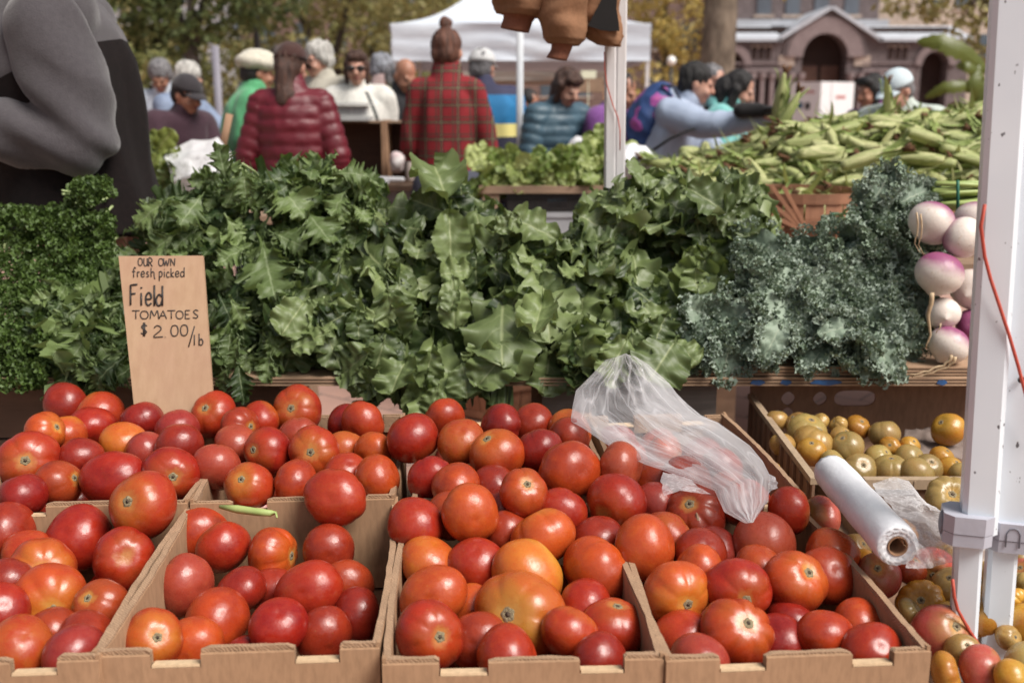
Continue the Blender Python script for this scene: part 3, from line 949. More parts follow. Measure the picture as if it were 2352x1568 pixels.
write([('f',303,638,11,22),('r',314,637,9,20),('e',323,637,11,20),('s',335,637,9,19),('h',345,637,12,20),('p',364,637,11,20),('i',374,637,8,20),('c',381,638,10,19),('k',391,638,11,20),('e',402,637,11,20),('d',413,637,13,20)], .00105)
write([('F',296,702,22,46),('i',319,703,12,46),('e',333,703,18,44),('l',348,704,14,44),('d',356,704,22,42)], .0020)
write([('T',304,734,17,19),('O',322,734,20,18),('M',345,734,20,19),('A',366,734,18,19),('T',385,734,18,19),('O',404,734,18,18),('E',424,734,14,19),('S',442,733,16,19)], .0011)
write([('$',322,772,19,27),('2',352,776,24,26),('.',377,777,7,14),('0',392,774,19,25),('0',414,773,19,25),('/',432,782,16,28),('l',442,795,10,22),('b',455,795,14,24)], .0012)

# ================================================================== SHELF WITH GREENS
SY = 2.20
p0 = at(160, 884, SY); p1 = at(2350, 884, SY)
SZ = p0.z + .016
sh = thing('plywood_shelf', 'long plywood shelf board behind the tomatoes carrying all the bunched greens', 'shelf', ((p0.x + p1.x) / 2, SY, SZ))
def ply_board(x0, x1, y0, y1, z0, z1, parent, o):
    n = 5
    for k in range(n):
        m = MB(); e = 0.0012 if k % 2 else 0
        m.bbox(x0 + e - o.x, y0 + e * 1.5 - o.y, z0 + (z1 - z0) * k / n - o.z + .0001, x1 - e - o.x, y1 - o.y, z0 + (z1 - z0) * (k + 1) / n - o.z)
        m.build('board_ply', M_ply_dark if k % 2 else M_ply, parent, False)
so = sh.location.copy()
xa = at(255, 884, SY).x
ply_board(xa - .35, p1.x, SY, SY + .55, SZ - .018, SZ, sh, so)
xm = at(1600, 860, SY).x
sb = thing('plywood_offcut', 'second plywood board lying on the right end of the shelf under kale and turnips', 'board', (xm, SY, SZ))
ply_board(xm, p1.x, SY + .012, SY + .53, SZ + .003, SZ + .021, sb, sb.location.copy())
M_blue = nmat('blue_paint', (0.02, 0.10, 0.28), (0.03, 0.07, 0.18), 60, .5)
for (x, w) in ((1740, 34), (1805, 26), (1897, 74), (2163, 24)):
    m = MB(); c = at(x, 880, SY); hw = w / 2 * 2.25 / FPX
    n = 14; out = []
    for i in range(n):
        a = 2 * math.pi * i / n
        out.append((c.x - so.x + math.cos(a) * hw * (1 + .15 * math.sin(i * 2.7)), c.z - so.z + .002 + math.sin(a) * .0055 * (1 + .2 * math.sin(i * 4.1))))
    m.plate(out, [], -.002, .001)
    m.build('paint_mark', M_blue, sh, False)

# grey wooden crate holding up the shelf
def slat_crate(name, label, x0, x1, y0, y1, z0, z1, mat, slats=3, cat='crate'):
    t = thing(name, label, cat, ((x0 + x1) / 2, (y0 + y1) / 2, z0))
    cx, cy = (x0 + x1) / 2, (y0 + y1) / 2
    hx, hy, h = (x1 - x0) / 2, (y1 - y0) / 2, z1 - z0
    hh = h / slats
    for k in range(slats):
        for s in (-1, 1):
            m = MB(); m.bbox(-hx, s * hy - .007, k * hh + .003, hx, s * hy + .007, (k + 1) * hh - .003); m.build('slat', mat, t, False)
            m = MB(); m.bbox(s * hx - .007 * (1 + s), -hy + .008, k * hh + .003, s * hx + .007 * (1 - s), hy - .008, (k + 1) * hh - .003); m.build('slat', mat, t, False)
    for s in (-1, 1):
        for q in (-1, 1):
            m = MB(); m.bbox(s * (hx - .03) - .014, q * (hy - .022) - .014, .001, s * (hx - .03) + .014, q * (hy - .022) + .014, h - .001); m.build('corner_post', mat, t, False)
    m = MB(); m.bbox(-hx + .016, -hy + .008, .004, hx - .016, hy - .008, .012); m.build('bottom', mat, t, False)
    return t
xl, xr = at(1245, 920, SY + .08).x, at(1640, 920, SY + .08).x
slat_crate('wooden_crate', 'grey weathered wooden crate standing on its stack and propping the shelf behind the plastic bag', xl, xr, SY + .06, SY + .36, SZ - .018 - .30, SZ - .0185, M_wood_grey, 2)
slat_crate('wooden_crate', 'lower grey wooden crate on the paving under the shelf prop', xl + .02, xr - .01, SY + .06, SY + .36, 0.002, SZ - .018 - .301, M_wood_grey, 3)
xl, xr = at(300, 900, SY + .08).x, at(640, 900, SY + .08).x
slat_crate('wooden_crate', 'dark wooden crate under the shelf behind the price sign', xl - .5, xr, SY + .10, SY + .42, SZ - .018 - .30, SZ - .0185, M_ply_dark, 2)
slat_crate('wooden_crate', 'dark wooden crate on the ground beneath the mizuna end of the shelf', xl - .5, xr - .01, SY + .10, SY + .42, 0.002, SZ - .018 - .301, M_ply_dark, 3)
# thin leg beside the grey crate
m = MB(); a = at(1232, 900, SY + .12); m.bbox(-.012, -.012, 0, .012, .012, SZ - .019)
tag(m.build('wooden_post', M_wood, None, False, (a.x, SY + .12, 0)), 'thin wooden post under the shelf left of the grey crate', 'post')

def bushel(name, label, c, r_top, r_bot, h, mat, mat2, group=None):
    t = thing(name, label, 'basket', c, 0, group)
    ns = 22
    for k in range(ns):
        m = MB(); a0, a1 = 2 * math.pi * (k + .04) / ns, 2 * math.pi * (k + .96) / ns
        rs = []
        for i in range(7):
            s = i / 6
            rr = r_bot + (r_top - r_bot) * s + .018 * math.sin(math.pi * s)
            z = h * s
            rs.append([Vector((math.cos(a) * q, math.sin(a) * q, z)) for a, q in ((a0, rr), (a1, rr), (a1, rr - .004), (a0, rr - .004))])
        m.rings(rs); m.build('stave', mat, t, False)
    for s in (.10, .55, .94):
        m = MB(); rr = r_bot + (r_top - r_bot) * s + .018 * math.sin(math.pi * s)
        hw = .016
        rs = []
        for k in range(36):
            a = 2 * math.pi * k / 36
            rs.append([Vector((math.cos(a) * q, math.sin(a) * q, z)) for q, z in ((rr + .0015, h * s - hw), (rr + .007, h * s - hw), (rr + .009, h * s + hw), (rr + .0035, h * s + hw))])
        rs.append(rs[0]); m.rings(rs, cap=False); m.build('hoop', mat2, t, False)
    m = MB(); m.rings([[Vector((math.cos(2 * math.pi * j / 30) * (r_bot - .003), math.sin(2 * math.pi * j / 30) * (r_bot - .003), z)) for j in range(30)] for z in (.004, .012)])
    m.build('base', mat2, t, False)
    return t
M_stave = wood('basket_stave', (0.42, 0.20, 0.11), (0.28, 0.125, 0.07), 'z')
M_hoop = wood('basket_hoop', (0.36, 0.17, 0.095), (0.24, 0.11, 0.06), 'x')
g = atz(1150, 928, 0.0)
bushel('bushel_basket', 'round slatted bushel basket standing on the brick paving under the shelf', (g.x, g.y - .1, .002), .23, .19, .30, M_stave, M_hoop)

# ================================================================== GREENS
M_mustard = leafmat('mustard_leaf', (0.014, 0.032, 0.007), (0.205, 0.260, 0.098), (0.230, 0.275, 0.125), (0.36, 0.40, 0.20), .47, 6.5, .18, .5)
M_mizuna = leafmat('mizuna_leaf', (0.016, 0.038, 0.008), (0.185, 0.250, 0.085), (0.22, 0.27, 0.15), (0.32, 0.38, 0.21), .5, 9, .22, .45)
M_kale = leafmat('kale_leaf', (0.075, 0.118, 0.080), (0.260, 0.330, 0.245), (0.36, 0.42, 0.36), (0.48, 0.53, 0.40), .55, 6, .12, .4, .7, 0)
M_parsley = leafmat('parsley_leaf', (0.011, 0.026, 0.004), (0.078, 0.130, 0.022), (0.10, 0.16, 0.04), (0.13, 0.20, 0.06), .5, 3, .2, .4, .2)
M_lettuce = leafmat('romaine_leaf', (0.10, 0.16, 0.025), (0.42, 0.47, 0.18), (0.46, 0.50, 0.26), (0.60, 0.62, 0.40), .5, 5, .25, .4)
M_stem = nmat('pale_green_stem', (0.40, 0.46, 0.24), (0.28, 0.36, 0.14), 30, .5)
M_tie = nmat('green_twist_tie', (0.01, 0.16, 0.09), (0.01, 0.10, 0.06), 30, .5)

def leaf_grid(r, L, Wd, kind, nv=None, nu=None):
    """returns local verts (x across, y along, z normal), faces, cols"""
    if kind == 'mustard': nv, nu = nv or 32, nu or 10
    elif kind == 'mizuna': nv, nu = nv or 44, nu or 6
    elif kind == 'chard': nv, nu = nv or 14, nu or 8
    v = np.linspace(0, 1, nv + 1)[:, None]; u = np.linspace(-1, 1, nu + 1)[None, :]
    V = np.repeat(v, nu + 1, 1); U = np.repeat(u, nv + 1, 0)
    A = np.abs(U); S = np.sign(U)
    pet = .16 if kind != 'chard' else .08
    q = np.clip((V - pet) / (1 - pet), 0, 1)
    ph = r.uniform(0, 6.28); ph2 = r.uniform(0, 6.28); sd = r.uniform(0, 50)
    if kind in ('mustard', 'chard'):
        prof = np.sin(np.pi * q ** .85) ** .46 * (0.60 + .40 * q)
        teeth = 1 + .055 * np.sin(V * 52 + ph + S * .7) * q + .04 * np.sin(V * 17 + S * 1.4 + ph2) + .03 * np.sin(V * 88 + S * 2)
        w = Wd * prof * teeth + .0035
        X = U * w; Y = L * V + .10 * L * A * q * (1 - q) * 2
        Y = Y + L * .015 * np.sin(U * 17 + ph) * (q > .93)
    else:
        prof = np.sin(np.pi * q ** .8) ** .75
        saw = (q * 6.5 + .35 * (S > 0)) % 1.0
        lobe = .34 + .66 * (saw ** .8)
        sub = 1 - .30 * ((q * 26) % 1.0)
        w = Wd * prof * np.where(A > .5, lobe * sub, lobe * .9 + .1) + .003
        X = U * w; Y = L * V + .24 * L * A ** 1.2 * (1 - q) * (q > 0) * lobe
    ru = r.uniform(.5, 1.3)
    Z = (.013 * ru * np.sin(V * 19 + ph + S * 1.9) + .007 * ru * np.sin(V * 37 + ph2 + S * .8)) * A ** 2 * (Wd / .05)
    Z = Z + r.uniform(-.30, .40) * Wd * A ** 1.6 * (1 if kind != 'mizuna' else .6)
    Z = Z + .003 * np.sin(V * 21 + A * 5 + sd) * np.sin(U * 5 + sd) * (q > 0)
    Z = Z - .0035 * np.exp(-(A / .08) ** 2)
    # bend along the length, twist
    k = r.uniform(.15, 1.0)
    ang = k * (Y / L)
    Yb = L * np.sin(ang) / k; Zb = -L * (1 - np.cos(ang)) / k
    Y2 = Yb + Z * np.sin(ang); Z2 = Zb + Z * np.cos(ang)
    tw = r.uniform(-.5, .5) * V
    X3 = X * np.cos(tw) - Z2 * 0 * np.sin(tw); Z3 = Z2 + X * np.sin(tw)
    P = np.stack([X3, Y2, Z3], -1).reshape(-1, 3)
    rv = min(1, max(0, r.gauss(.36, .34)))
    C = np.stack([U * .5 + .5, V, np.full_like(V, rv), np.ones_like(V)], -1).reshape(-1, 4)
    n1 = nu + 1
    idx = np.arange((nv + 1) * n1).reshape(nv + 1, n1)
    F = np.stack([idx[:-1, :-1], idx[:-1, 1:], idx[1:, 1:], idx[1:, :-1]], -1).reshape(-1, 4)
    return P, F, C

def orient(P, base, d, n):
    d = Vector(d).normalized(); n = Vector(n); n = (n - d * n.dot(d)).normalized(); x = d.cross(n)
    M = np.array([[x[i], d[i], n[i]] for i in range(3)])
    return P @ M.T + np.array(base)

def interp(tab, x):
    if x <= tab[0][0]: return tab[0][1]
    for (a, b), (c, d) in zip(tab, tab[1:]):
        if x <= c: return b + (d - b) * (x - a) / (c - a)
    return tab[-1][1]

class Bunches:
    """leaves are gathered into hand-tied bunches; each bunch is one thing: leaves, stems, tie"""
    def __init__(self, centers, name, cat, group, mat, labels):
        self.c, self.name, self.cat, self.group, self.mat, self.labels = centers, name, cat, group, mat, labels
        self.np_ = [NP() for _ in centers]
    def add(self, px, py, data):
        i = min(range(len(self.c)), key=lambda k: (self.c[k][0] - px) ** 2 + (self.c[k][1] - py) ** 2)
        self.np_[i].add(*data)
    def build(self, Yof, back=.30, stems=True):
        for i, (cx, cy) in enumerate(self.c):
            if not self.np_[i].V: continue
            b = at(cx, cy, Yof(cx, cy) + .06)
            t = thing(self.name, self.labels[i % len(self.labels)], self.cat, b, 0, self.group)
            self.np_[i].build('leaves', self.mat, t, tuple(b))
            # leaves object carries its own location; make it relative to the thing
            t.children[0].location = (0, 0, 0)
            if stems:
                r = random.Random(i + 5)
                m = MB()
                for k in range(14):
                    a = Vector((r.uniform(-.05, .05), 0, r.uniform(-.04, .05))); e = Vector((r.uniform(-.018, .018), back * r.uniform(.8, 1), r.uniform(-.015, .015) - .02))
                    m.tube([a, a.lerp(e, .5) + Vector((0, 0, .01)), e], [.003, .0035, .004], 6)
                m.build('stems', M_stem, t)
                m = MB(); q = [Vector((math.cos(x) * .024, back * .7, math.sin(x) * .022 - .012)) for x in [2 * math.pi * k / 14 for k in range(15)]]
                m.tube(q, .004, 6); m.build('tie', M_tie, t)

def pile(bn, kind, n, xr, top, bot, Yof, size, wr, seed, layer=0.0, dark=0.0):
    r = random.Random(seed)
    k = 0
    tries = 0
    while k < n and tries < n * 30:
        tries += 1
        px = r.uniform(*xr); t_, b_ = interp(top, px), interp(bot, px)
        py = r.uniform(t_ + 12, b_ - 5)
        s = (py - t_) / max(1, b_ - t_)
        Y = Yof(px, py) + layer + r.gauss(0, .018)
        L = size * r.uniform(.65, 1.35)
        P, F, C = leaf_grid(r, L, L * wr * r.uniform(.8, 1.2), kind)
        side = (px - (xr[0] + xr[1]) / 2) / (xr[1] - xr[0])
        d = Vector((r.gauss(0, .48) + side * .6, -.50 + r.gauss(0, .25), .30 - 1.25 * s + r.gauss(0, .28)))
        nn = Vector((r.gauss(0, .34), -.62 + r.gauss(0, .26), .70 + r.gauss(0, .28)))
        if d.cross(nn).length < .2: continue
        d.normalize()
        base = at(px, py, Y) - d * L * .5
        # never let the pile sag below the shelf behind its edge
        Q = orient(P, base, d, nn)
        low = (Q[:, 2] < SZ + .002) & (Q[:, 1] > SY + .001)
        Q[:, 2] = np.where(low, SZ + .002 + (Q[:, 2] - SZ) * .02, Q[:, 2])
        bn.add(px, py, (Q, F, C)); k += 1

# mustard greens in the middle
m_top = [(640, 660), (700, 620), (770, 610), (815, 560), (855, 480), (900, 455), (950, 410), (985, 395), (1040, 400), (1100, 425), (1150, 475), (1200, 510), (1300, 535), (1345, 480), (1400, 440), (1460, 410), (1500, 395), (1560, 400), (1640, 405), (1700, 430), (1740, 500), (1755, 540)]
m_bot = [(640, 790), (700, 830), (780, 890), (830, 935), (960, 940), (1040, 915), (1100, 880), (1300, 880), (1560, 860), (1600, 790), (1650, 700), (1700, 620), (1755, 560)]
def m_Y(px, py):
    # bunches bulge, with gaps sinking in between them
    g = min((px - x) ** 2 + (py - y) ** 2 for x, y in mc) ** .5
    return 2.17 + .34 * smoothstep(880, 400, py) + .13 * smoothstep(45, 125, g)
mc = [(x, y) for x, y in [(720, 720), (870, 820), (900, 560), (1010, 450), (1020, 640), (1000, 880), (1130, 800), (1180, 560), (1220, 700), (1340, 820), (1360, 600), (1420, 480), (1480, 730), (1540, 460), (1540, 830), (1600, 580), (1680, 480), (850, 690)]]
ml = ['bunch of broad mustard greens nearest the mizuna, low on the pile', 'bunch of mustard greens with small leaves drooping over the shelf edge', 'bunch of mustard greens with a wide olive leaf on its left shoulder',
      'topmost bunch of mustard greens with one squarish leaf standing up', 'bunch of mustard greens with a long pale leaf hanging in the middle', 'bunch of mustard greens whose pale leaves hang lowest over the cartons',
      'bunch of mustard greens just above the shelf edge beside the hanging leaves', 'bunch of mustard greens in the dip of the pile, under the lettuce crate', 'bunch of mustard greens in the centre with one shrivelled leaf',
      'bunch of mustard greens directly above the clear plastic bag', 'bunch of mustard greens with a broad leaf showing white veins', 'bunch of mustard greens right in front of the double white pole',
      'bunch of mustard greens low on the pile right of centre', 'tall bunch of mustard greens with darker leaves right of the double pole', 'bunch of mustard greens with a big rounded leaf beside the kale',
      'bunch of mustard greens leaning against the kale', 'bunch of mustard greens at the top right end, in front of the bushel basket', 'bunch of mustard greens halfway up the left side of its pile']
bm_ = Bunches(mc, 'mustard_bunch', 'greens', 'bunches of mustard greens', M_mustard, ml)
pile(bm_, 'mustard', 130, (660, 1745), m_top, m_bot, m_Y, .12, .5, 104, .2)
pile(bm_, 'mustard', 150, (660, 1745), m_top, m_bot, m_Y, .105, .44, 101, .13)
pile(bm_, 'mustard', 240, (650, 1750), m_top, m_bot, m_Y, .105, .44, 102, .06)
pile(bm_, 'mustard', 300, (640, 1750), m_top, m_bot, m_Y, .098, .46, 103, .0)
# the leaves that stand out: base px, tip px, width ratio, value, tilt to the light
BIG = [((1030, 480), (1005, 360), .52, .55, .2), ((1040, 620), (1040, 715), .30, .8, .6), ((990, 770), (1010, 890), .30, .95, .7), ((915, 610), (800, 590), .42, .35, .3), ((900, 640), (815, 540), .42, .30, .2),
       ((1325, 610), (1425, 640), .40, .5, .5), ((1560, 770), (1510, 840), .55, .4, .6), ((1160, 640), (1140, 770), .36, .5, .4), ((1300, 560), (1195, 500), .34, .6, .7), ((1090, 470), (1110, 560), .4, .6, .6), ((1030, 470), (1040, 570), .36, .6, .6),
       ((1560, 420), (1660, 470), .4, .3, .7), ((1640, 480), (1730, 550), .42, .35, .4), ((1600, 560), (1650, 660), .42, .4, .3), ((1660, 420), (1690, 380), .5, .2, .2), ((1480, 440), (1485, 360), .45, .6, .3), ((860, 800), (780, 850), .5, .6, .6),
       ((880, 840), (830, 890), .5, .5, .5), ((940, 820), (900, 860), .5, .6, .6), ((1240, 620), (1270, 700), .4, .85, .7), ((1250, 680), (1230, 740), .4, .9, .7), ((1190, 780), (1120, 850), .42, .6, .6), ((1450, 760), (1400, 850), .36, .75, .6),
       ((900, 700), (940, 740), .5, .8, .6), ((1060, 820), (1070, 890), .5, .5, .5), ((850, 880), (880, 945), .5, .5, .4), ((1010, 880), (990, 945), .5, .6, .4), ((920, 870), (900, 925), .5, .6, .5), ((710, 680), (660, 740), .45, .7, .5), ((760, 760), (680, 790), .4, .75, .6), ((1450, 570), (1480, 640), .42, .6, .5), ((1130, 540), (1180, 500), .4, .55, .6)]
r = random.Random(55)
for (bx, by), (tx, ty), wr, val, tilt in BIG:
    Yb = m_Y(bx, by) - .035
    b, tp = at(bx, by, Yb), at(tx, ty, m_Y(tx, ty) - .075)
    d = tp - b; L = d.length * 1.18
    P, F, C = leaf_grid(r, L, L * wr, 'mustard', 44, 16)
    C[:, 2] = val
    nn = Vector((r.gauss(0, .2), -1, .2 + tilt))
    bm_.add(bx, by, (orient(P, b, d, nn), F, C))
bm_.build(m_Y)

# mizuna
z_top = [(80, 660), (180, 640), (255, 600), (290, 560), (310, 490), (360, 460), (420, 425), (480, 375), (520, 360), (600, 365), (720, 365), (815, 380), (835, 420), (845, 520)]
z_bot = [(80, 760), (100, 870), (140, 895), (250, 880), (640, 880), (660, 700), (760, 600), (860, 560)]
def z_Y(px, py):
    g = min((px - x) ** 2 + (py - y) ** 2 for x, y in zc) ** .5
    return 2.17 + .32 * smoothstep(880, 400, py) + .12 * smoothstep(50, 130, g)
zc = [(160, 720), (220, 830), (380, 500), (540, 420), (560, 560), (700, 430), (800, 440), (600, 720), (540, 840), (720, 560)]
zl = ['bunch of feathery mizuna with big pale leaf beside the parsley', 'bunch of mizuna drooping to the carton left of the price sign', 'bunch of mizuna spreading its leaves just above the price sign', 'topmost bunch of mizuna with a pointed leaf sticking up',
      'bunch of mizuna with a long hanging leaf right of the sign top', 'bunch of mizuna in front of the red puffer jacket', 'bunch of mizuna at the right end, in front of the brown wooden bins', 'dark bunch of mizuna halfway down, right of the sign',
      'lowest bunch of mizuna on the shelf edge, right of the sign', 'bunch of mizuna bordering the mustard greens']
bz = Bunches(zc, 'mizuna_bunch', 'greens', 'bunches of mizuna', M_mizuna, zl)
pile(bz, 'mizuna', 130, (110, 850), z_top, z_bot, z_Y, .13, .5, 204, .19)
pile(bz, 'mizuna', 110, (110, 850), z_top, z_bot, z_Y, .11, .40, 201, .11)
pile(bz, 'mizuna', 190, (90, 855), z_top, z_bot, z_Y, .10, .40, 202, .05)
pile(bz, 'mizuna', 250, (85, 860), z_top, z_bot, z_Y, .082, .40, 203, .0)
BIGZ = [((250, 655), (80, 700), .5, .85, .6), ((250, 660), (130, 780), .40, .8, .6), ((210, 760), (150, 830), .45, .6, .5), ((520, 420), (500, 335), .4, .3, .2), ((640, 420), (610, 480), .5, .75, .6), ((620, 410), (690, 460), .5, .7, .6),
        ((580, 560), (500, 590), .45, .6, .5), ((600, 540), (620, 660), .40, .5, .4), ((420, 530), (330, 570), .45, .55, .5), ((400, 450), (300, 500), .4, .8, .8), ((760, 400), (830, 380), .5, .5, .7), ((470, 440), (420, 500), .45, .45, .5),
        ((560, 390), (560, 440), .5, .5, .6), ((800, 430), (760, 480), .5, .6, .5), ((250, 620), (320, 600), .4, .6, .7), ((180, 830), (110, 880), .45, .6, .5), ((700, 480), (750, 540), .5, .5, .5)]
for (bx, by), (tx, ty), wr, val, tilt in BIGZ:
    b, tp = at(bx, by, z_Y(bx, by) - .035), at(tx, ty, z_Y(tx, ty) - .075)
    d = tp - b; L = d.length * 1.12
    P, F, C = leaf_grid(r, L, L * wr, 'mizuna', 60, 8)
    C[:, 2] = val
    bz.add(bx, by, (orient(P, b, d, Vector((r.gauss(0, .2), -1, .2 + tilt))), F, C))
bz.build(z_Y)

# curly parsley
def floret(r, s):
    """a small curled leaflet: fan with a crimped rim"""
    n = 11
    ph = r.uniform(0, 6.28)
    V = [[0, 0, 0]]; C = [[.5, 0, r.random(), 1]]
    rv = min(1, max(0, r.gauss(.45, .3)))
    for ring, (rad, zz) in enumerate(((.55, .12), (1.0, .42))):
        for k in range(n):
            a = -2.2 + 4.4 * k / (n - 1)
            wob = 1 + .22 * math.sin(k * 2.6 + ph)
            V.append([math.sin(a) * rad * s * wob, math.cos(a) * rad * s * wob + .3 * s, (zz + (.38 * math.sin(k * 2.1 + ph) if ring else .12 * math.sin(k * 2.1 + ph))) * s])
            C.append([.2 + .3 * (k % 2), rad, rv, 1])
    F = [[0, 1 + k, 2 + k, 2 + k] for k in range(n - 1)] + [[1 + k, 1 + n + k, 2 + n + k, 2 + k] for k in range(n - 1)]
    C[0][2] = rv
    return np.array(V), np.array(F), np.array(C)
pc = [(-60, 560), (70, 540), (190, 540), (20, 700), (140, 640), (10, 830), (110, 800), (190, 470)]
pl = ['bunch of dark curly parsley cut off by the left edge of the photo', 'bunch of curly parsley at the top of its heap', 'bunch of curly parsley beside the blue jeans', 'bunch of curly parsley in the middle of the heap, at the left edge',
      'bunch of curly parsley with two pale sprigs showing', 'lowest bunch of curly parsley at the left edge', 'bunch of dark curly parsley behind the large mizuna leaf', 'sprig topped bunch of curly parsley rising in front of the fleece jacket']
bp_ = Bunches(pc, 'parsley_bunch', 'parsley', 'bunches of curly parsley', M_parsley, pl)
p_top = [(-140, 480), (0, 478), (100, 480), (150, 470), (165, 430), (185, 412), (245, 410), (262, 440), (240, 475), (225, 500), (250, 560)]
p_bot = [(-140, 895), (100, 895), (130, 760), (200, 660), (250, 600)]
r = random.Random(77)
k = 0
while k < 5200:
    px = r.uniform(-140, 262); py = r.uniform(400, 895)
    # the raised sprig cluster leans right
    tp_, bt_ = interp(p_top, px), interp(p_bot, px)
    if px > 190 and py < 490 and (px - 200) + (py - 420) * 1.6 > 95: continue
    if py < tp_ or py > bt_: continue
    n3 = noise.noise(Vector((px / 38, py / 38, 3)))
    lay = r.choice((0, 0, .02, .05))
    Y = 2.19 + .30 * smoothstep(890, 470, py) + lay - .055 * n3 + r.gauss(0, .008)
    P, F, C = floret(r, r.uniform(.0075, .0125))
    C[:, 2] = np.clip(C[:, 2] * .8 + .5 * n3, 0, 1)
    d = Vector((r.gauss(0, 1), r.gauss(0, .7), r.gauss(.2, .9))); nn = Vector((r.gauss(0, .6), -.8 + r.gauss(0, .4), .6 + r.gauss(0, .4)))
    if d.length < .2 or d.normalized().cross(nn).length < .2: continue
    bp_.add(px, py, (orient(P, at(px, py, Y), d, nn), F, C)); k += 1
bp_.build(lambda px, py: 2.21 + .30 * smoothstep(890, 470, py))

# curly kale
def frill_leaf(r, L, W, val):
    """lamina plus a heavily crimped margin"""
    out = NP()
    # lamina
    nv, nu = 16, 8
    v = np.linspace(0, 1, nv + 1)[:, None]; u = np.linspace(-1, 1, nu + 1)[None, :]
    V = np.repeat(v, nu + 1, 1); U = np.repeat(u, nv + 1, 0); A = np.abs(U)
    pr = np.sin(np.pi * np.clip((V - .1) / .9, 0, 1) ** .8) ** .6
    bend = r.uniform(.3, 1.1); cup = r.uniform(.1, .5)
    ph = [r.uniform(0, 6.28) for _ in range(8)]
    def warp(X, Y, Z):
        ang = bend * Y / L
        Yb = L * np.sin(ang) / bend; Zb = -L * (1 - np.cos(ang)) / bend
        Z = Z + cup * W * (X / W) ** 2 * .6
        return np.stack([X, Yb + Z * np.sin(ang), Zb + Z * np.cos(ang)], -1)
    X = U * W * pr * .8 + .0; Y = L * V; Z = .006 * np.sin(V * 21 + ph[0]) * A + .004 * np.sin(U * 9 + V * 30 + ph[1]) - .004 * np.exp(-(A / .1) ** 2)
    P = warp(X, Y, Z).reshape(-1, 3)
    idx = np.arange((nv + 1) * (nu + 1)).reshape(nv + 1, nu + 1)
    F = np.stack([idx[:-1, :-1], idx[:-1, 1:], idx[1:, 1:], idx[1:, :-1]], -1).reshape(-1, 4)
    C = np.stack([U * .5 + .5, V, np.full_like(V, min(1, val + .15)), np.ones_like(V)], -1).reshape(-1, 4)
    out.add(P, F, C)
    # tightly curled margin: many small crimped curls round the rim and up the blade
    for k in range(86):
        q = r.random(); sd_ = r.choice((-1, 1))
        vv = .12 + .9 * q if r.random() < .8 else 1.0
        vv = min(vv, 1.0)
        pr2 = max(.12, math.sin(math.pi * min(.97, max(.03, (vv - .1) / .9)) ** .8) ** .6)
        ins = 1.08 - abs(r.gauss(0, .30 if val < .75 else .13))
        x0, y0 = sd_ * W * pr2 * ins, L * vv + r.uniform(-.004, .008)
        z0 = .004 + .010 * r.random() + .007 * math.sin(vv * 38 + ph[3] + sd_)
        c0 = warp(np.array([[x0]]), np.array([[y0]]), np.array([[z0]]))[0, 0]
        P, F, C = floret(r, r.uniform(.0065, .0115))
        C[:, 2] = np.clip(val * .55 + r.gauss(0, .2) + .3 * C[:, 1], 0, 1)
        d = Vector((sd_ * .7 + r.gauss(0, .6), .4 + r.gauss(0, .6), r.gauss(.2, .5))); nn = Vector((r.gauss(0, .5), r.gauss(0, .5), 1))
        if d.length < .2 or d.normalized().cross(nn).length < .2: continue
        out.add(orient(P, c0, d, nn), F, C)
    return np.concatenate(out.V), np.concatenate(out.F), np.concatenate(out.C)
k_top = [(1590, 740), (1640, 660), (1690, 590), (1720, 545), (1780, 535), (1880, 545), (1925, 490), (1970, 440), (2010, 400), (2050, 375), (2080, 410), (2130, 410), (2150, 450), (2155, 500)]
k_bot = [(1590, 850), (1700, 862), (1840, 872), (1900, 868), (2000, 860), (2080, 845), (2120, 780), (2130, 600), (2155, 470)]
def k_Y(px, py): return 2.19 + .28 * smoothstep(870, 420, py) + .05 * smoothstep(1950, 2150, px)
kc = [(1660, 760), (1760, 600), (1800, 720), (1840, 830), (1900, 640), (1980, 520), (2060, 440), (2020, 680), (1960, 780), (2060, 800), (2080, 580)]
kl = ['bunch of curly kale tucked against the mustard greens', 'bunch of curly kale lying below the bushel basket', 'bunch of curly kale with bare blue grey leaf blades turned up', 'bunch of curly kale hanging over the painted shelf edge', 'bunch of kale in the middle with a long pale midrib',
      'bunch of dark curly kale rising towards the corn', 'topmost bunch of curly kale with a peaked leaf', 'bunch of curly kale next to the largest turnip', 'low bunch of curly kale with blue grey blade near the shelf edge', 'bunch of curly kale at the lower right of its pile', 'bunch of curly kale touching the upper turnips']
bk = Bunches(kc, 'kale_bunch', 'kale', 'bunches of curly kale', M_kale, kl)
r = random.Random(99)
for layer, n in ((.09, 16), (.04, 40), (0, 80)):
    k = 0
    while k < n:
        px, py = r.uniform(1590, 2150), r.uniform(375, 872)
        t_, b_ = interp(k_top, px), interp(k_bot, px)
        if py < t_ + 18 or py > b_ - 42: continue
        s = (py - t_) / (b_ - t_)
        L = r.uniform(.09, .15)
        P, F, C = frill_leaf(r, L, L * .40, r.uniform(.1, .6))
        d = Vector((r.gauss(0, .6), -.7, .35 - .9 * s + r.gauss(0, .35))); nn = Vector((r.gauss(0, .45), -.65, .6 + r.gauss(0, .3)))
        if d.normalized().cross(nn).length < .25: continue
        d.normalize()
        Q = orient(P, at(px, py, k_Y(px, py) + layer) - d * L * .5, d, nn)
        low = (Q[:, 2] < SZ + .024) & (Q[:, 1] > SY + .012)
        Q[:, 2] = np.where(low, SZ + .024 + (Q[:, 2] - SZ - .02) * .03, Q[:, 2])
        bk.add(px, py, (Q, F, C)); k += 1
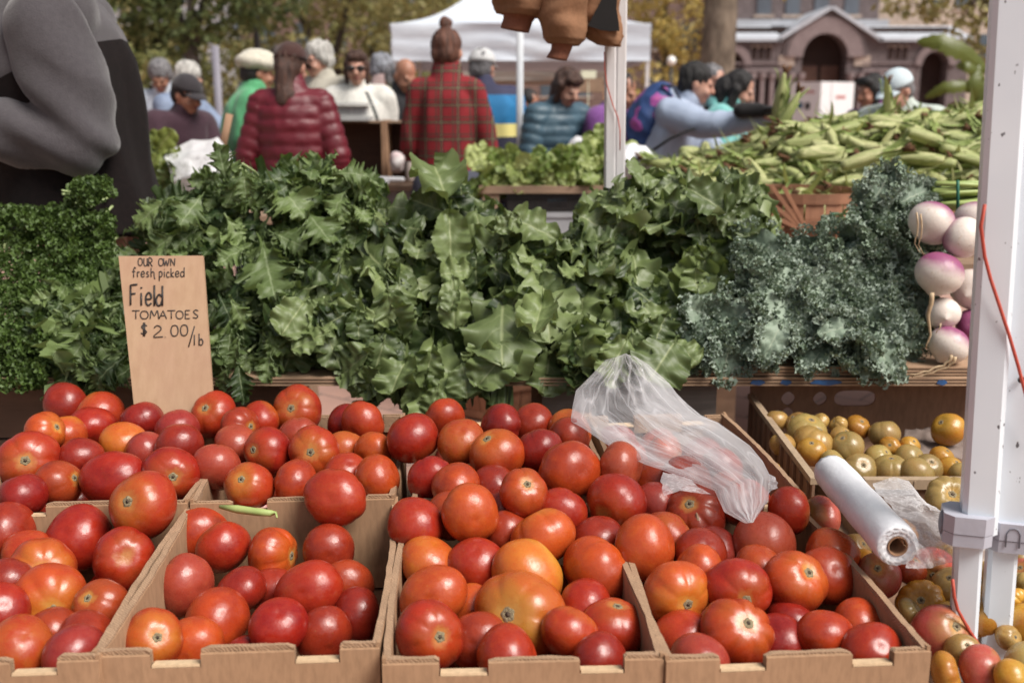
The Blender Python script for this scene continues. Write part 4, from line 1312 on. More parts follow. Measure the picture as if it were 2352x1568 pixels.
for (bx, by), (tx, ty), val in (((1755, 600), (1850, 720), 1.0), ((1820, 610), (1960, 690), 1.0), ((1800, 730), (1770, 800), .95), ((1870, 770), (1960, 740), .8), ((1990, 760), (2060, 850), .7), ((2000, 470), (2055, 385), .4), ((2060, 470), (2140, 420), .35), ((1730, 580), (1720, 620), .9)):
    b, tp = at(bx, by, k_Y(bx, by) - .03), at(tx, ty, k_Y(tx, ty) - .055)
    d = tp - b; L = d.length * 1.1
    P, F, C = frill_leaf(r, L, L * .36, val)
    C[:459 // 3, 2] = val
    bk.add(bx, by, (orient(P, b, d, Vector((.1, -.8, .7))), F, C))
bk.build(k_Y)

# ================================================================== TURNIPS
def turnip_mat():
    t = NT('turnip_skin')
    tc = t.N('ShaderNodeTexCoord'); sx = t.N('ShaderNodeSeparateXYZ'); t.L(tc.outputs['Object'], sx.inputs[0])
    nz = t.noise(1.6, 5, tc.outputs['Object']); n2 = t.noise(7, 5, tc.outputs['Object'])
    oi = t.N('ShaderNodeObjectInfo')
    z = t.math('ADD', t.math('ADD', sx.outputs[2], t.math('MULTIPLY', nz, .5)), t.math('MULTIPLY', oi.outputs['Random'], .3))
    c = t.mix(t.ramp(z, [(.40, 0.), (1.15, 1.)]), (0.70, 0.62, 0.56), (0.27, 0.07, 0.16))
    c = t.mix(t.ramp(n2, [(.60, 0.), (.72, .55)]), c, (0.42, 0.27, 0.14))
    t.color(c); t.rough(.42); t.b.inputs['Subsurface Weight'].default_value = .08
    t.b.inputs['Subsurface Radius'].default_value = (.01, .006, .004); t.bump(n2, .06, .02)
    return t.m
M_turnip = turnip_mat()
M_root = nmat('turnip_root', (0.60, 0.46, 0.30), (0.42, 0.29, 0.17), 60, .7)
tmv = MB(); tmv.ell((0, 0, 0), (1, 1, .9), None, 36, 22)
co = np.array(tmv.v)
t_me = None
def turnip_mesh(seed):
    V = co.copy()
    ang = np.arctan2(V[:, 1], V[:, 0])
    V[:, :2] *= (1 + .035 * np.sin(2 * ang + seed) + .02 * np.sin(3 * ang + seed * 2))[:, None]
    rr = np.hypot(V[:, 0], V[:, 1])
    V[:, 2] -= np.where(V[:, 2] < 0, .14 * np.exp(-(rr / .22) ** 2), .07 * -np.exp(-(rr / .25) ** 2) * -1)
    me = bpy.data.meshes.new('turnip'); me.from_pydata([tuple(p) for p in V], [], tmv.f)
    me.polygons.foreach_set('use_smooth', [True] * len(tmv.f)); me.materials.append(M_turnip); return me
TU = [  # px, py, diameter px, Y, axis (leaf end) in image (right, up, toward camera), root points, label
 (2141, 512, 104, 2.33, (.35, .55, -.5), [(2105, 490), (2108, 540), (2098, 560), (2125, 590)], 'white turnip at the top of the pile with stringy roots hanging down its face'),
 (2214, 546, 98, 2.29, (-.75, .1, -.45), [(2248, 548), (2262, 540)], 'pale yellowish turnip with purple left cheek and a stubby stalk, beside the pole'),
 (2236, 505, 90, 2.38, (.1, .7, -.5), [], 'turnip half hidden behind the white pole at the top right of the pile'),
 (2158, 628, 108, 2.27, (.25, .85, -.1), [(2140, 675), (2134, 720), (2135, 770), (2128, 800)], 'largest turnip, white with purple shoulders and a long hanging taproot'),
 (2232, 664, 96, 2.32, (.2, .3, -.8), [], 'plain pink white turnip squeezed between the pole and the largest turnip'),
 (2166, 720, 76, 2.27, (-.2, .3, -.9), [(2160, 745), (2150, 765)], 'small cream turnip with soil on its skin in the middle of the pile'),
 (2232, 748, 74, 2.30, (-.1, .1, .9), [], 'purple turnip mostly hidden behind the white pole'),
 (2180, 792, 92, 2.24, (.35, .75, -.2), [(2185, 818), (2170, 838), (2120, 855), (2085, 862)], 'lowest turnip, white with a purple crown and its root lying on the board'),
 (2105, 842, 40, 2.32, (.2, .3, -.8), [], 'small turnip half buried under the kale')]
for i, (px, py, d, Y, ax, rootp, label) in enumerate(TU):
    c = at(px, py, Y); rad = d * depth(c) / FPX / 2
    fwd = ray(px, py).normalized(); rt = fwd.cross(Vector((0, 0, 1))).normalized(); up = rt.cross(fwd)
    a = rt * ax[0] + up * ax[1] - fwd * ax[2]
    t = bpy.data.objects.new('turnip', turnip_mesh(i * 1.7)); COL.objects.link(t)
    t.matrix_world = Matrix.Translation(c) @ a.to_track_quat('Z', 'Y').to_matrix().to_4x4() @ Matrix.Scale(rad, 4)
    tag(t, label, 'turnip', 'turnips at the end of the shelf')
    if rootp:
        for k in range(2 if i in (0, 7) else 1):
            m = MB(); pts = [at(x + (k * 9), y + k * 4, Y - rad - .012 + .004 * j * (1 if i != 7 else 1.5)) for j, (x, y) in enumerate(rootp)]
            n = len(pts); pts2 = []
            for j in range(n - 1):
                for q in range(4):
                    pts2.append(pts[j].lerp(pts[j + 1], q / 4) + Vector((.002 * math.sin(j * 4 + q), 0, .002 * math.cos(j * 3 + q * 2))))
            pts2.append(pts[-1])
            big = .0055 if i == 3 else (.004 if i == 7 else .0022)
            m.tube(pts2, [big * (1 - .85 * j / len(pts2)) for j in range(len(pts2))], 7)
            ob = m.build('root', M_root); ob.parent = t; ob.matrix_parent_inverse = t.matrix_world.inverted()
# stalks of turnip tops behind
ts = thing('stalk_bundle', 'bundle of light green turnip stalks lying level behind the turnips', 'stalks', at(2190, 450, 2.5))
o = ts.location.copy()
m = MB(); r = random.Random(5)
for k in range(34):
    y0 = r.uniform(420, 480)
    a, b = at(r.uniform(2140, 2160), y0 + r.uniform(-4, 8), 2.5 + r.uniform(-.04, .05)), at(2330, y0 - r.uniform(0, 10), 2.52 + r.uniform(-.04, .05))
    m.tube([a - o, a.lerp(b, .5) - o + Vector((0, 0, r.uniform(-.006, .006))), b - o], [.006, .0055, .005], 7)
m.build('stalks', nmat('turnip_stalk_green', (0.36, 0.44, 0.15), (0.26, 0.34, 0.09), 25, .45), ts)
m = MB(); m.tube([at(2200, y, 2.44 - .01 * math.sin((y - 415) / 75 * 3.14)) - o for y in range(415, 492, 8)], .004, 6); m.build('tie', M_tie, ts)
# props keep the piles from floating: short board the turnips rest on is the offcut itself
# ================================================================== CRATE OF GOLD TOMATOES UNDER THE SHELF
CR0, CR1 = 1.74, 2.30          # front and back
crz = 0.600
xl, xr = at(1722, 935, CR1).x, at(1722, 935, CR1).x + .62
xlf = at(1868, 1128, CR0).x
rim = at(2000, 1098, CR0).z
crt = thing('produce_crate', 'brown produce crate with diamond cut outs in its back wall, holding small gold tomatoes', 'crate', (xl, CR0, crz))
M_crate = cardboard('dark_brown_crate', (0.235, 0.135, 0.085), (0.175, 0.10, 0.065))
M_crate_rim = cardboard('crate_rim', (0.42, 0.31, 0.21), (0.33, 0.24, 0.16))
W_ = xr - xl; Dp = CR1 - CR0; Hr = rim - crz
def dia(cx, cz, r_): return [(cx + r_ * math.copysign(abs(math.cos(a)) ** 1.25, math.cos(a)), cz + r_ * math.copysign(abs(math.sin(a)) ** 1.25, math.sin(a))) for a in [2 * math.pi * k / 16 for k in range(16)]]
def c3z(cx, cy): 
    p = at(*c3(cx, cy), CR1); return p.x - xl, p.z - crz
holes = []
for (cx, cy, rr) in ((495, 267, .016), (641, 267, .016), (491, 335, .014), (630, 360, .014)):
    holes.append(dia(*c3z(cx, cy), rr))
a_, b_ = c3z(703, 302), c3z(898, 230)
cxx, czz = (a_[0] + b_[0]) / 2, (a_[1] + b_[1]) / 2
holes.append(oval(cxx, czz, abs(b_[0] - a_[0]) / 2, abs(b_[1] - a_[1]) / 2))
top = SZ - .021 - crz
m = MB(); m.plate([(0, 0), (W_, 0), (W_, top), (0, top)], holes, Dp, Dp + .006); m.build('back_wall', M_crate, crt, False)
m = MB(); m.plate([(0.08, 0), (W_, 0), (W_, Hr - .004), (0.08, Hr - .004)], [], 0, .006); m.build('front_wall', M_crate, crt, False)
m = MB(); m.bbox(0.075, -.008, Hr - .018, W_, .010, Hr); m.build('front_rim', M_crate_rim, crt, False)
for k in range(3):
    m = MB(); m.bbox(.16 + k * .13, -.0095, Hr - .017, .163 + k * .13, -.0082, Hr - .002); m.build('rim_rib', M_crate_rim, crt, False)
# left side runs from the back corner to the front corner, with upright ribs
m = MB(); p, q = Vector((0, Dp, 0)), Vector((xlf - xl, 0, 0))
dd = (q - p).normalized(); nn = Vector((-dd.y, dd.x, 0)) * .005
def sidewall(p, q, z0, z1, off, th):
    a, b = p + nn * off, q + nn * off; a2, b2 = p + nn * (off + th), q + nn * (off + th)
    m.add([Vector((v.x, v.y, z)) for z in (z0, z1) for v in (a, b, b2, a2)], [(0, 3, 2, 1), (4, 5, 6, 7), (0, 1, 5, 4), (1, 2, 6, 5), (2, 3, 7, 6), (3, 0, 4, 7)])
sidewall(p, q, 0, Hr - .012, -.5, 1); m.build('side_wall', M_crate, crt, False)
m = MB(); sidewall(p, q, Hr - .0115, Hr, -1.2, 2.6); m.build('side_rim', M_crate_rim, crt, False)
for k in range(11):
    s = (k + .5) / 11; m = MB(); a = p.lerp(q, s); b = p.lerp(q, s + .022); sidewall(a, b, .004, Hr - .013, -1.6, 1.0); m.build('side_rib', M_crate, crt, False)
m = MB(); m.bbox(.09, .006, .001, W_, Dp, .006); m.build('bottom', M_crate, crt, False)
# thing stays on a wooden block stack
tb2 = thing('side_table', 'low wooden side table under the gold tomato crate and the heirloom tomatoes', 'table', (.95, 1.72, 0))
for k in range(6):
    m = MB(); m.bbox(-.32, -.5 + k * .165, crz - .024, .75, -.5 + k * .165 + .158, crz - .001); m.build('plank', M_wood, tb2, False)
for x in (.36, .7):
    for y in (-.4, .42):
        m = MB(); m.bbox(x - .025, y - .025, 0, x + .025, y + .025, crz - .025); m.build('leg', M_wood, tb2, False)

GT = [(442, 370, 100, 'b', 's'), (540, 385, 105, 'b', 'n'), (640, 375, 80, 'b', 'l'), (725, 388, 80, 'b', 'l'), (812, 400, 108, 'g', 'n'), (935, 430, 135, 'k', 'n'), (580, 420, 170, 'k', 'l'), (735, 440, 90, 'b', 'n'),
      (610, 470, 170, 'b', 'l'), (765, 490, 140, 'k', 'n'), (600, 510, 125, 'g', 'n'), (960, 490, 90, 'g', 'n'), (1050, 482, 85, 'g', 'n'), (1225, 410, 140, 'g', 'n'), (905, 540, 120, 'k', 'n'), (1050, 545, 125, 'k', 'n'),
      (1195, 540, 105, 'g', 'n'), (815, 590, 150, 'k', 'n'), (965, 595, 150, 'k', 'n'), (1130, 590, 130, 'k', 'n'), (1080, 615, 150, 'k', 'n'), (1235, 590, 110, 'g', 'n'), (470, 480, 110, 'b', 'n'), (700, 560, 110, 'k', 'n'), (1290, 610, 110, 'k', 'n')]
r = random.Random(3)
for i, (cx, cy, d, colr, sh_) in enumerate(sorted(GT, key=lambda q: q[1])):
    px, py = c3(cx, cy); z = crz + .055 + .03 * (1 - smoothstep(380, 600, cy)) + (.02 if cx < 800 else 0)
    pt = atz(px, py, z)
    if pt.y > CR1 - .06: pt = at(px, py, CR1 - .06)
    rad = d * 1.1 * .5023 * depth(pt) / FPX / 2
    rowname = 'back' if i < 8 else ('middle' if i < 16 else 'front')
    rank = sorted([q for q in sorted(GT, key=lambda q: q[1])[(0 if i < 8 else 8 if i < 16 else 16):(8 if i < 8 else 16 if i < 16 else 25)]], key=lambda q: q[0]).index((cx, cy, d, colr, sh_))
    put_tomato(pt, rad, (r.gauss(0, .5), -.25 + r.gauss(0, .4), .8), colr, sh_, r.randrange(9), r.uniform(0, 6), f"small {CW[colr]} tomato {ORD[rank]} from left in the {rowname} of the diamond hole crate", 'gold tomatoes in the crate under the shelf', scar=True)
# crumpled brown paper under them
def sheet(name, label, cat, corners, mat, n=26, amp=.012, seed=0, freq=14, thick=.0006):
    """corners tl, tr, br, bl as world points; a crumpled sheet"""
    o = sum(corners, Vector()) / 4
    tl, tr, br, bl = corners
    nn = (tr - tl).cross(bl - tl).normalized()
    if nn.y > 0: nn = -nn
    rows = []
    for i in range(n + 1):
        row = []
        for j in range(n + 1):
            s, t_ = j / n, i / n
            p = lerp(lerp(tl, tr, s), lerp(bl, br, s), t_)
            q = p * freq
            h = 1 - 2.2 * abs(noise.noise(q + Vector((seed, 0, 0)))) + .6 * (1 - 2 * abs(noise.noise(q * 2.3 + Vector((seed, 3, 0)))))
            e = Vector((noise.noise(q * .6 + Vector((seed, 9, 1))), 0, noise.noise(q * .6 + Vector((seed, 2, 7))))) * amp * 1.2
            row.append(p + nn * h * amp + e - o)
        rows.append(row)
    m = MB(); m.rings(rows, cap=False, closed=False)
    ob = m.build(name, mat, None, True, o)
    so_ = ob.modifiers.new('thickness', 'SOLIDIFY'); so_.thickness = thick
    return tag(ob, label, cat)
cz = crz + .03
sheet('packing_paper', 'crumpled grey brown packing paper lying in the crate of gold tomatoes', 'paper', (atz(2080, 985, cz + .02), atz(2215, 985, cz + .02), atz(2215, 1060, cz), atz(2060, 1060, cz)), nmat('packing_paper', (0.22, 0.17, 0.15), (0.15, 0.11, 0.09), 10, .8), amp=.008, seed=4)

# ================================================================== HEIRLOOM TOMATOES LOW AT THE RIGHT
HT = [(640, 810, 200, 'm', 'l', 'rose pink heirloom tomato wedged between carton rim and bag roll'), (905, 1075, 210, 'm', 'n', 'pinkish brown heirloom tomato below the front end of the bag roll'), (1155, 1040, 200, 'm', 'n', 'rose heirloom tomato under the loose plastic sheet'),
      (1103, 1200, 215, 'g', 'h', 'golden heirloom tomato right of the torn carton rim'), (1060, 1245, 140, 'k', 'h', 'ribbed green and gold heirloom tomato touching the carton rim'), (1190, 1340, 270, 'm', 'n', 'large rose heirloom tomato behind the foot of the white pole'),
      (1215, 1525, 210, 'g', 'h', 'ribbed orange heirloom tomato at the bottom beside the carton corner'), (1230, 730, 230, 'k', 'h', 'ribbed tan heirloom tomato beneath the front rim of the gold tomato crate'), (1225, 1255, 120, 'g', 'n', 'small yellow heirloom tomato above the large rose one'),
      (1240, 1130, 190, 'b', 'n', 'brown green heirloom tomato in the gap behind the pole clamp'), (1395, 1100, 190, 'k', 'h', 'green heirloom tomato between the two pole legs'), (1400, 1260, 200, 'g', 'n', 'gold heirloom tomato between the two pole legs, lower down'), (1375, 1500, 220, 'm', 'n', 'dark rose heirloom tomato between the pole legs at the bottom'),
      (1560, 1010, 150, 'k', 'n', 'green heirloom tomato at the right edge, topmost'), (1575, 1075, 160, 'm', 'n', 'rose heirloom tomato at the right edge under the green one'), (1565, 1140, 150, 'k', 'h', 'lime green ribbed heirloom tomato at the right edge'), (1535, 1195, 140, 'g', 'h', 'yellow ribbed heirloom tomato beside the right pole leg'),
      (1590, 1300, 190, 'g', 'n', 'big orange gold heirloom tomato at the right edge'), (1590, 1490, 230, 'k', 'n', 'olive gold heirloom tomato at the bottom right corner'), (1520, 1545, 170, 'g', 'n', 'yellow heirloom tomato at the very bottom between pole and edge'),
      (845, 1010, 120, 'g', 'n', 'orange heirloom tomato peeping under the roll by the carton rim'), (800, 960, 150, 'b', 'n', 'dark tan heirloom tomato in the shade below the bag roll'), (430, 590, 60, 'g', 'n', 'small yellow tomato in the gap between carton and crate'), (1290, 1420, 160, 'b', 'n', 'brown heirloom tomato hidden behind the left pole leg'), (1050, 1050, 150, 'd', 'n', 'dark red heirloom tomato in the shade behind the pinkish one'), (1590, 690, 130, 'k', 'n', 'green tomato at the right edge above the pole clamp'), (1500, 1360, 120, 'b', 'n', 'shaded tan tomato behind the right pole leg')]
htp = []
for i, (cx, cy, d, colr, sh_, lab) in enumerate(HT):
    px, py = c3(cx, cy)
    z = .665 + .04 * smoothstep(1500, 1000, cy)
    p = atz(px, py, z)
    htp.append(dict(px=px, py=py, D=d * .5023, t=depth(p), p=p, c=colr, s=sh_, l=lab))
for it in range(40):
    for i in range(len(htp)):
        for j in range(i):
            a, b = htp[i], htp[j]
            ra, rb = a['D'] * a['t'] / FPX / 2, b['D'] * b['t'] / FPX / 2
            g = (a['p'] - b['p']).length
            if g < (ra + rb) * .88:
                s = 1 if a['t'] > b['t'] else -1
                for q, sg_ in ((a, s), (b, -s)):
                    q['t'] += sg_ * ((ra + rb) * .88 - g) * .2; q['p'] = EYE + ray(q['px'], q['py']) * q['t']
r = random.Random(12)
for i, q in enumerate(htp):
    rad = q['D'] * q['t'] / FPX / 2
    ax = Vector((r.gauss(0, .6), -.5 + r.gauss(0, .3), .5 + r.gauss(0, .4)))
    put_tomato(q['p'], rad, ax, q['c'], q['s'], i, r.uniform(0, 6), q['l'], 'heirloom tomatoes at the right', name='heirloom_tomato', cat='tomato')
# low carton that holds them
hb = thing('heirloom_tray', 'shallow dark tray holding the heirloom tomatoes beside the cartons', 'tray', (.84, 1.32, crz))
m = MB(); m.bbox(-.30, -.36, .002, .42, .40, .010); m.build('tray_bottom', M_crate, hb, False)
m = MB(); m.bbox(-.30, -.368, .002, .42, -.3605, .05); m.build('tray_wall', M_crate, hb, False)
r = random.Random(21)
k = 0
while k < 26:
    x, y = r.uniform(.58, 1.2), r.uniform(1.22, 1.68)
    c = Vector((x, y, crz + .047)); rad = r.uniform(.034, .042)
    if x < .60 + (y - 1.1) * -.1: k += 0
    if all((c - q['p']).length > rad + q['D'] * q['t'] / FPX / 2 * .7 for q in htp) and all((c - p).length > (rad + q2) * .8 for p, q2 in placed):
        placed.append((c, rad)); put_tomato(c, rad, (r.gauss(0, 1), r.gauss(0, 1), 1), r.choice('gkmb'), 'h', r.randrange(4), 0, 'shaded heirloom tomato in the lower layer of the tray at the right', 'lower layer heirloom tomatoes', name='heirloom_tomato', scar=False)
    k += 1

# ================================================================== ROLL OF PLASTIC BAGS
def film(name, white=(.86, .86, .88), alpha=.55, scale=18, streak=(1, 1, 1), rough=.28, attr=False):
    t = NT(name)
    vec = t.coord(streak)
    if attr:
        an = t.N('ShaderNodeAttribute'); an.attribute_name = 'lf'; mp = t.N('ShaderNodeMapping'); mp.inputs['Scale'].default_value = streak
        t.L(an.outputs['Vector'], mp.inputs['Vector']); vec = mp.outputs[0]
    a = t.noise(scale, 6, vec, .65); b = t.noise(scale * 3.1, 5, vec, .6)
    t.color(white); t.rough(rough); t.b.inputs['Specular IOR Level'].default_value = .6
    if attr:
        a = t.noise(scale, .8, vec, .4); b = t.noise(scale * 1.6, .6, vec, .4)
    t.bump(t.math('ADD', a, t.math('MULTIPLY', b, .6)), .55, .006)
    tr = t.N('ShaderNodeBsdfTransparent'); tl = t.N('ShaderNodeBsdfTranslucent'); tl.inputs['Color'].default_value = white + (1,)
    m1 = t.N('ShaderNodeMixShader'); m1.inputs[0].default_value = .35; t.L(t.b.outputs[0], m1.inputs[1]); t.L(tl.outputs[0], m1.inputs[2])
    lw = t.N('ShaderNodeLayerWeight'); lw.inputs['Blend'].default_value = .35
    al = t.math('ADD', t.math('MULTIPLY', t.ramp(a, [(.42, 0.), (.70, 1.)]), .35), alpha - .16)
    al = t.math('ADD', al, t.math('MULTIPLY', t.ramp(b, [(.475, 0.), (.495, 1.), (.505, 1.), (.525, 0.)]), .22))
    al = t.math('ADD', al, t.math('MULTIPLY', t.ramp(a, [(.47, 0.), (.495, 1.), (.505, 1.), (.53, 0.)]), .22))
    al = t.math('ADD', al, t.math('MULTIPLY', lw.outputs['Facing'], .42), True)
    m2 = t.N('ShaderNodeMixShader'); t.L(al, m2.inputs[0]); t.L(tr.outputs[0], m2.inputs[1]); t.L(m1.outputs[0], m2.inputs[2])
    t.L(m2.outputs[0], t.out.inputs['Surface'])
    return t.m
rf, rb = at(*c3(998, 945), 1.285), at(*c3(690, 600), 1.585)
ax = (rb - rf).normalized(); Lr = (rb - rf).length
rr = 100 * .5023 * depth(rf) / FPX
rl = thing('bag_roll', 'thick roll of white plastic produce bags with open cardboard core, lying beside the cartons', 'roll', rf)
up = Vector((0, 0, 1)); e1 = ax.cross(up).normalized(); e2 = e1.cross(ax)
def rpt(a, rad, s): return ax * s + (e1 * math.cos(a) + e2 * math.sin(a)) * rad
m = MB(); n = 48; rs = []
prof_ = [(0.004, .46), (.002, .55), (.004, .66), (.000, .74), (.003, .83), (.001, .92), (.006, .985), (.016, 1.0)] + [(Lr * k / 14, 1.0 + .02 * math.sin(k * 1.3)) for k in range(1, 14)] + [(Lr - .01, .99), (Lr, .95), (Lr - .002, .5)]
for s, q in prof_:
    rs.append([rpt(2 * math.pi * j / n, rr * q * (1 + .018 * noise.noise(Vector((math.cos(2 * math.pi * j / n) * 2, math.sin(2 * math.pi * j / n) * 2, s * 30)))), s + .0015 * math.sin(j * 1.9 + q * 40) * (q > .6)) for j in range(n)])
m.rings(rs, cap=False)
M_rollw = nmat('rolled_white_film', (0.80, 0.80, 0.82), (0.70, 0.70, 0.74), 16, .38, .35, 60, (1, 1, 1), .003)
m.build('film_roll', M_rollw, rl)
m = MB(); rs = []
for s, q in ((.0005, .455), (.0005, .40), (Lr * .98, .40), (Lr * .98, .455)):
    rs.append([rpt(2 * math.pi * j / n, rr * q, s) for j in range(n)])
m.rings(rs + [rs[0]], cap=False); m.build('cardboard_core', M_card_in, rl)
m = MB(); rs = []
for i in range(8):
    s = i / 7
    rs.append([rpt(.2 + .9 * s - .2, rr * (.38 - .12 * math.sin(s * 3)), -.001), rpt(.2 + .9 * s - .2, rr * (.38 - .12 * math.sin(s * 3)), .03)])
m.rings(rs, cap=False, closed=False); m.build('torn_core_flap', M_card_pale, rl)
M_film = film('clear_plastic_film', alpha=.32, scale=16, rough=.18)
def film_grid(pts_rows, label, name, seed, amp, mat=None, sub=9, freq=22):
    R0 = [[Vector(p) for p in r_] for r_ in pts_rows]
    nr, nc = len(R0), len(R0[0])
    o = R0[0][0].copy()
    rows = []
    for i in range((nr - 1) * sub + 1):
        row = []
        for j in range((nc - 1) * sub + 1):
            a, b = min(i // sub, nr - 2), min(j // sub, nc - 2)
            u, v = i / sub - a, j / sub - b
            p = lerp(lerp(R0[a][b], R0[a][b + 1], v), lerp(R0[a + 1][b], R0[a + 1][b + 1], v), u)
            q = p * freq
            h = 1 - 2.4 * abs(noise.noise(q + Vector((seed, 0, 0)))) + .7 * (1 - 2.4 * abs(noise.noise(q * 2.2 + Vector((0, seed, 0)))))
            row.append(p + Vector((.25 * h, -1 * h, .6 * h)) * amp - o)
        rows.append(row)
    m = MB(); m.rings(rows, cap=False, closed=False)
    return m.build(name, mat or M_film, None, True, o)
Z3 = lambda cx, cy, Y: at(*c3(cx, cy), Y)
ob = film_grid([[Z3(880, 655, 1.50), Z3(960, 630, 1.52), Z3(1040, 645, 1.50), Z3(1120, 770, 1.47)],
           [Z3(930, 740, 1.42), Z3(1020, 760, 1.42), Z3(1120, 765, 1.42), Z3(1200, 790, 1.40)],
           [Z3(1010, 850, 1.33), Z3(1100, 850, 1.35), Z3(1190, 870, 1.36), Z3(1290, 880, 1.38)],
           [Z3(1070, 960, 1.27), Z3(1150, 960, 1.29), Z3(1230, 960, 1.32), Z3(1400, 960, 1.36)],
           [Z3(1030, 1040, 1.26), Z3(1130, 1045, 1.27), Z3(1210, 1020, 1.30), Z3(1400, 1010, 1.36)]], '', 'plastic_sheet', 3, .006)
tag(ob, 'loose clear plastic bag trailing off the white roll towards the pole', 'plastic bag')

# ================================================================== CLEAR PLASTIC BAG ON THE TOMATOES
M_bag = film('clear_bag_film', alpha=.15, scale=2.2, streak=(1.7, 1.0, 1.0), rough=.12, attr=True)
def c4(x, y): return ((1360 + x / 3.267) * .91875, (860 + y / 3.267) * .91875)
low = [(640, 88), (500, 130), (400, 240), (260, 380), (235, 500), (215, 630), (320, 690), (480, 800), (640, 900), (830, 985), (1000, 1040), (1200, 1120), (1390, 1195), (1470, 1370), (1640, 1462)]
upp = [(660, 86), (740, 100), (840, 160), (930, 240), (1020, 320), (1080, 400), (1170, 490), (1280, 580), (1420, 640), (1560, 740), (1680, 830), (1780, 950), (1845, 1080), (1830, 1280), (1700, 1455)]
n = len(low); nu = 22
def bagY(py): return 1.37 + .50 * smoothstep(1260, 800, py)
rows = {0: [], 1: []}
org = at(*c4(900, 800), 1.6)
sub = 5
for i in range((n - 1) * sub + 1):
    a = min(i // sub, n - 2); f = i / sub - a
    L_, U_ = Vector(low[a] + (0,)).lerp(Vector(low[a + 1] + (0,)), f), Vector(upp[a] + (0,)).lerp(Vector(upp[a + 1] + (0,)), f)
    for side in (0, 1):
        row = []
        for j in range(nu * 2 + 1):
            s = j / (nu * 2)
            q = L_.lerp(U_, s)
            px, py = c4(q.x, q.y)
            Y = bagY(py)
            puff = math.sin(math.pi * s) ** .6 * min(1, i / 9) 
            p = at(px, py, Y - (puff * .035 if side == 0 else -puff * .015))
            # folds run down the bag's length
            t_ = i / ((n - 1) * sub)
            h = 1 - 2.2 * abs(noise.noise(Vector((s * 9 + side * 4, t_ * 3.2, 1.7)))) + .8 * (1 - 2.2 * abs(noise.noise(Vector((s * 21, t_ * 6 + side * 5, 4.1))))) + .5 * (1 - 2 * abs(noise.noise(p * 45)))
            edge = min(1, 4 * s, 4 * (1 - s))
            p += Vector((.15, -1, .45)) * h * .0065 * (edge * .85 + .15)
            row.append(p - org)
        rows[side].append(row)
bt = thing('plastic_bag', 'clear thin plastic bag of tomatoes slumped over the heap, its crumpled mouth standing up', 'plastic bag', org)
for k, nme in ((0, 'front_film'), (1, 'back_film')):
    m = MB(); m.rings(rows[k], cap=False, closed=False, col=[(j / (nu * 2) + k * 3, i / len(rows[k]), k * .7, 1) for i in range(len(rows[k])) for j in range(nu * 2 + 1)]); m.build(nme, M_bag, bt)
for seed, pts in ((1, [[(960, 1050), (1060, 1060), (1200, 1110)], [(950, 1130), (1080, 1150), (1250, 1170)], [(975, 1240), (1100, 1200), (1350, 1230)]]), (2, [[(1820, 1060), (1880, 1090), (1895, 1130)], [(1830, 1120), (1870, 1140), (1890, 1160)], [(1815, 1240), (1840, 1200), (1895, 1180)]])):
    ob = film_grid([[at(*c4(x, y), bagY(c4(x, y)[1]) - .025) for x, y in row] for row in pts], '', 'loose_corner', seed, .004, M_film)
    ob.parent = bt; ob.location = ob.location - org

# ================================================================== WHITE CANOPY POLES
M_white = nmat('white_powder_coat', (0.72, 0.74, 0.80), (0.66, 0.68, 0.75), 5, .38, .08, 60)
def chips():
    t = NT('white_pole_paint')
    a = t.noise(90, 2, t.coord((1, 1, .6))); b = t.noise(6, 3, t.coord())
    c = t.mix(t.ramp(b, [(.35, 0.), (.7, 1.)]), (0.70, 0.75, 0.80), (0.63, 0.68, 0.74))
    c = t.mix(t.ramp(a, [(.70, 0.), (.73, 1.)]), c, (.12, .12, .13))
    t.color(c); t.rough(.35); return t.m
M_pole = chips()
M_clamp = nmat('grey_plastic', (0.44, 0.44, 0.50), (0.40, 0.40, 0.46), 20, .45, .05)
M_clamp_dk = nmat('dark_grey_plastic', (0.18, 0.18, 0.21), (0.15, 0.15, 0.18), 20, .45)
def bar(m, p, q, w, d, xdir, bev=.15):
    """rounded rectangular bar from p to q; xdir = direction of the width"""
    p, q = Vector(p), Vector(q); z = (q - p).normalized(); x = (xdir - z * xdir.dot(z)).normalized(); y = z.cross(x)
    b = min(w, d) * bev
    cs = [(-w/2+b, -d/2), (w/2-b, -d/2), (w/2, -d/2+b), (w/2, d/2-b), (w/2-b, d/2), (-w/2+b, d/2), (-w/2, d/2-b), (-w/2, -d/2+b)]
    m.rings([[c + x * a + y * e for a, e in cs] for c in (p, q)])
PY = 1.27
def pole_line(xt, yt, xb, yb, Y): return at(xt, yt, Y), at(xb, yb, Y)
# slightly turned so its left flank shows
pc_ = thing('canopy_pole', 'white square double pole of the market canopy at the right, with grey clamps', 'pole', at(2262, 784, PY))
o = pc_.location.copy()
def ext(p, q, z): return p + (q - p) * ((z - p.z) / (q.z - p.z))
a0, a1 = at(2322, 0, PY), at(2252, 1110, PY)
xd = Vector((math.cos(R(-16)), math.sin(R(-16)), 0))
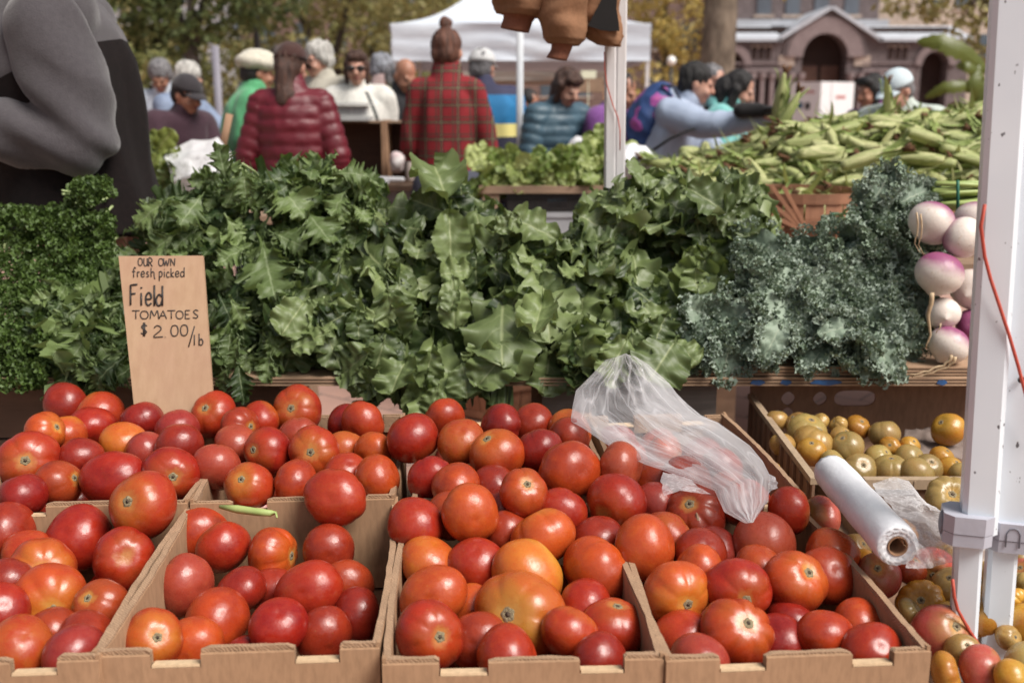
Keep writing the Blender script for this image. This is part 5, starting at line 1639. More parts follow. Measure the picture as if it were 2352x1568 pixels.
# upper sleeves (outer) and lower inner legs
topz, clampz = 2.5, at(2238, 1215, PY).z
A_hi, A_lo = ext(a0, a1, topz), ext(a0, a1, clampz)
m = MB(); bar(m, A_hi - o, A_lo - o, .043, .040, xd); m.build('upper_leg', M_pole, pc_, False)
b0, b1 = at(2400, 0, PY + .012), at(2322, 1110, PY + .012)
B_hi, B_lo = ext(b0, b1, topz), ext(b0, b1, clampz - .008)
m = MB(); bar(m, B_hi - o, B_lo - o, .043, .040, xd); m.build('upper_leg', M_pole, pc_, False)
l0, l1 = at(2223, 1260, PY), at(2205, 1568, PY)
Lo0, Lo1 = ext(l0, l1, clampz), ext(l0, l1, 0.002)
m = MB(); bar(m, Lo0 - o, Lo1 - o, .033, .031, xd); m.build('lower_leg', M_pole, pc_, False)
l0, l1 = at(2300, 1270, PY + .012), at(2278, 1568, PY + .012)
m = MB(); bar(m, ext(l0, l1, clampz - .008) - o, ext(l0, l1, .002) - o, .036, .034, xd); m.build('lower_leg', M_pole, pc_, False)
for (cx, cy, Y, w) in ((2220, 1203, PY, .060), (2318, 1217, PY + .012, .054)):
    c = at(cx, cy, Y) - o
    m = MB(); bar(m, c + Vector((0, 0, .019)), c - Vector((0, 0, .004)), w, .058, xd, .2)
    bar(m, c - Vector((0, 0, .005)), c - Vector((0, 0, .021)), w * .985, .056, xd, .2)
    cl = m.build('clamp', M_clamp, pc_, False)
    if cx < 2300:
        fl = Vector((-math.sin(R(-16)), 0, 0)); 
        m = MB(); m.ell(c - xd * (w / 2), (.004, .014, .016), Matrix.Rotation(R(-16), 3, 'Z'), 18, 10); bt_ = m.build('release_button', M_clamp_dk, cl)
    else:
        m = MB(); yd = Vector((0, 0, 1)).cross(xd).normalized()
        if yd.y > 0: yd = -yd
        cc = c + yd * .0295
        m.tube([cc + xd * a + Vector((0, 0, e)) for a, e in ((-.008, -.012), (-.008, .006), (-.005, .012), (0, .014), (.005, .012), (.008, .006), (.008, -.012))], .0009, 6); m.build('arch_mark', M_clamp_dk, cl)
cc = at(2346, 872, PY - .012) - o
m = MB(); m.ell(cc, (.0045, .003, .0045)); m.build('bolt_hole', nmat('black_hole', (.01, .01, .01)), pc_)
# red string along the pole
M_cord = nmat('red_cord', (0.52, 0.085, 0.05), (0.42, 0.06, 0.04), 150, .6)
m = MB()
pts = [(2262, 470, .03), (2253, 520, .025), (2262, 590, .025), (2275, 640, .026), (2295, 700, .027), (2318, 770, .027), (2340, 845, .025), (2362, 930, .0255), (2385, 1000, .025)]
m.tube([at(x, y, PY - d_) for x, y, d_ in pts], .0021, 8)
tag(m.build('red_cord', M_cord), 'red cord slanting across the upper part of the white canopy pole', 'cord')
m = MB()
m.tube([at(x, y, PY - .024) for x, y in ((2188, 1330), (2192, 1370), (2200, 1400), (2225, 1445), (2262, 1500), (2300, 1560), (2310, 1580))], .0021, 8)
tag(m.build('red_cord', M_cord), 'red cord trailing across the lower legs of the white canopy pole', 'cord')
# rear double pole behind the mustard greens
RY = 2.74
M_poleb = nmat('aged_white_pole', (0.62, 0.60, 0.60), (0.54, 0.52, 0.53), 6, .4, .05)
rp = thing('canopy_pole', 'pale double pole of the canopy rising out of the mustard greens', 'pole', (at(1412, 400, RY).x, RY, 0)); o = rp.location.copy()
for x0, x1, w, d_ in ((1402, 1400, .028, 0), (1427, 1423, .025, .012)):
    p, q = at(x0, 110, RY + d_), at(x1, 415, RY + d_)
    m = MB(); bar(m, ext(p, q, 2.6) - o, ext(p, q, .002) - o, w, .03, Vector((1, 0, 0))); m.build('leg', M_poleb, rp, False)
m = MB(); bar(m, at(1120, -140, RY + .03) - o, at(1460, -140, RY + .03) - o, .02, .02, Vector((0, 1, 0))); m.build('cross_bar', M_poleb, rp, False)
m = MB(); m.tube([at(x, y, RY - .022) for x, y in ((1388, 120), (1389, 160), (1394, 195), (1407, 240), (1419, 270), (1424, 300), (1424, 345))], .0016, 6)
tag(m.build('red_cord', M_cord), 'thin red cord tied along the double pole behind the greens', 'cord')

# ================================================================== BROWN WORK JACKET HANGING FROM THE CROSS BAR
def canvas(name, base):
    t = NT(name)
    a = t.noise(7, 5, t.coord()); b = t.noise(120, 3, t.coord())
    c = t.mix(t.ramp(a, [(.3, 0.), (.7, 1.)]), tuple(x * .62 for x in base), base)
    t.color(t.mix(t.ramp(b, [(.4, .25), (.6, 0.)]), c, tuple(x * .5 for x in base))); t.rough(.85); t.b.inputs['Specular IOR Level'].default_value = .2
    t.bump(t.math('ADD', a, t.math('MULTIPLY', b, .2)), .5, .01); return t.m
M_duck = canvas('brown_duck_canvas', (0.30, 0.155, 0.085))
M_rib = nmat('brown_rib_knit', (0.26, 0.10, 0.055), (0.17, 0.062, 0.035), 90, .9, .5, 200, (8, 8, 1), .003)
M_lining = nmat('black_quilt_lining', (0.008, 0.006, 0.006), (0.005, 0.004, 0.004), 20, .9)
JY = 2.66
jk = thing('work_jacket', 'brown canvas work jacket with ribbed cuffs and black lining, hanging from the canopy bar', 'jacket', at(1290, 0, JY)); o = jk.location.copy()
def cloth_loft(parent, name, spec, mat, amp, seed, n=26, freq=16):
    """spec rows: (px_left, py_left, px_right, py_right, depth radius, Y)"""
    m = MB(); rs = []
    sub = 6
    for k in range((len(spec) - 1) * sub + 1):
        a = min(k // sub, len(spec) - 2); f = k / sub - a
        row = [lerp(spec[a][i], spec[a + 1][i], f) for i in range(6)]
        L_, R_ = at(row[0], row[1], row[5]), at(row[2], row[3], row[5])
        c = (L_ + R_) / 2; hx = (R_ - L_) / 2
        ring = []
        for j in range(n):
            an = 2 * math.pi * j / n
            p = c + hx * math.cos(an) + Vector((0, -1, 0)) * row[4] * math.sin(an)
            h = 1 - 2.2 * abs(noise.noise(p * freq + Vector((seed, 0, 0))))
            ring.append(p + Vector((math.cos(an), -math.sin(an), 0)) * h * amp - o)
        rs.append(ring)
    m.rings(rs)
    return m.build(name, mat, parent)
cloth_loft(jk, 'sleeve', [(1150, -150, 1290, -130, .055, JY), (1142, -40, 1282, -30, .06, JY), (1141, 0, 1268, 8, .06, JY), (1144, 22, 1254, 28, .055, JY), (1150, 30, 1235, 42, .045, JY)], M_duck, .014, 1)
cloth_loft(jk, 'rib_cuff', [(1156, 26, 1236, 34, .036, JY), (1157, 42, 1222, 52, .03, JY), (1150, 64, 1214, 76, .034, JY)], M_rib, .001, 2)
cloth_loft(jk, 'sleeve', [(1236, -150, 1360, -150, .06, JY - .03), (1242, -40, 1345, -40, .06, JY - .03), (1245, 20, 1340, 24, .06, JY - .03), (1249, 62, 1338, 64, .058, JY - .03), (1254, 88, 1332, 92, .052, JY - .03), (1262, 100, 1318, 106, .04, JY - .03)], M_duck, .014, 3)
cloth_loft(jk, 'rib_cuff', [(1268, 98, 1318, 100, .034, JY - .03), (1266, 115, 1311, 118, .03, JY - .03), (1255, 132, 1302, 140, .034, JY - .03)], M_rib, .001, 4)
# body flap, opening turned to show the lining
cloth_loft(jk, 'body', [(1300, -180, 1424, -180, .05, JY + .02), (1322, -60, 1424, -60, .06, JY + .02), (1326, 0, 1416, 0, .05, JY + .02), (1330, 40, 1420, 50, .05, JY + .02), (1345, 82, 1424, 84, .045, JY + .02), (1375, 102, 1420, 108, .03, JY + .02)], M_duck, .010, 5)
pts = [(1420, -40), (1392, -20), (1372, 18), (1350, 60), (1380, 70), (1400, 72), (1423, 72), (1421, 50), (1416, 20)]
m = MB(); m.add([at(x, y, JY - .045) - o for x, y in pts] + [at(x, y, JY - .03) - o for x, y in pts], [tuple(range(len(pts))), tuple(range(2 * len(pts) - 1, len(pts) - 1, -1))] + [(i, (i + 1) % len(pts), (i + 1) % len(pts) + len(pts), i + len(pts)) for i in range(len(pts))])
m.build('lining', M_lining, jk, False)
cloth_loft(jk, 'hem_band', [(1352, 66, 1424, 68, .052, JY + .015), (1368, 92, 1426, 96, .05, JY + .015), (1384, 101, 1421, 106, .045, JY + .015)], M_duck, .002, 6)
m = MB(); m.tube([at(1200, -118, JY) - o, at(1290, -150, JY) - o, at(1292, -165, JY + .05) - o, at(1290, -150, JY) - o, at(1390, -118, JY) - o], .006, 8); m.build('hanger', M_wood, jk)
# ================================================================== CORN HEAP
def corn_mat(name, c1, c2):
    t = NT(name)
    a = t.noise(3.0, 4, t.coord((60, 60, 3))); b = t.noise(1.5, 3, t.coord((3, 3, 3)))
    oi = t.N('ShaderNodeObjectInfo')
    c = t.mix(t.ramp(a, [(.35, 0.), (.65, 1.)]), c2, c1)
    c = t.mix(t.math('MULTIPLY', oi.outputs['Random'], .6), c, (0.20, 0.25, 0.06))
    t.color(c); t.rough(.6); t.bump(a, .4, .01); return t.m
M_husk = corn_mat('corn_husk', (0.54, 0.52, 0.27), (0.20, 0.24, 0.065))
M_husk_tip = corn_mat('corn_husk_leaf', (0.27, 0.33, 0.09), (0.13, 0.19, 0.04))
M_silk = nmat('dry_silk', (0.16, 0.075, 0.03), (0.07, 0.03, 0.015), 40, .9, .5, 90)
def ear_parts(seed):
    r = random.Random(seed)
    body = MB(); n = 16; rs = []
    for k in range(15):
        s = k / 14
        rad = .0255 * (math.sin(math.pi * min(1, (s * .86 + .12))) ** .62) * (1 - .35 * s ** 3) + .002
        off = .012 * math.sin(s * 2.4 + seed)
        rs.append([Vector((math.cos(2 * math.pi * j / n) * rad * (1 + .10 * math.sin(5 * 2 * math.pi * j / n + s * 2)) + off, math.sin(2 * math.pi * j / n) * rad * (1 + .10 * math.sin(4 * 2 * math.pi * j / n + s)), (s - .5) * .23)) for j in range(n)])
    body.rings(rs)
    fl = MB()
    for k in range(7):
        a = r.uniform(0, 6.28); L = r.uniform(.06, .14); w = r.uniform(.005, .011); z0 = r.uniform(-.07, .08)
        ra, rb_ = Vector((math.cos(a), math.sin(a), 0)), Vector((-math.sin(a), math.cos(a), 0))
        row = []
        c = r.uniform(.2, .8)
        for i in range(9):
            s = i / 8
            p = ra * (.027 + L * .9 * s * s * c * .6) + Vector((0, 0, z0 + L * s - L * .5 * c * s * s))
            ww = w * math.sin(math.pi * (s * .9 + .1)) ** .7
            row.append([p - rb_ * ww, p - ra * .004, p + rb_ * ww])
        fl.rings(row, cap=False, closed=False)
    silk = MB()
    for k in range(16):
        a = r.uniform(0, 6.28); silk.tube([Vector((0, 0, .105)), Vector((math.cos(a) * .008, math.sin(a) * .008, .125)), Vector((math.cos(a) * .02, math.sin(a) * .02, .14 + r.uniform(-.01, .01)))], [.007, .006, .002], 5)
    return body.mesh('corn_ear', M_husk), fl.mesh('husk_leaf', M_husk_tip), silk.mesh('silk', M_silk)
EARS = [ear_parts(s) for s in range(5)]
def put_ear(c, axis, i, label, spin=0, scale=1.0, group='ears of corn in the big heap', parts=True):
    b, f, s = EARS[i % len(EARS)]
    o = bpy.data.objects.new('corn_ear', b); COL.objects.link(o)
    o.matrix_world = Matrix.Translation(c) @ (Vector(axis).normalized().to_track_quat('Z', 'Y').to_matrix() @ Matrix.Rotation(spin, 3, 'Z')).to_4x4() @ Matrix.Scale(scale, 4)
    tag(o, label, 'corn', group)
    for nme, me in (('husk_leaves', f), ('silk', s)):
        q = bpy.data.objects.new(nme, me); COL.objects.link(q); q.parent = o
    return o
CX0, CX1, CY0, CY1 = .60, 2.45, 3.45, 4.75
def heap_z(x, y):
    f = smoothstep(CY0 - .02, CY0 + .62, y)
    lx = smoothstep(CX0 - .02, CX0 + .80, x)
    z = .975 + .035 * lx + .26 * f * (.45 + .55 * lx) + .05 * smoothstep(1.5, 2.1, x)
    return z + .022 * noise.noise(Vector((x * 4, y * 4, 0)))
ctb = thing('corn_table', 'wooden trestle table under the big heap of corn', 'table', ((CX0 + CX1) / 2 + .1, 4.1, 0)); o = ctb.location.copy()
m = MB(); m.bbox(CX0 + .05 - o.x, CY0 + .1 - o.y, .80, CX1 + .3 - o.x, CY1 + .2 - o.y, .84); m.build('tabletop', M_wood, ctb, False)
for x in (CX0 + .15, CX1 + .2):
    for y in (CY0 + .15, CY1 + .05):
        m = MB(); m.bbox(x - .04 - o.x, y - .04 - o.y, 0, x + .04 - o.x, y + .04 - o.y, .799); m.build('leg', M_wood, ctb, False)
# loose husks packed under the ears: one mass
np_ = NP(); r = random.Random(8)
def blade(r, L, w):
    n = 7; V, C = [], []
    b = r.uniform(-1.2, 1.2); rv = min(1, max(0, r.gauss(.45, .3)))
    for i in range(n + 1):
        s = i / n; ww = w * math.sin(math.pi * (s * .92 + .08)) ** .6
        for e in (-1, 0, 1): V.append([e * ww, L * s, b * L * .5 * s * s - abs(e) * ww * .3]); C.append([e * .5 + .5, s, rv, 1])
    F = [[i * 3 + j, i * 3 + j + 1, i * 3 + j + 4, i * 3 + j + 3] for i in range(n) for j in (0, 1)]
    return np.array(V), np.array(F), np.array(C)
M_husks = leafmat('loose_corn_husk', (0.025, 0.042, 0.008), (0.38, 0.38, 0.16), (0.42, 0.42, 0.22), (0.35, 0.38, 0.18), .6, 0.5, .2)
for k in range(4200):
    x, y = r.uniform(CX0, CX1), r.uniform(CY0, CY1) if r.random() < .55 else r.uniform(CY0, CY0 + .3)
    P, F, C = blade(r, r.uniform(.08, .20), r.uniform(.006, .014))
    z = heap_z(x, y) - r.uniform(-.03, .12)
    d = Vector((r.gauss(0, 1), r.gauss(-.4, .7), r.gauss(-.3, .5))); nn = Vector((r.gauss(0, .5), -.5, .8))
    if y < CY0 + .16: d.z -= .9; d.y -= .3
    if d.normalized().cross(nn).length < .2: continue
    np_.add(orient(P, (x, y, z), d, nn), F, C)
tag(np_.build('corn_husks', M_husks), 'mass of loose green husks and leaves packed between the ears of corn', 'husks', kind='stuff')
zones = {'f': 'green corn ear on the front slope of the heap above the bushel baskets', 'l': 'corn ear on the left slope of the heap beside the light blue jacket', 'c': 'pale corn ear along the crest of the heap', 'r': 'corn ear in the right part of the heap next to the white pole', 'm': 'corn ear lying in the middle of the heap'}
r = random.Random(31)
k = 0
while k < 285:
    x, y = r.uniform(CX0 + .02, CX1), r.uniform(CY0, CY1 - .05)
    if r.random() < .35: y = CY0 + (y - CY0) * .45
    z = heap_z(x, y) + r.uniform(-.01, .04)
    px, py = proj(Vector((x, y, z)))
    if px > 2300: continue
    a = r.gauss(0, .8) + (math.pi if r.random() < .45 else 0)
    sl = .35 if y < CY0 + .6 else 0
    ax_ = Vector((math.cos(a), math.sin(a) * .8, r.gauss(0, .16) + sl * math.sin(a) * .8))
    zn = 'l' if px < 1700 else ('r' if px > 2090 else ('c' if y > CY0 + .75 else ('f' if y < CY0 + .28 else 'm')))
    put_ear(Vector((x, y, z)), ax_, r.randrange(5), zones[zn], r.uniform(0, 6), r.uniform(.75, 1.0)); k += 1
put_ear(at(1792, 232, 5.2), (.12, -.1, 1), 2, 'bright green corn ear held upright by the gloved hand above the heap', 0, 1.15)
put_ear(at(2040, 250, 4.6), (-.05, .1, 1), 1, 'corn ear standing upright in front of the man in the pale cap', 1, .95)
put_ear(at(1803, 262, 4.4), (.5, -.1, 1), 3, 'corn ear leaning just right of the one held in the hand', 1, .9)
for (px, py, qx, qy, Y) in ((2060, 275, 2150, 300, 4.0), (2090, 305, 2200, 345, 3.8), (2190, 350, 2260, 380, 3.75), (1960, 375, 2050, 350, 3.6), (2150, 280, 2260, 270, 4.1)):
    a_, b_ = at(px, py, Y), at(qx, qy, Y)
    put_ear((a_ + b_) / 2, b_ - a_, int(px) % 5, zones['r'] if px > 2080 else (zones['l'] if px < 1700 else zones['m']), .5, .95)
# bushel baskets in front of the heap
bb = [(1830, 440, 3.42, .215, 'front bushel basket of thin red brown slats below the corn, split staves leaning on it'), (1600, 455, 3.58, .20, 'bushel basket at the left end of the corn heap behind the mustard greens'), (2075, 470, 3.55, .21, 'bushel basket partly hidden behind the kale below the corn')]
for (px, py, Y, rr_, lab) in bb:
    p = at(px, py, Y)
    bushel('bushel_basket', lab, (p.x, Y, p.z - .205), rr_, rr_ * .86, .21, M_stave, M_hoop, 'bushel baskets under the corn')
bt2 = thing('basket_bench', 'low plank bench carrying the bushel baskets in front of the corn table', 'bench', (1.1, 3.48, 0)); o = bt2.location.copy()
zb = at(1830, 440, 3.42).z - .207
m = MB(); m.bbox(-.75, -.26, zb - .035, .95, .34, zb - .001); m.build('plank', M_wood, bt2, False)
for x in (-.7, .9): m = MB(); m.bbox(x - .03, -.24, 0, x + .03, .30, zb - .036); m.build('leg', M_wood, bt2, False)
sl_ = thing('broken_staves', 'splayed loose basket staves sticking up against the front bushel basket', 'staves', at(1800, 520, 3.18)); o = sl_.location.copy()
for (x0, y0, x1, y1) in ((1830, 522, 1712, 470), (1838, 520, 1735, 440), (1842, 522, 1770, 425), (1800, 524, 1700, 505), (1850, 522, 1800, 430), (1790, 526, 1705, 525)):
    m = MB(); bar(m, at(x0, y0, 3.19) - o, at(x1, y1, 3.17) - o, .012, .004, Vector((.7, 0, .7))); m.build('stave', M_stave, sl_, False)

# ================================================================== LETTUCE TABLE IN THE MIDDLE
LY = 4.45
ltz = at(1250, 428, LY).z
lx0, lx1 = at(1100, 428, LY).x, at(1420, 428, LY).x
lt = thing('lettuce_table', 'plank table topped with romaine lettuce, black crates stacked underneath', 'table', ((lx0 + lx1) / 2, LY, 0)); o = lt.location.copy()
m = MB(); m.bbox(lx0 - o.x, 0, ltz - .03, lx1 - o.x, .6, ltz); m.build('tabletop', M_wood, lt, False)
for x in (lx0 + .05, lx1 - .06): m = MB(); m.bbox(x - .035 - o.x, .01, 0, x + .035 - o.x, .55, ltz - .031); m.build('trestle', M_wood, lt, False)
M_blk = nmat('black_plastic', (.018, .014, .013), (.012, .01, .01), 20, .5)
M_greyp = nmat('pale_grey_plastic', (.40, .40, .42), (.34, .34, .36), 10, .5)
def plastic_crate(name, label, x0, x1, y0, z0, z1, d, mat, grid):
    t = thing(name, label, 'crate', ((x0 + x1) / 2, y0, z0))
    hw = (x1 - x0) / 2; h = z1 - z0
    holes = []
    if grid:
        gx0, gx1, gz0, gz1 = grid
        nx, nz_ = 7, 5
        for i in range(nx):
            for j in range(nz_):
                cx = lerp(gx0, gx1, (i + .5) / nx) * 2 * hw - hw; cz = lerp(gz0, gz1, (j + .5) / nz_) * h
                s = (gx1 - gx0) * 2 * hw / nx * .38
                holes.append([(cx - s, cz), (cx, cz - s), (cx + s, cz), (cx, cz + s)])
    m = MB(); m.plate([(-hw, 0), (hw, 0), (hw, h), (-hw, h)], holes, 0, .006); m.build('front_wall', mat, t, False)
    for s in (-1, 1): m = MB(); m.bbox(s * hw - .003, .0065, .001, s * hw + .003, d, h); m.build('side_wall', mat, t, False)
    m = MB(); m.bbox(-hw + .004, .0065, .001, hw - .004, d, .006); m.build('bottom', mat, t, False)
    m = MB(); m.bbox(-hw - .004, -.006, h - .02, hw + .004, -.0005, h + .002); m.build('rim', mat, t, False)
    return t
cx0, cx1 = at(1165, 470, LY + .02).x, at(1300, 470, LY + .02).x
zt_, zm_, zl_ = ltz - .033, at(1250, 487, LY + .02).z, at(1250, 560, LY).z
plastic_crate('plastic_crate', 'black plastic crate with a diamond grid, right under the lettuce table top', cx0, cx1 + .06, LY + .02, zm_, zt_, .4, M_blk, (.55, .82, .25, .8))
plastic_crate('plastic_crate', 'pale grey plastic tote standing below the black lettuce crate', cx0 - .02, cx1 + .07, LY + .02, zm_ - .22, zm_ - .003, .4, M_greyp, None)
plastic_crate('plastic_crate', 'black plastic crate at the bottom of the stack under the lettuce', cx0 - .02, cx1 + .07, LY + .02, .002, zm_ - .224, .4, M_blk, None)
heads = [(1120, 368), (1150, 385), (1190, 388), (1230, 390), (1265, 395), (1300, 385), (1340, 372), (1375, 362), (1390, 385), (1125, 405), (1165, 412), (1115, 430), (1220, 405), (1330, 402), (1445, 390), (1472, 398), (1370, 405), (1285, 408)]
r = random.Random(17)
wh = ['first', 'second', 'third', 'fourth', 'fifth', 'sixth', 'seventh', 'eighth', 'ninth', 'tenth', 'eleventh', 'twelfth', 'thirteenth', 'fourteenth', 'fifteenth', 'sixteenth', 'seventeenth', 'eighteenth', 'nineteenth', 'twentieth']
for i, (px, py) in enumerate(sorted(heads)):
    p = at(px, py, LY + .1 + .15 * (py < 380)); p.z = max(p.z, ltz + .03) if py < 400 else p.z
    t = thing('romaine_lettuce', f'pale romaine lettuce head on the middle table, {wh[i]} from the left', 'lettuce', p, 0, 'romaine heads on the middle table')
    n_ = NP()
    for k in range(16):
        L = r.uniform(.06, .11)
        P, F, C = leaf_grid(r, L, L * .36, 'chard')
        a = r.uniform(-2.6, 2.6)
        d = Vector((math.sin(a), -.5 + r.gauss(0, .3), math.cos(a) * .8 + (-.5 if py > 400 else .15))); nn = Vector((r.gauss(0, .4), -1, .5))
        n_.add(orient(P, (r.gauss(0, .02), r.gauss(0, .03), r.gauss(0, .02)), d, nn), F, C)
    n_.build('leaves', M_lettuce, t)
# turnip like pale heap right of the pole
for i, (px, py, lab) in enumerate(((1455, 372, 'white produce bag beside the double pole, behind the mustard greens'),)):
    m = MB(); m.ell((0, 0, 0), (.10, .07, .07), None, 24, 16); me = remesh(m, .012, 1); wrinkle(me, .012, 14)
    tag(mesh_obj('produce_bag', me, M_rollw, None, at(px, py, 4.5)), lab, 'bag')

# ================================================================== PACKING COUNTER WITH SCALE (behind the mizuna)
KY = 5.9
kz = at(880, 425, KY).z
kt = thing('packing_counter', 'brown counter with grey front behind the mizuna where the sellers stand', 'counter', (at(830, 425, KY).x, KY, 0)); o = kt.location.copy()
kx0, kx1 = at(640, 425, KY).x, at(975, 425, KY).x
m = MB(); m.bbox(kx0 - o.x, -.05, kz - .03, kx1 - o.x, .5, kz); m.build('countertop', M_ply_dark, kt, False)
m = MB(); m.bbox(kx0 - o.x + .02, .0, .02, kx1 - o.x - .02, .45, kz - .031); m.build('front_panel', nmat('grey_counter_front', (.28, .26, .27), (.22, .20, .21), 6, .6), kt, False)
m = MB(); m.ell((at(873, 455, KY).x - o.x, -.004, at(873, 455, KY).z), (.02, .012, .02)); m.build('red_knob', nmat('dark_red_knob', (.20, .03, .02)), kt)
# stacked open bins
M_bin = wood('dark_bin_wood', (0.105, 0.052, 0.032), (0.065, 0.031, 0.019))
M_binpost = wood('bin_post', (0.42, 0.25, 0.15), (0.30, 0.17, 0.10), 'z')
def bin_(x0, x1, y0, y1, label):
    a, b = at(x0, y1, KY + .25), at(x1, y0, KY + .25)
    t = thing('wooden_bin', label, 'bin', (a.x, KY + .25, kz + .001)); o = t.location
    w, h = b.x - a.x, b.z - kz - .001
    m = MB(); m.bbox(0, .25, 0, w, .262, h); m.build('back_panel', M_bin, t, False)
    m = MB(); m.bbox(0.02, .0, 0, w - .02, .249, .01); m.build('bottom', M_bin, t, False)
    for x in (0, w - .018): m = MB(); m.bbox(x, .0, 0, x + .018, .249, h + .004); m.build('side_board', M_binpost, t, False)
    m = MB(); m.bbox(0.018, 0.02, h - .012, w - .0185, .249, h); m.build('top_board', M_wood, t, False)
bin_(700, 882, 278, 398, 'dark open fronted wooden bin left, under the white scale')
bin_(884, 985, 278, 398, 'dark open fronted wooden bin right, beside the plaid shirt')
sc_ = at(805, 275, KY + .3); sc_.z = at(800, 278, KY + .25).z + .004
st_ = thing('market_scale', 'white electronic market scale with a display panel, in front of the woman in sunglasses', 'scale', sc_); 
M_scw = nmat('scale_white', (.62, .62, .60), (.55, .55, .53), 8, .4)
M_scg = nmat('scale_grey_panel', (.42, .43, .43), (.36, .37, .37), 8, .4)
w = 92 * sc_.y / FPX
m = MB(); m.bbox(-w / 2, -.08, .0, w / 2, .12, .02); m.build('base', M_scg, st_, False)
m = MB(); m.bbox(-w * .46, -.06, .022, w * .46, .0, .082); hs_ = m.build('housing', M_scw, st_, False)
for x0, x1 in ((-.40, -.28), (-.22, .05), (.08, .42)):
    m = MB(); m.bbox(w * x0, -.0635, .035, w * x1, -.0605, .070); m.build('display', M_scg, hs_, False)
m = MB(); m.bbox(-w * .52, -.10, .088, w * .52, .12, .096); m.build('weighing_tray', nmat('steel_tray', (.5, .5, .5), (.42, .42, .42), 8, .3), st_, False)
def blobthing(name, label, cat, px, py, Y, r_, mat, amp=.01, fr=14, vox=.01, seed=0):
    m = MB(); m.ell((0, 0, 0), r_, None, 22, 14); me = remesh(m, vox, 1); wrinkle(me, amp, fr, (1, 1, 1), seed)
    return tag(mesh_obj(name, me, mat, None, at(px, py, Y)), label, cat)
M_pbag = nmat('white_paper_bag', (.62, .60, .58), (.48, .30, .32), 9, .6)
blobthing('produce_bag', 'crumpled white and red bag in the right wooden bin', 'bag', 912, 372, KY + .2, (.045, .04, .055), M_pbag)
m = MB(); rs = []
for z, rr_ in ((0, .022), (.01, .026), (.08, .026), (.11, .018), (.15, .010), (.165, .012)):
    rs.append([Vector((math.cos(2 * math.pi * j / 16) * rr_, math.sin(2 * math.pi * j / 16) * rr_, z)) for j in range(16)])
m.rings(rs); bt3 = at(942, 398, KY + .12); bt3.z = kz + .012
tag(m.build('spray_bottle', nmat('cloudy_bottle', (.42, .36, .32), (.36, .30, .27), 9, .4), None, True, bt3), 'cloudy tapered bottle standing next to the plaid shirt', 'bottle')
ph_ = at(895, 414, KY + .02); ph_.z = kz + .018
m = MB(); m.capsule((-.07, 0, .012), (.07, .01, .010), .016, .014); m.bbox(-.045, -.02, -.016, -.005, .02, .004)
tag(m.build('barcode_scanner', nmat('white_plastic', (.70, .70, .72), (.62, .62, .64), 8, .4), None, True, ph_), 'white plastic handset lying on the packing counter', 'handset')

# left: chard, bagged radishes, wooden stake
lz = at(380, 452, 4.1)
lft = thing('side_stall_table', 'low table at the left behind the mizuna with chard and bagged radishes', 'table', (lz.x, 4.1, 0)); 
tz = lz.z - .06
m = MB(); m.bbox(-.35, -.15, tz - .03, .5, .5, tz); m.build('tabletop', M_wood, lft, False)
for x in (-.3, .45): m = MB(); m.bbox(x - .03, -.1, 0, x + .03, .45, tz - .031); m.build('leg', M_wood, lft, False)
M_chard = leafmat('chard_leaf', (.08, .11, .02), (.26, .30, .07), (.25, .28, .10), (.5, .5, .25))
r = random.Random(4)
for lab, px, py, mt in (('bunch of yellow green chard beside the fleece jacket', 358, 390, M_chard), ('lower bunch of dark chard beside the fleece jacket', 372, 430, M_mustard)):
    t = thing('chard_bunch', lab, 'greens', at(px, py, 4.0)); n_ = NP()
    for k in range(34):
        L = r.uniform(.07, .13); P, F, C = leaf_grid(r, L, L * .4, 'chard')
        n_.add(orient(P, (r.gauss(0, .035), r.gauss(0, .02), r.gauss(0, .03)), Vector((r.gauss(0, 1), -.4, r.gauss(.1, .8))), Vector((r.gauss(0, .4), -1, .6))), F, C)
    n_.build('leaves', mt, t)
M_red = nmat('radish_red', (.36, .03, .035), (.26, .02, .03), 9, .4)
t = thing('radish_bunch', 'red radishes showing below the pale plastic bag at the left', 'radishes', at(420, 440, 4.02)); r = random.Random(2); m = MB()
for k in range(26): m.ell((r.uniform(-.10, .12), r.uniform(-.03, .08), r.uniform(-.06, .04)), (.022, .022, .024), None, 12, 8)
m.build('radishes', M_red, t)
org2 = at(440, 380, 3.98)
ob = film_grid([[at(372, 352, 4.05), at(440, 325, 4.1), at(500, 318, 4.1), at(530, 350, 4.1)], [at(385, 380, 3.95), at(440, 360, 3.95), at(500, 350, 3.95), at(535, 370, 3.98)], [at(400, 420, 3.9), at(450, 405, 3.88), at(500, 395, 3.9), at(540, 400, 3.95)], [at(400, 455, 3.95), at(450, 460, 3.92), at(500, 455, 3.95), at(540, 450, 4)]], '', 'plastic_bag', 8, .009, film('milky_bag_film', alpha=.75, scale=10), 9, 8)
tag(ob, 'milky plastic bag covering the red radishes behind the mizuna', 'plastic bag')
m = MB(); bar(m, at(505, 370, 4.3), at(527, 262, 4.3), .028, .012, Vector((1, 0, 0)))
tag(m.build('wooden_stake', M_binpost), 'plain wooden stake leaning in front of the green shirt', 'stake')

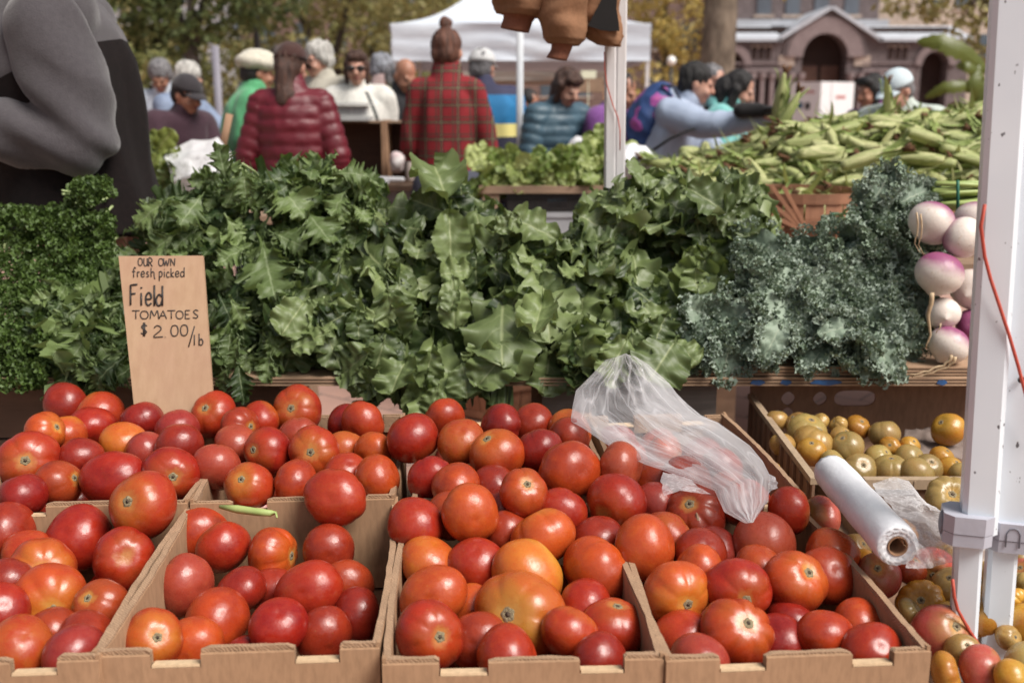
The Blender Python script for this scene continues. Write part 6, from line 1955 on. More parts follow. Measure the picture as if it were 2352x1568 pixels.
# ================================================================== TENTS
M_tent = nmat('white_tent_fabric', (0.58, 0.62, 0.68), (0.50, 0.54, 0.61), 1.2, .7, .25, 3, (1, 1, 4), .04)
M_tent_in = nmat('tent_underside', (0.56, 0.50, 0.44), (0.46, 0.41, 0.36), 2, .8, .2, 6)
def tent(label, xl_, xr_, ytop, ybot, Y, D, mat, valance=True, rise=.85, leg_r=.02, group='white market tents', sag=.10):
    a, b = at(xl_, ytop, Y), at(xr_, ytop, Y)
    ze = (a.z + b.z) / 2; zv = at((xl_ + xr_) / 2, ybot, Y).z
    t = thing('market_tent', label, 'tent', ((a.x + b.x) / 2, Y + D / 2, 0), 0, group)
    hw, hd = (b.x - a.x) / 2, D / 2
    n = 14
    m = MB()
    cs = [(-hw, -hd), (hw, -hd), (hw, hd), (-hw, hd)]
    for k in range(4):
        (x0, y0), (x1, y1) = cs[k], cs[(k + 1) % 4]
        rows_ = []
        for i in range(n + 1):
            s = i / n
            w_ = 1 - s
            zz = ze + rise * (s - sag * 2.4 * math.sin(math.pi * s))
            rows_.append([Vector((lerp(x0, x1, j / n) * w_, lerp(y0, y1, j / n) * w_, zz - .02 * math.sin(math.pi * j / n) * w_)) for j in range(n + 1)])
        m.rings(rows_, cap=False, closed=False)
    m.build('roof', mat, t)
    m = MB()
    for k in range(4):
        (x0, y0), (x1, y1) = cs[k], cs[(k + 1) % 4]
        rows_ = []
        nn = 40
        for i in range(7):
            s = i / 6
            row = []
            for j in range(nn + 1):
                q = j / nn; x, y = lerp(x0, x1, q), lerp(y0, y1, q)
                wv = .025 * math.sin(s * 13 + 3 * noise.noise(Vector((x * 1.3, y * 1.3, 0)))) * (1 - abs(2 * q - 1) * .5)
                ox, oy = (y1 - y0), -(x1 - x0); l = math.hypot(ox, oy)
                row.append(Vector((x + ox / l * (.012 + wv), y + oy / l * (.012 + wv), lerp(ze + .005, zv, s))))
            rows_.append(row)
        m.rings(rows_, cap=False, closed=False)
    m.build('valance', mat, t)
    for (x, y) in cs:
        m = MB(); m.bbox(x * .985 - leg_r, y * .985 - leg_r, 0.001, x * .985 + leg_r, y * .985 + leg_r, ze - .02); m.build('leg', M_poleb, t, False)
    return t
tent('white peaked market tent in the middle of the square, its creased valance facing us', 899, 1495, 55, 140, 11.5, 3.2, M_tent, rise=1.15)
tent('second tent with a beige underside behind the white one', 1010, 1440, 150, 185, 17, 3.4, M_tent_in, rise=.5, group='white market tents')
# pole of a nearer canopy
p_, q_ = at(1193, 40, 6.4), at(1195, 360, 6.4)
m = MB(); bar(m, Vector((p_.x, 6.4, 3.0)), Vector((q_.x, 6.4, .001)), .040, .035, Vector((1, 0, 0)))
tag(m.build('tent_pole', nmat('bright_white_pole', (.76, .79, .82), (.70, .73, .77), 5, .4)), 'single bright white tent pole between the blue striped jacket and the teal puffer coat', 'pole')
# wooden display rack and sign under the tent
rk = at(1352, 340, 9.5)
t = thing('display_rack', 'tall brown wooden display rack under the white tent behind the teal coat', 'rack', (rk.x, 9.5, 0))
for x in (-.16, .14): m = MB(); m.bbox(x - .02, -.02, 0, x + .02, .02, at(1352, 200, 9.5).z); m.build('post', M_binpost, t, False)
for z in (.7, 1.0, 1.25, 1.5): m = MB(); m.bbox(-.139, -.03, z, .119, .25, z + .12); m.build('shelf', M_wood, t, False)
sgp = at(1352, 172, 9.3); m = MB(); m.bbox(-.065, -.01, -.03, .065, .01, .035); m.bbox(-.004, .011, -1.2, .004, .02, .035)
tag(m.build('hanging_card', nmat('cream_card', (.72, .72, .55), (.66, .66, .5), 8, .6), None, False, sgp), 'small cream sign card hanging above the wooden rack', 'sign')

# ================================================================== TRUCK
TY = 44.0
M_trk = nmat('white_truck_paint', (.74, .74, .75), (.68, .68, .70), 1, .4)
M_tred = nmat('red_decal', (.42, .06, .05), (.36, .05, .04), 3, .5)
M_tglass = nmat('truck_glass', (.05, .13, .22), (.04, .09, .15), 2, .15)
tl_, tm_, tr_ = at(1811, 189, TY + 1.2), at(1887, 188, TY), at(1963, 190, TY + 1.0)
t = thing('box_truck', 'white box truck parked in front of the church, corner towards us with red lettering', 'truck', (tm_.x, TY, 0))
def face2(m, pts, z0, z1, o, th=0):
    m.add([Vector((p[0] - o.x, p[1] - o.y, z)) for z in (z0, z1) for p in pts], [(0, 1, 2, 3), (7, 6, 5, 4)] + [(i, i + 4, (i + 1) % 4 + 4, (i + 1) % 4) for i in range(4)])
o = t.location
zt2 = tm_.z
A_, B_, C_ = (tl_.x, tl_.y), (tm_.x, tm_.y), (tr_.x, tr_.y)
D_ = (A_[0] + C_[0] - B_[0], A_[1] + C_[1] - B_[1] + 3)
m = MB(); face2(m, [A_, B_, C_, D_], .75, zt2, o); bx_ = m.build('cargo_box', M_trk, t, False)
m = MB(); face2(m, [(A_[0] + .05, A_[1] + .05), (B_[0], B_[1] + .06), (C_[0] - .05, C_[1] + .05), D_], .35, .745, o); m.build('chassis', M_blk, t, False)
def onface(P0, P1, s0, s1, z0, z1, mat, name, off=.012):
    d = Vector((P1[0] - P0[0], P1[1] - P0[1], 0)); nn = Vector((d.y, -d.x, 0)).normalized()
    if nn.y > 0: nn = -nn
    p = Vector((P0[0] - o.x, P0[1] - o.y, 0)) + nn * off
    m = MB(); a, b = p + d * s0, p + d * s1
    m.add([a + Vector((0, 0, z0)), b + Vector((0, 0, z0)), b + Vector((0, 0, z1)), a + Vector((0, 0, z1))] + [q - nn * off * .5 + Vector((0, 0, z)) for q, z in ((a, z0), (b, z0), (b, z1), (a, z1))], [(0, 1, 2, 3), (7, 6, 5, 4), (0, 4, 5, 1), (1, 5, 6, 2), (2, 6, 7, 3), (3, 7, 4, 0)])
    return m.build(name, mat, bx_, False)
zz = lambda y: at(1887, y, TY).z
for k in range(7): onface(A_, B_, .32 + k * .075, .32 + k * .075 + .05, zz(214), zz(207) if k in (0, 3, 5) else zz(209), M_tred, 'decal')
for k in range(4): onface(B_, C_, .46 + k * .075, .46 + k * .075 + .05, zz(227), zz(219), M_tred, 'decal')
onface(A_, B_, .08, .48, zz(250), zz(235), M_tglass, 'window'); onface(A_, B_, .55, .70, zz(252), zz(236), M_blk, 'mirror')
onface(B_, C_, .30, .32, .8, zt2 - .05, M_greyp, 'door_seam')
for (P, s) in ((A_, .2), (C_, -.2), (D_, 0)):
    m = MB(); c = Vector((P[0] - o.x + s, P[1] - o.y + .3, .4)); m.tube([c - Vector((0, .12, 0)), c + Vector((0, .12, 0))], .4, 18); m.build('wheel', M_blk, t, False)

# ================================================================== CHURCH
HY = 80.0
def hx(px): return at(px, 250, HY).x
def hz(py): return at(1886, py, HY).z
def stone(name, c1_, c2_, sc=1.2):
    t = NT(name)
    br = t.N('ShaderNodeTexBrick'); br.inputs['Scale'].default_value = sc
    br.inputs['Color1'].default_value = c1_ + (1,); br.inputs['Color2'].default_value = c2_ + (1,)
    br.inputs['Mortar'].default_value = tuple(x * .55 for x in c2_) + (1,); br.inputs['Mortar Size'].default_value = .02
    mp = t.N('ShaderNodeMapping'); mp.inputs['Rotation'].default_value = (R(90), 0, 0); t.L(t.coord(), mp.inputs['Vector']); t.L(mp.outputs[0], br.inputs['Vector'])
    nz = t.noise(1.5, 5, t.coord())
    t.color(t.mix(t.ramp(nz, [(.3, 0.), (.7, .5)]), br.outputs['Color'], tuple(x * .5 for x in c2_))); t.rough(.9); t.bump(br.outputs['Fac'], -.4, .05)
    return t.m
M_brown = stone('brownstone', (.215, .170, .170), (.150, .118, .120))
M_trim = stone('rose_brownstone_trim', (.30, .235, .235), (.25, .19, .19), 2)
M_cream = stone('cream_granite', (.58, .47, .40), (.47, .37, .31), 1)
M_roofg = nmat('pale_slate_roof', (.50, .52, .57), (.40, .42, .46), .8, .6)
M_dark = nmat('dark_openings_and_shade', (.035, .016, .013), (.02, .010, .008), .5, .9)
ch = thing('stone_church', 'brownstone church with a gabled arched porch and pale slate roofs across the square', 'church', (hx(1886), HY, 0)); o = ch.location.copy()
def X(px): return hx(px) - o.x
def part(name, mat, m, parent=ch): return m.build(name, mat, parent, False)
def arch_loop(cx, spring, rad, base, n=24):
    return [(cx - rad, base), ] + [(cx - rad * math.cos(math.pi * k / n), spring + rad * math.sin(math.pi * k / n)) for k in range(n + 1)] + [(cx + rad, base)]
S_ = HY / FPX
# porch wall with gable and the three arches
gx0, gx1, gxa = X(1785), X(2002), X(1893)
zE, zA = hz(92), hz(22)
wall = [(X(1655), 0), (X(2215), 0), (X(2215), hz(92)), (gx1, zE), (gxa, zA), (gx0, zE), (X(1655), hz(92))]
cen = arch_loop(X(1886), hz(131), 50 * S_, .05)
la = arch_loop(X(1672), hz(150), 30 * S_, .05)[::1]
ra_ = arch_loop(X(2138), hz(150), 30 * S_, .05)
m = MB(); m.plate([(X(1625), 0), (X(2215), 0), (X(2215), zE), (gx1, zE), (gxa, zA), (gx0, zE), (X(1625), zE)], [cen, la, ra_], 0, 1.2); part('porch_wall', M_brown, m)
def arch_ring(cx, spring, r0, r1, y0, y1, mat, name, n=28):
    m = MB(); rs = []
    for k in range(n + 1):
        a = math.pi * k / n
        rs.append([Vector((cx - math.cos(a) * r_, y, spring + math.sin(a) * r_)) for r_, y in ((r0, y0), (r1, y0), (r1, y1), (r0, y1))])
    m.rings(rs); return part(name, mat, m)
arch_ring(X(1886), hz(131), 50 * S_, 84 * S_, -.30, -.01, M_trim, 'arch_moulding')
arch_ring(X(1886), hz(131), 86 * S_, 92 * S_, -.22, -.01, M_brown, 'arch_hood')
arch_ring(X(1672), hz(150), 30 * S_, 46 * S_, -.25, -.01, M_trim, 'arch_moulding')
arch_ring(X(2138), hz(150), 30 * S_, 46 * S_, -.25, -.01, M_trim, 'arch_moulding')
for px in (1800, 1972): # cream quoins flanking the arch
    m = MB()
    for k, (y0, y1, w) in enumerate(((152, 128, 36), (125, 108, 30), (105, 90, 24))):
        off = (1 if px < 1886 else -1) * k * 9
        m.bbox(X(px - w / 2 + off), -.12, hz(y0), X(px + w / 2 + off), -.01, hz(y1))
    part('cream_quoin', M_cream, m)
m = MB()
for k in range(7): m.bbox(X(1866 + k * 8), -.10, hz(50 - (3 - abs(k - 3)) * 4), X(1872 + k * 8), -.012, hz(40 - (3 - abs(k - 3)) * 4))
part('gable_checker', M_cream, m)
def slab(m, p, q, y0, y1, th):
    d = Vector((q[0] - p[0], 0, q[1] - p[1])).normalized(); nn = Vector((-d.z, 0, d.x)) * th
    P = [Vector((p[0], y0, p[1])), Vector((q[0], y0, q[1])), Vector((q[0], y1, q[1])), Vector((p[0], y1, p[1]))]
    m.add(P + [v + nn for v in P], [(0, 1, 2, 3), (7, 6, 5, 4), (0, 4, 5, 1), (1, 5, 6, 2), (2, 6, 7, 3), (3, 7, 4, 0)])
m = MB(); slab(m, (gx0 - .25, zE - .15), (gxa, zA + .0), -.5, 6, .25); slab(m, (gxa, zA), (gx1 + .25, zE - .15), -.5, 6, .25); part('gable_roof', M_roofg, m)
for (a, b) in ((1625, 1785), (2002, 2215)):   # sloping roofs of the side bays
    m = MB(); P = [Vector((X(a), -.5, hz(96))), Vector((X(b), -.5, hz(96))), Vector((X(b), 3.5, hz(58))), Vector((X(a), 3.5, hz(58)))]
    m.add(P + [v + Vector((0, 0, .2)) for v in P], [(3, 2, 1, 0), (4, 5, 6, 7), (0, 1, 5, 4), (1, 2, 6, 5), (2, 3, 7, 6), (3, 0, 4, 7)]); part('bay_roof', M_roofg, m)
for cx in (1742, 2052):   # arcade windows in the side bays
    for k in (-1, 0, 1):
        wx = cx + k * 16
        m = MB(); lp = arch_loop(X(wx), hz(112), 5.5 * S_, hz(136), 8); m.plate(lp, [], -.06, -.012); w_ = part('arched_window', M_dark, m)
        arch_ring(X(wx), hz(112), 5.8 * S_, 8 * S_, -.14, -.012, M_cream, 'window_hood', 10)
for y0, y1, d_ in ((166, 158, .30), (148, 144, .14)):
    for a, b in ((1625, 1800), (1972, 2090)):
        m = MB(); m.bbox(X(a), -d_, hz(y0), X(b), -.013, hz(y1)); part('string_course', M_trim, m)
for cx in list(range(1700, 1835, 22)) + list(range(1945, 2095, 22)):   # colonnade
    m = MB(); m.tube([Vector((X(cx), -.35, z)) for z in (.02, .3, .35, hz(184), hz(180), hz(168))], [.36, .36, .22, .20, .30, .32], 12); part('column', M_trim, m)
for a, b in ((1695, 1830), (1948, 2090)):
    m = MB(); m.bbox(X(a), -.02, .3, X(b), -.012, hz(172)); part('recess_shade_sheet', M_dark, m)  # flat dark sheet on the wall, painting in the shade behind the columns
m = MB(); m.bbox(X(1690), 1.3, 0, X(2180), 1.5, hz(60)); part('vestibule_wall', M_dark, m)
for k in (-1, 1):
    m = MB(); m.bbox(X(1886 + k * 24 - 20), 1.18, .1, X(1886 + k * 24 + 20), 1.29, hz(150)); part('door', nmat('oak_door', (.10, .045, .03), (.07, .03, .02), 2, .7), m)
# nave front and tower mass behind
m = MB(); m.bbox(X(1720), 6.5, 0, X(2070), 14, hz(-120)); part('nave_wall', M_brown, m)
for px in (1772, 1842, 1912, 1985):
    m = MB(); m.bbox(X(px), 6.38, hz(16), X(px + 34), 6.49, hz(-60)); w_ = part('window', nmat('slate_glass', (.13, .15, .18), (.09, .10, .12), .6, .3), m)
    m = MB(); m.bbox(X(px) - .25, 6.30, hz(24), X(px + 34) + .25, 6.48, hz(17)); m.build('sill', M_cream, w_, False)
m = MB(); m.bbox(X(1690), 5.9, hz(46), X(2090), 6.45, hz(30)); part('cornice', M_roofg, m)
m = MB(); m.bbox(X(1730), 6.2, hz(66), X(2075), 6.46, hz(48)); part('frieze', M_trim, m)

# other buildings
M_beige = stone('beige_stone', (.60, .50, .42), (.54, .45, .38), .6)
M_win = nmat('pane_glass', (.10, .13, .16), (.06, .08, .10), .4, .2)
def building(label, xa_, xb_, Y, ztop, mat, wins, D=14, cat='building'):
    a, b = at(xa_, 200, Y).x, at(xb_, 200, Y).x
    t = thing('city_building', label, cat, ((a + b) / 2, Y, 0)); hw = (b - a) / 2
    m = MB(); m.bbox(-hw, 0, 0, hw, D, ztop); m.build('wall', mat, t, False)
    m = MB(); m.bbox(-hw - .2, -.25, ztop + .003, hw + .2, D, ztop + .5); m.build('roof', M_roofg, t, False)
    cols, rows_, zlo, dz, ww, hh = wins
    for i in range(cols):
        for j in range(rows_):
            x = lerp(-hw, hw, (i + .5) / cols); z = zlo + j * dz
            m = MB(); m.bbox(x - ww / 2, -.06, z, x + ww / 2, -.004, z + hh); f = m.build('window', M_win, t, False)
            m = MB(); m.bbox(x - ww / 2 - .1, -.14, z - .18, x + ww / 2 + .1, -.0045, z - .01); m.build('sill', M_cream, f, False)
    return t
building('pale beige tall building behind the autumn leaves at the upper right', 2040, 2480, 110, 45, M_beige, (7, 7, 6, 5.2, 1.7, 2.8))
building('beige building behind the church porch, between gable and tall building', 1930, 2120, 100, 40, M_beige, (3, 4, 14, 6, 1.5, 2.6))
building('grey office building seen through the trees at the upper left', 150, 420, 70, 40, nmat('grey_concrete', (.34, .34, .36), (.28, .28, .30), .5, .8), (9, 8, 4, 4, 1.9, 2.6))
building('brick row building behind the trees in the middle', 420, 1700, 95, 22, stone('red_brick_far', (.26, .17, .14), (.2, .13, .11), 1.2), (16, 5, 2.5, 4, 1.4, 2.2))

# ================================================================== TREES
M_bark = nmat('mottled_plane_bark', (.23, .18, .135), (.06, .042, .03), 6, .9, .9, 9, (1, 1, .5), .03)
M_bark_d = nmat('dark_bark', (.09, .075, .065), (.05, .04, .035), 8, .9, .6, 16, (1, 1, .3), .03)
def treeleaf(name, c1_, c2_):
    t = NT(name); at_ = t.N('ShaderNodeAttribute'); at_.attribute_name = 'lf'
    sp = t.N('ShaderNodeSeparateColor'); t.L(at_.outputs['Color'], sp.inputs[0])
    c = t.mix(sp.outputs[2], c1_, c2_); t.color(c); t.rough(.6)
    tr = t.N('ShaderNodeBsdfTranslucent'); t.L(c, tr.inputs['Color']); mx = t.N('ShaderNodeMixShader'); mx.inputs[0].default_value = .35
    t.L(t.b.outputs[0], mx.inputs[1]); t.L(tr.outputs[0], mx.inputs[2]); t.L(mx.outputs[0], t.out.inputs['Surface']); return t.m
ML_dark = treeleaf('dark_green_leaf', (.035, .055, .018), (.16, .20, .065))
ML_olive = treeleaf('olive_autumn_leaf', (.14, .14, .05), (.42, .37, .15))
ML_yel = treeleaf('yellow_autumn_leaf', (.28, .22, .06), (.62, .50, .17))
ML_mid = treeleaf('mid_green_leaf', (.10, .125, .04), (.36, .35, .13))
def leaves_cloud(blobs, n, size, seed):
    """many leaf sized quads inside a set of ellipsoids, clumped by noise"""
    rg = np.random.default_rng(seed); rr_ = random.Random(seed)
    V, C = [], []
    wts = np.array([b[3] * b[4] * b[5] for b in blobs]) ** .8; wts /= wts.sum()
    k = 0
    while k < n:
        b = blobs[rg.choice(len(blobs), p=wts)]
        d = rg.normal(size=3); d /= np.linalg.norm(d); q = rg.uniform(.35, 1.0) ** .5
        p = np.array(b[:3]) + d * q * np.array(b[3:6])
        cl = noise.noise(Vector(p) * (1.6 / max(.6, b[5])) * 1.4)
        if cl < -.22: continue
        nrm_ = rg.normal(size=3); nrm_ /= np.linalg.norm(nrm_); a = np.cross(nrm_, rg.normal(size=3)); a /= np.linalg.norm(a); e = np.cross(nrm_, a)
        s = size * rg.uniform(.6, 1.4)
        V += [p - a * s, p + e * s * .55, p + a * s, p - e * s * .55]
        rv = min(1, max(0, .5 + .55 * cl + rg.normal() * .22)); C += [[0, 0, rv, 1]] * 4; k += 1
    V = np.array(V); F = np.arange(len(V)).reshape(-1, 4)
    return V, F, np.array(C)
def tree(label, x, y, trunk_r, trunk_h, blobs, n, size, mat, seed, bark=None, group='trees around the square', lean=0.0, cat='tree', name='tree'):
    t = thing(name, label, cat, (x, y, 0), 0, group); rr_ = random.Random(seed)
    m = MB()
    P = [Vector((lean * s * trunk_h + trunk_r * .25 * math.sin(s * 5 + seed), 0, trunk_h * s)) for s in [k / 8 for k in range(9)]]
    m.tube(P, [trunk_r * (1.35 - .35 * min(1, k / 2)) * (1 - .04 * k) for k in range(9)], 18)
    top_ = P[-1]
    for b in blobs[:7]:
        e = Vector(b[:3]); mid = top_.lerp(e, .5) + Vector((rr_.uniform(-.3, .3), rr_.uniform(-.3, .3), .2))
        m.tube([P[-2], mid, e], [trunk_r * .5, trunk_r * .3, trunk_r * .1], 8)
    me = m.mesh('trunk', bark or M_bark_d)
    co_ = get_co(me); set_co(me, co_ * (1 + .05 * np.array([noise.noise(Vector(p) * 3) for p in co_]))[:, None] * np.array([1, 1, 1]))
    ob = bpy.data.objects.new('trunk', me); link(ob, t)
    np2 = NP(); np2.add(*leaves_cloud(blobs, n, size, seed)); np2.build('crown', mat, t, None, False)
    return t
# mottled plane tree in front of the church
pt_ = at(1620, 150, 15)
tr = tree('big plane tree with mottled bark and yellow leaves left of the church porch', pt_.x + .15, 15, .27, 5.2, [(-.9, .3, 4.2, 1.3, 1.0, 1.1), (1.2, .5, 4.6, 1.3, 1, .9), (0, .6, 6.3, 2.4, 2, 1.4), (-1.4, 1, 2.9, .65, .6, 1.0), (1.0, .4, 3.25, .8, .5, .35)], 5200, .085, ML_yel, 5, M_bark, lean=-.012)
p1_ = at(440, 60, 17)
tree('dark green leafy tree hanging low over the shoppers at the left', p1_.x, 17, .16, 2.6, [(-1.0, 0, 3.3, 1.0, .9, .9), (.2, -.2, 3.0, 1.1, .9, .7), (1.1, 0, 3.3, .9, .9, .8), (0, .3, 4.2, 2.0, 1.5, 1.0), (-.3, 0, 2.55, .8, .6, .4)], 6500, .07, ML_dark, 6)
p2_ = at(760, 100, 24)
tree('olive and gold autumn tree behind the white haired man', p2_.x, 24, .2, 2.4, [(-2.2, 0, 2.4, 1.4, 1.1, 1.5), (0, 0, 2.3, 1.5, 1.1, 1.6), (1.9, 0, 2.5, 1.4, 1.1, 1.7), (-1, 0, 4.4, 2.0, 1.4, 1.3), (1.4, 0, 4.4, 1.9, 1.4, 1.3)], 6500, .085, ML_olive, 7)
tree('green and yellow tree behind the left edge of the white tent', at(930, 80, 28).x, 28, .2, 2.6, [(-1.2, 0, 2.6, 1.4, 1.1, 1.6), (.8, 0, 2.7, 1.5, 1.1, 1.8), (0, 0, 4.8, 2.4, 1.4, 1.4)], 5000, .09, ML_mid, 8)
tree('olive tree glimpsed behind the fleece jacket shoulder at the far left', at(60, 60, 20).x, 20, .2, 2.6, [(-.8, 0, 2.6, 1.3, 1, 1.6), (.9, 0, 2.4, 1.4, 1, 1.5), (0, 0, 4.2, 2, 1.4, 1.3)], 4500, .085, ML_olive, 9)
tree('low olive tree behind the grey haired shoppers', at(360, 150, 26).x, 26, .18, 2.0, [(-1.4, 0, 1.9, 1.3, 1, 1.2), (.4, 0, 1.8, 1.3, 1, 1.1), (1.8, 0, 2.0, 1.2, 1, 1.3)], 4500, .08, ML_mid, 10)
tree('golden autumn tree between the tent and the plane trunk', at(1535, 90, 30).x, 30, .2, 2.6, [(-.6, 0, 2.6, 1.1, 1, 1.4), (.6, 0, 3.6, 1.1, 1, 1.2), (-.2, 0, 5, 1.5, 1, 1.2)], 3200, .09, ML_yel, 11)
tree('tree with browning leaves hanging into the upper right corner', at(2160, 30, 13).x + 1.25, 13.6, .16, 3.0, [(-1.6, -.6, 2.62, .5, .4, .22), (-.9, -.4, 2.55, .5, .4, .35), (-.55, -.3, 2.35, .35, .3, .45), (-.8, 0, 3.5, 1.6, 1, .7)], 2600, .055, ML_olive, 12)
# banana plant
bpz = at(2200, 235, 8.5)
bn = thing('banana_plant', 'broad leaved banana plant with arching green leaves beside the white pole', 'plant', (bpz.x + .1, 8.5, 0)); o = bn.location.copy()
M_ban = leafmat('banana_leaf', (.05, .075, .015), (.15, .17, .03), (.10, .15, .04), (.20, .26, .08), .4, 12, .3)
m = MB(); m.tube([Vector((0, 0, 0)), Vector((.02, 0, .7)), Vector((0, 0, 1.25))], [.09, .07, .04], 12); m.build('stem', M_bark_d, bn)
n_ = NP()
for pts_, wd in (([(2270, 165), (2215, 118), (2160, 94), (2106, 96)], .075), ([(2270, 215), (2215, 195), (2170, 200), (2125, 224)], .05), ([(2272, 275), (2248, 215), (2238, 180), (2250, 140)], .06), ([(2280, 300), (2264, 250), (2270, 200), (2290, 170)], .07), ([(2268, 190), (2235, 160), (2215, 150), (2195, 152)], .045)):
    V, C = [], []; nvv = 24
    for i in range(nvv + 1):
        s = i / nvv * 2.999; a = int(s); f = s - a
        P4 = [Vector(p + (0,)) for p in pts_]; q = P4[a].lerp(P4[min(a + 1, 3)], f)
        c = at(q.x, q.y, 8.5 - .1 * math.sin(s)); q2 = P4[a].lerp(P4[min(a + 1, 3)], min(1, f + .05)); dd = (at(q2.x, q2.y, 8.5) - at(q.x, q.y, 8.5)); 
        dd = dd.normalized() if dd.length > 1e-6 else Vector((0, 0, 1)); sd_ = dd.cross(Vector((0, -1, .3))).normalized()
        w_ = wd * math.sin(math.pi * (i / nvv * .93 + .05)) ** .6 * (1 + .12 * math.sin(i * 2.1))
        for e in (-1, -.5, 0, .5, 1): V.append(list(c - o + sd_ * e * w_ + Vector((0, -.012 * (1 - e * e), -abs(e) * w_ * .15)))); C.append([e * .5 + .5, i / nvv, .5, 1])
    F = [[i * 5 + j, i * 5 + j + 1, i * 5 + j + 6, i * 5 + j + 5] for i in range(nvv) for j in range(4)]
    n_.add(np.array(V), np.array(F), np.array(C))
n_.build('leaves', M_ban, bn)
# lamp posts, dark pole
M_iron = nmat('dark_iron', (.02, .02, .022), (.012, .012, .014), 8, .5)
for px, py, Y, lab in ((1542, 140, 26, 'street lamp with a round white globe left of the plane trunk'), (1558, 216, 34, 'second lamp with a small white globe, lower and farther back')):
    p = at(px, py, Y); t = thing('street_lamp', lab, 'lamp', (p.x, Y, 0))
    m = MB(); m.tube([Vector((0, 0, 0)), Vector((0, 0, .4)), Vector((0, 0, .45)), Vector((0, 0, p.z - .12))], [.10, .09, .04, .035], 10); m.build('post', M_iron, t)
    m = MB(); m.ell((0, 0, p.z), (.11, .11, .11)); gm = NT('milk_glass_globe'); gm.color((.85, .85, .83)); gm.rough(.3); m.build('globe', gm.m, t)
p = at(588, 60, 19); m = MB(); m.tube([Vector((0, 0, 0)), Vector((0, 0, 6))], [.065, .055], 12)
tag(m.build('flag_pole', M_iron, None, True, (p.x, 19, 0)), 'dark upright post in front of the olive tree', 'post')
p = at(497, 150, 11); m = MB(); bar(m, Vector((0, 0, 0)), Vector((0, 0, at(497, 105, 11).z)), .07, .05, Vector((1, 0, 0)))
tag(m.build('grey_post', nmat('grey_post_paint', (.22, .21, .25), (.18, .17, .2), 3, .5), None, True, (p.x, 11, 0)), 'plain grey post beside the white haired shopper in denim', 'post')
# ================================================================== PEOPLE
def skinmat(name, base):
    t = NT(name); nz = t.noise(9, 4, t.coord()); n2 = t.noise(60, 3, t.coord())
    c = t.mix(t.ramp(nz, [(.35, 0.), (.65, .6)]), base, (base[0] * .9, base[1] * .66, base[2] * .62))
    t.color(c); t.rough(.5); t.b.inputs['Subsurface Weight'].default_value = .06; t.b.inputs['Subsurface Radius'].default_value = (.01, .004, .002)
    t.bump(n2, .08, .003); return t.m
SKIN = {'light': skinmat('skin_light', (.46, .26, .19)), 'mid': skinmat('skin_tan', (.36, .18, .115)), 'brown': skinmat('skin_brown', (.25, .12, .075))}
def hairmat(name, a, b): return nmat(name, a, tuple(x * .55 for x in b), 55, .6, .9, 120, (1, 1, .16), .012)
HAIR = {'white': hairmat('white_hair', (.62, .60, .56), (.42, .40, .37)), 'grey': hairmat('grey_hair', (.24, .23, .24), (.13, .125, .13)), 'brown': hairmat('brown_hair', (.085, .036, .022), (.04, .017, .011)),
        'auburn': hairmat('auburn_hair', (.15, .055, .03), (.07, .026, .015)), 'black': hairmat('black_hair', (.016, .012, .012), (.008, .007, .007)), 'bluegrey': hairmat('blue_grey_hair', (.30, .31, .35), (.19, .20, .23))}
M_lip = nmat('lips', (.30, .10, .085), (.25, .08, .07), 20, .5)
M_eye = nmat('dark_eye', (.03, .02, .018), (.02, .015, .012), 20, .3)
M_shoe = nmat('dark_shoe', (.03, .026, .024), (.02, .018, .016), 20, .6)
def hand_mb(m, w, d, side, grip=.5):
    """palm and five unequal bent fingers from the wrist w along d"""
    d = Vector(d).normalized(); x = d.cross(Vector((0, 0, 1)))
    x = x.normalized() if x.length > .1 else Vector((1, 0, 0)); y = x.cross(d)
    if y.z > 0: y = -y
    pc = w + d * .048
    m.ell(pc, (.040, .017, .050), Matrix((x, y, d)).transposed(), 14, 10)
    for k, (off, L) in enumerate(((-.030, .060), (-.010, .072), (.010, .068), (.029, .052))):
        b = w + d * .085 + x * off
        k1 = b + (d * math.cos(.5 * grip) + y * math.sin(.5 * grip)) * L * .5
        k2 = k1 + (d * math.cos(1.3 * grip) + y * math.sin(1.3 * grip)) * L * .32
        k3 = k2 + (d * math.cos(2.0 * grip) + y * math.sin(2.0 * grip)) * L * .25
        m.capsule(b, k1, .0085, .008, 8); m.capsule(k1, k2, .008, .0072, 8); m.capsule(k2, k3, .0072, .006, 8)
    s = -side
    tb_ = w + d * .030 + x * .030 * s; t1 = tb_ + (d * .6 + x * .75 * s + y * .2).normalized() * .035; t2 = t1 + (d * .9 + x * .25 * s + y * .4).normalized() * .028
    m.capsule(tb_, t1, .012, .0095, 8); m.capsule(t1, t2, .0095, .0075, 8)

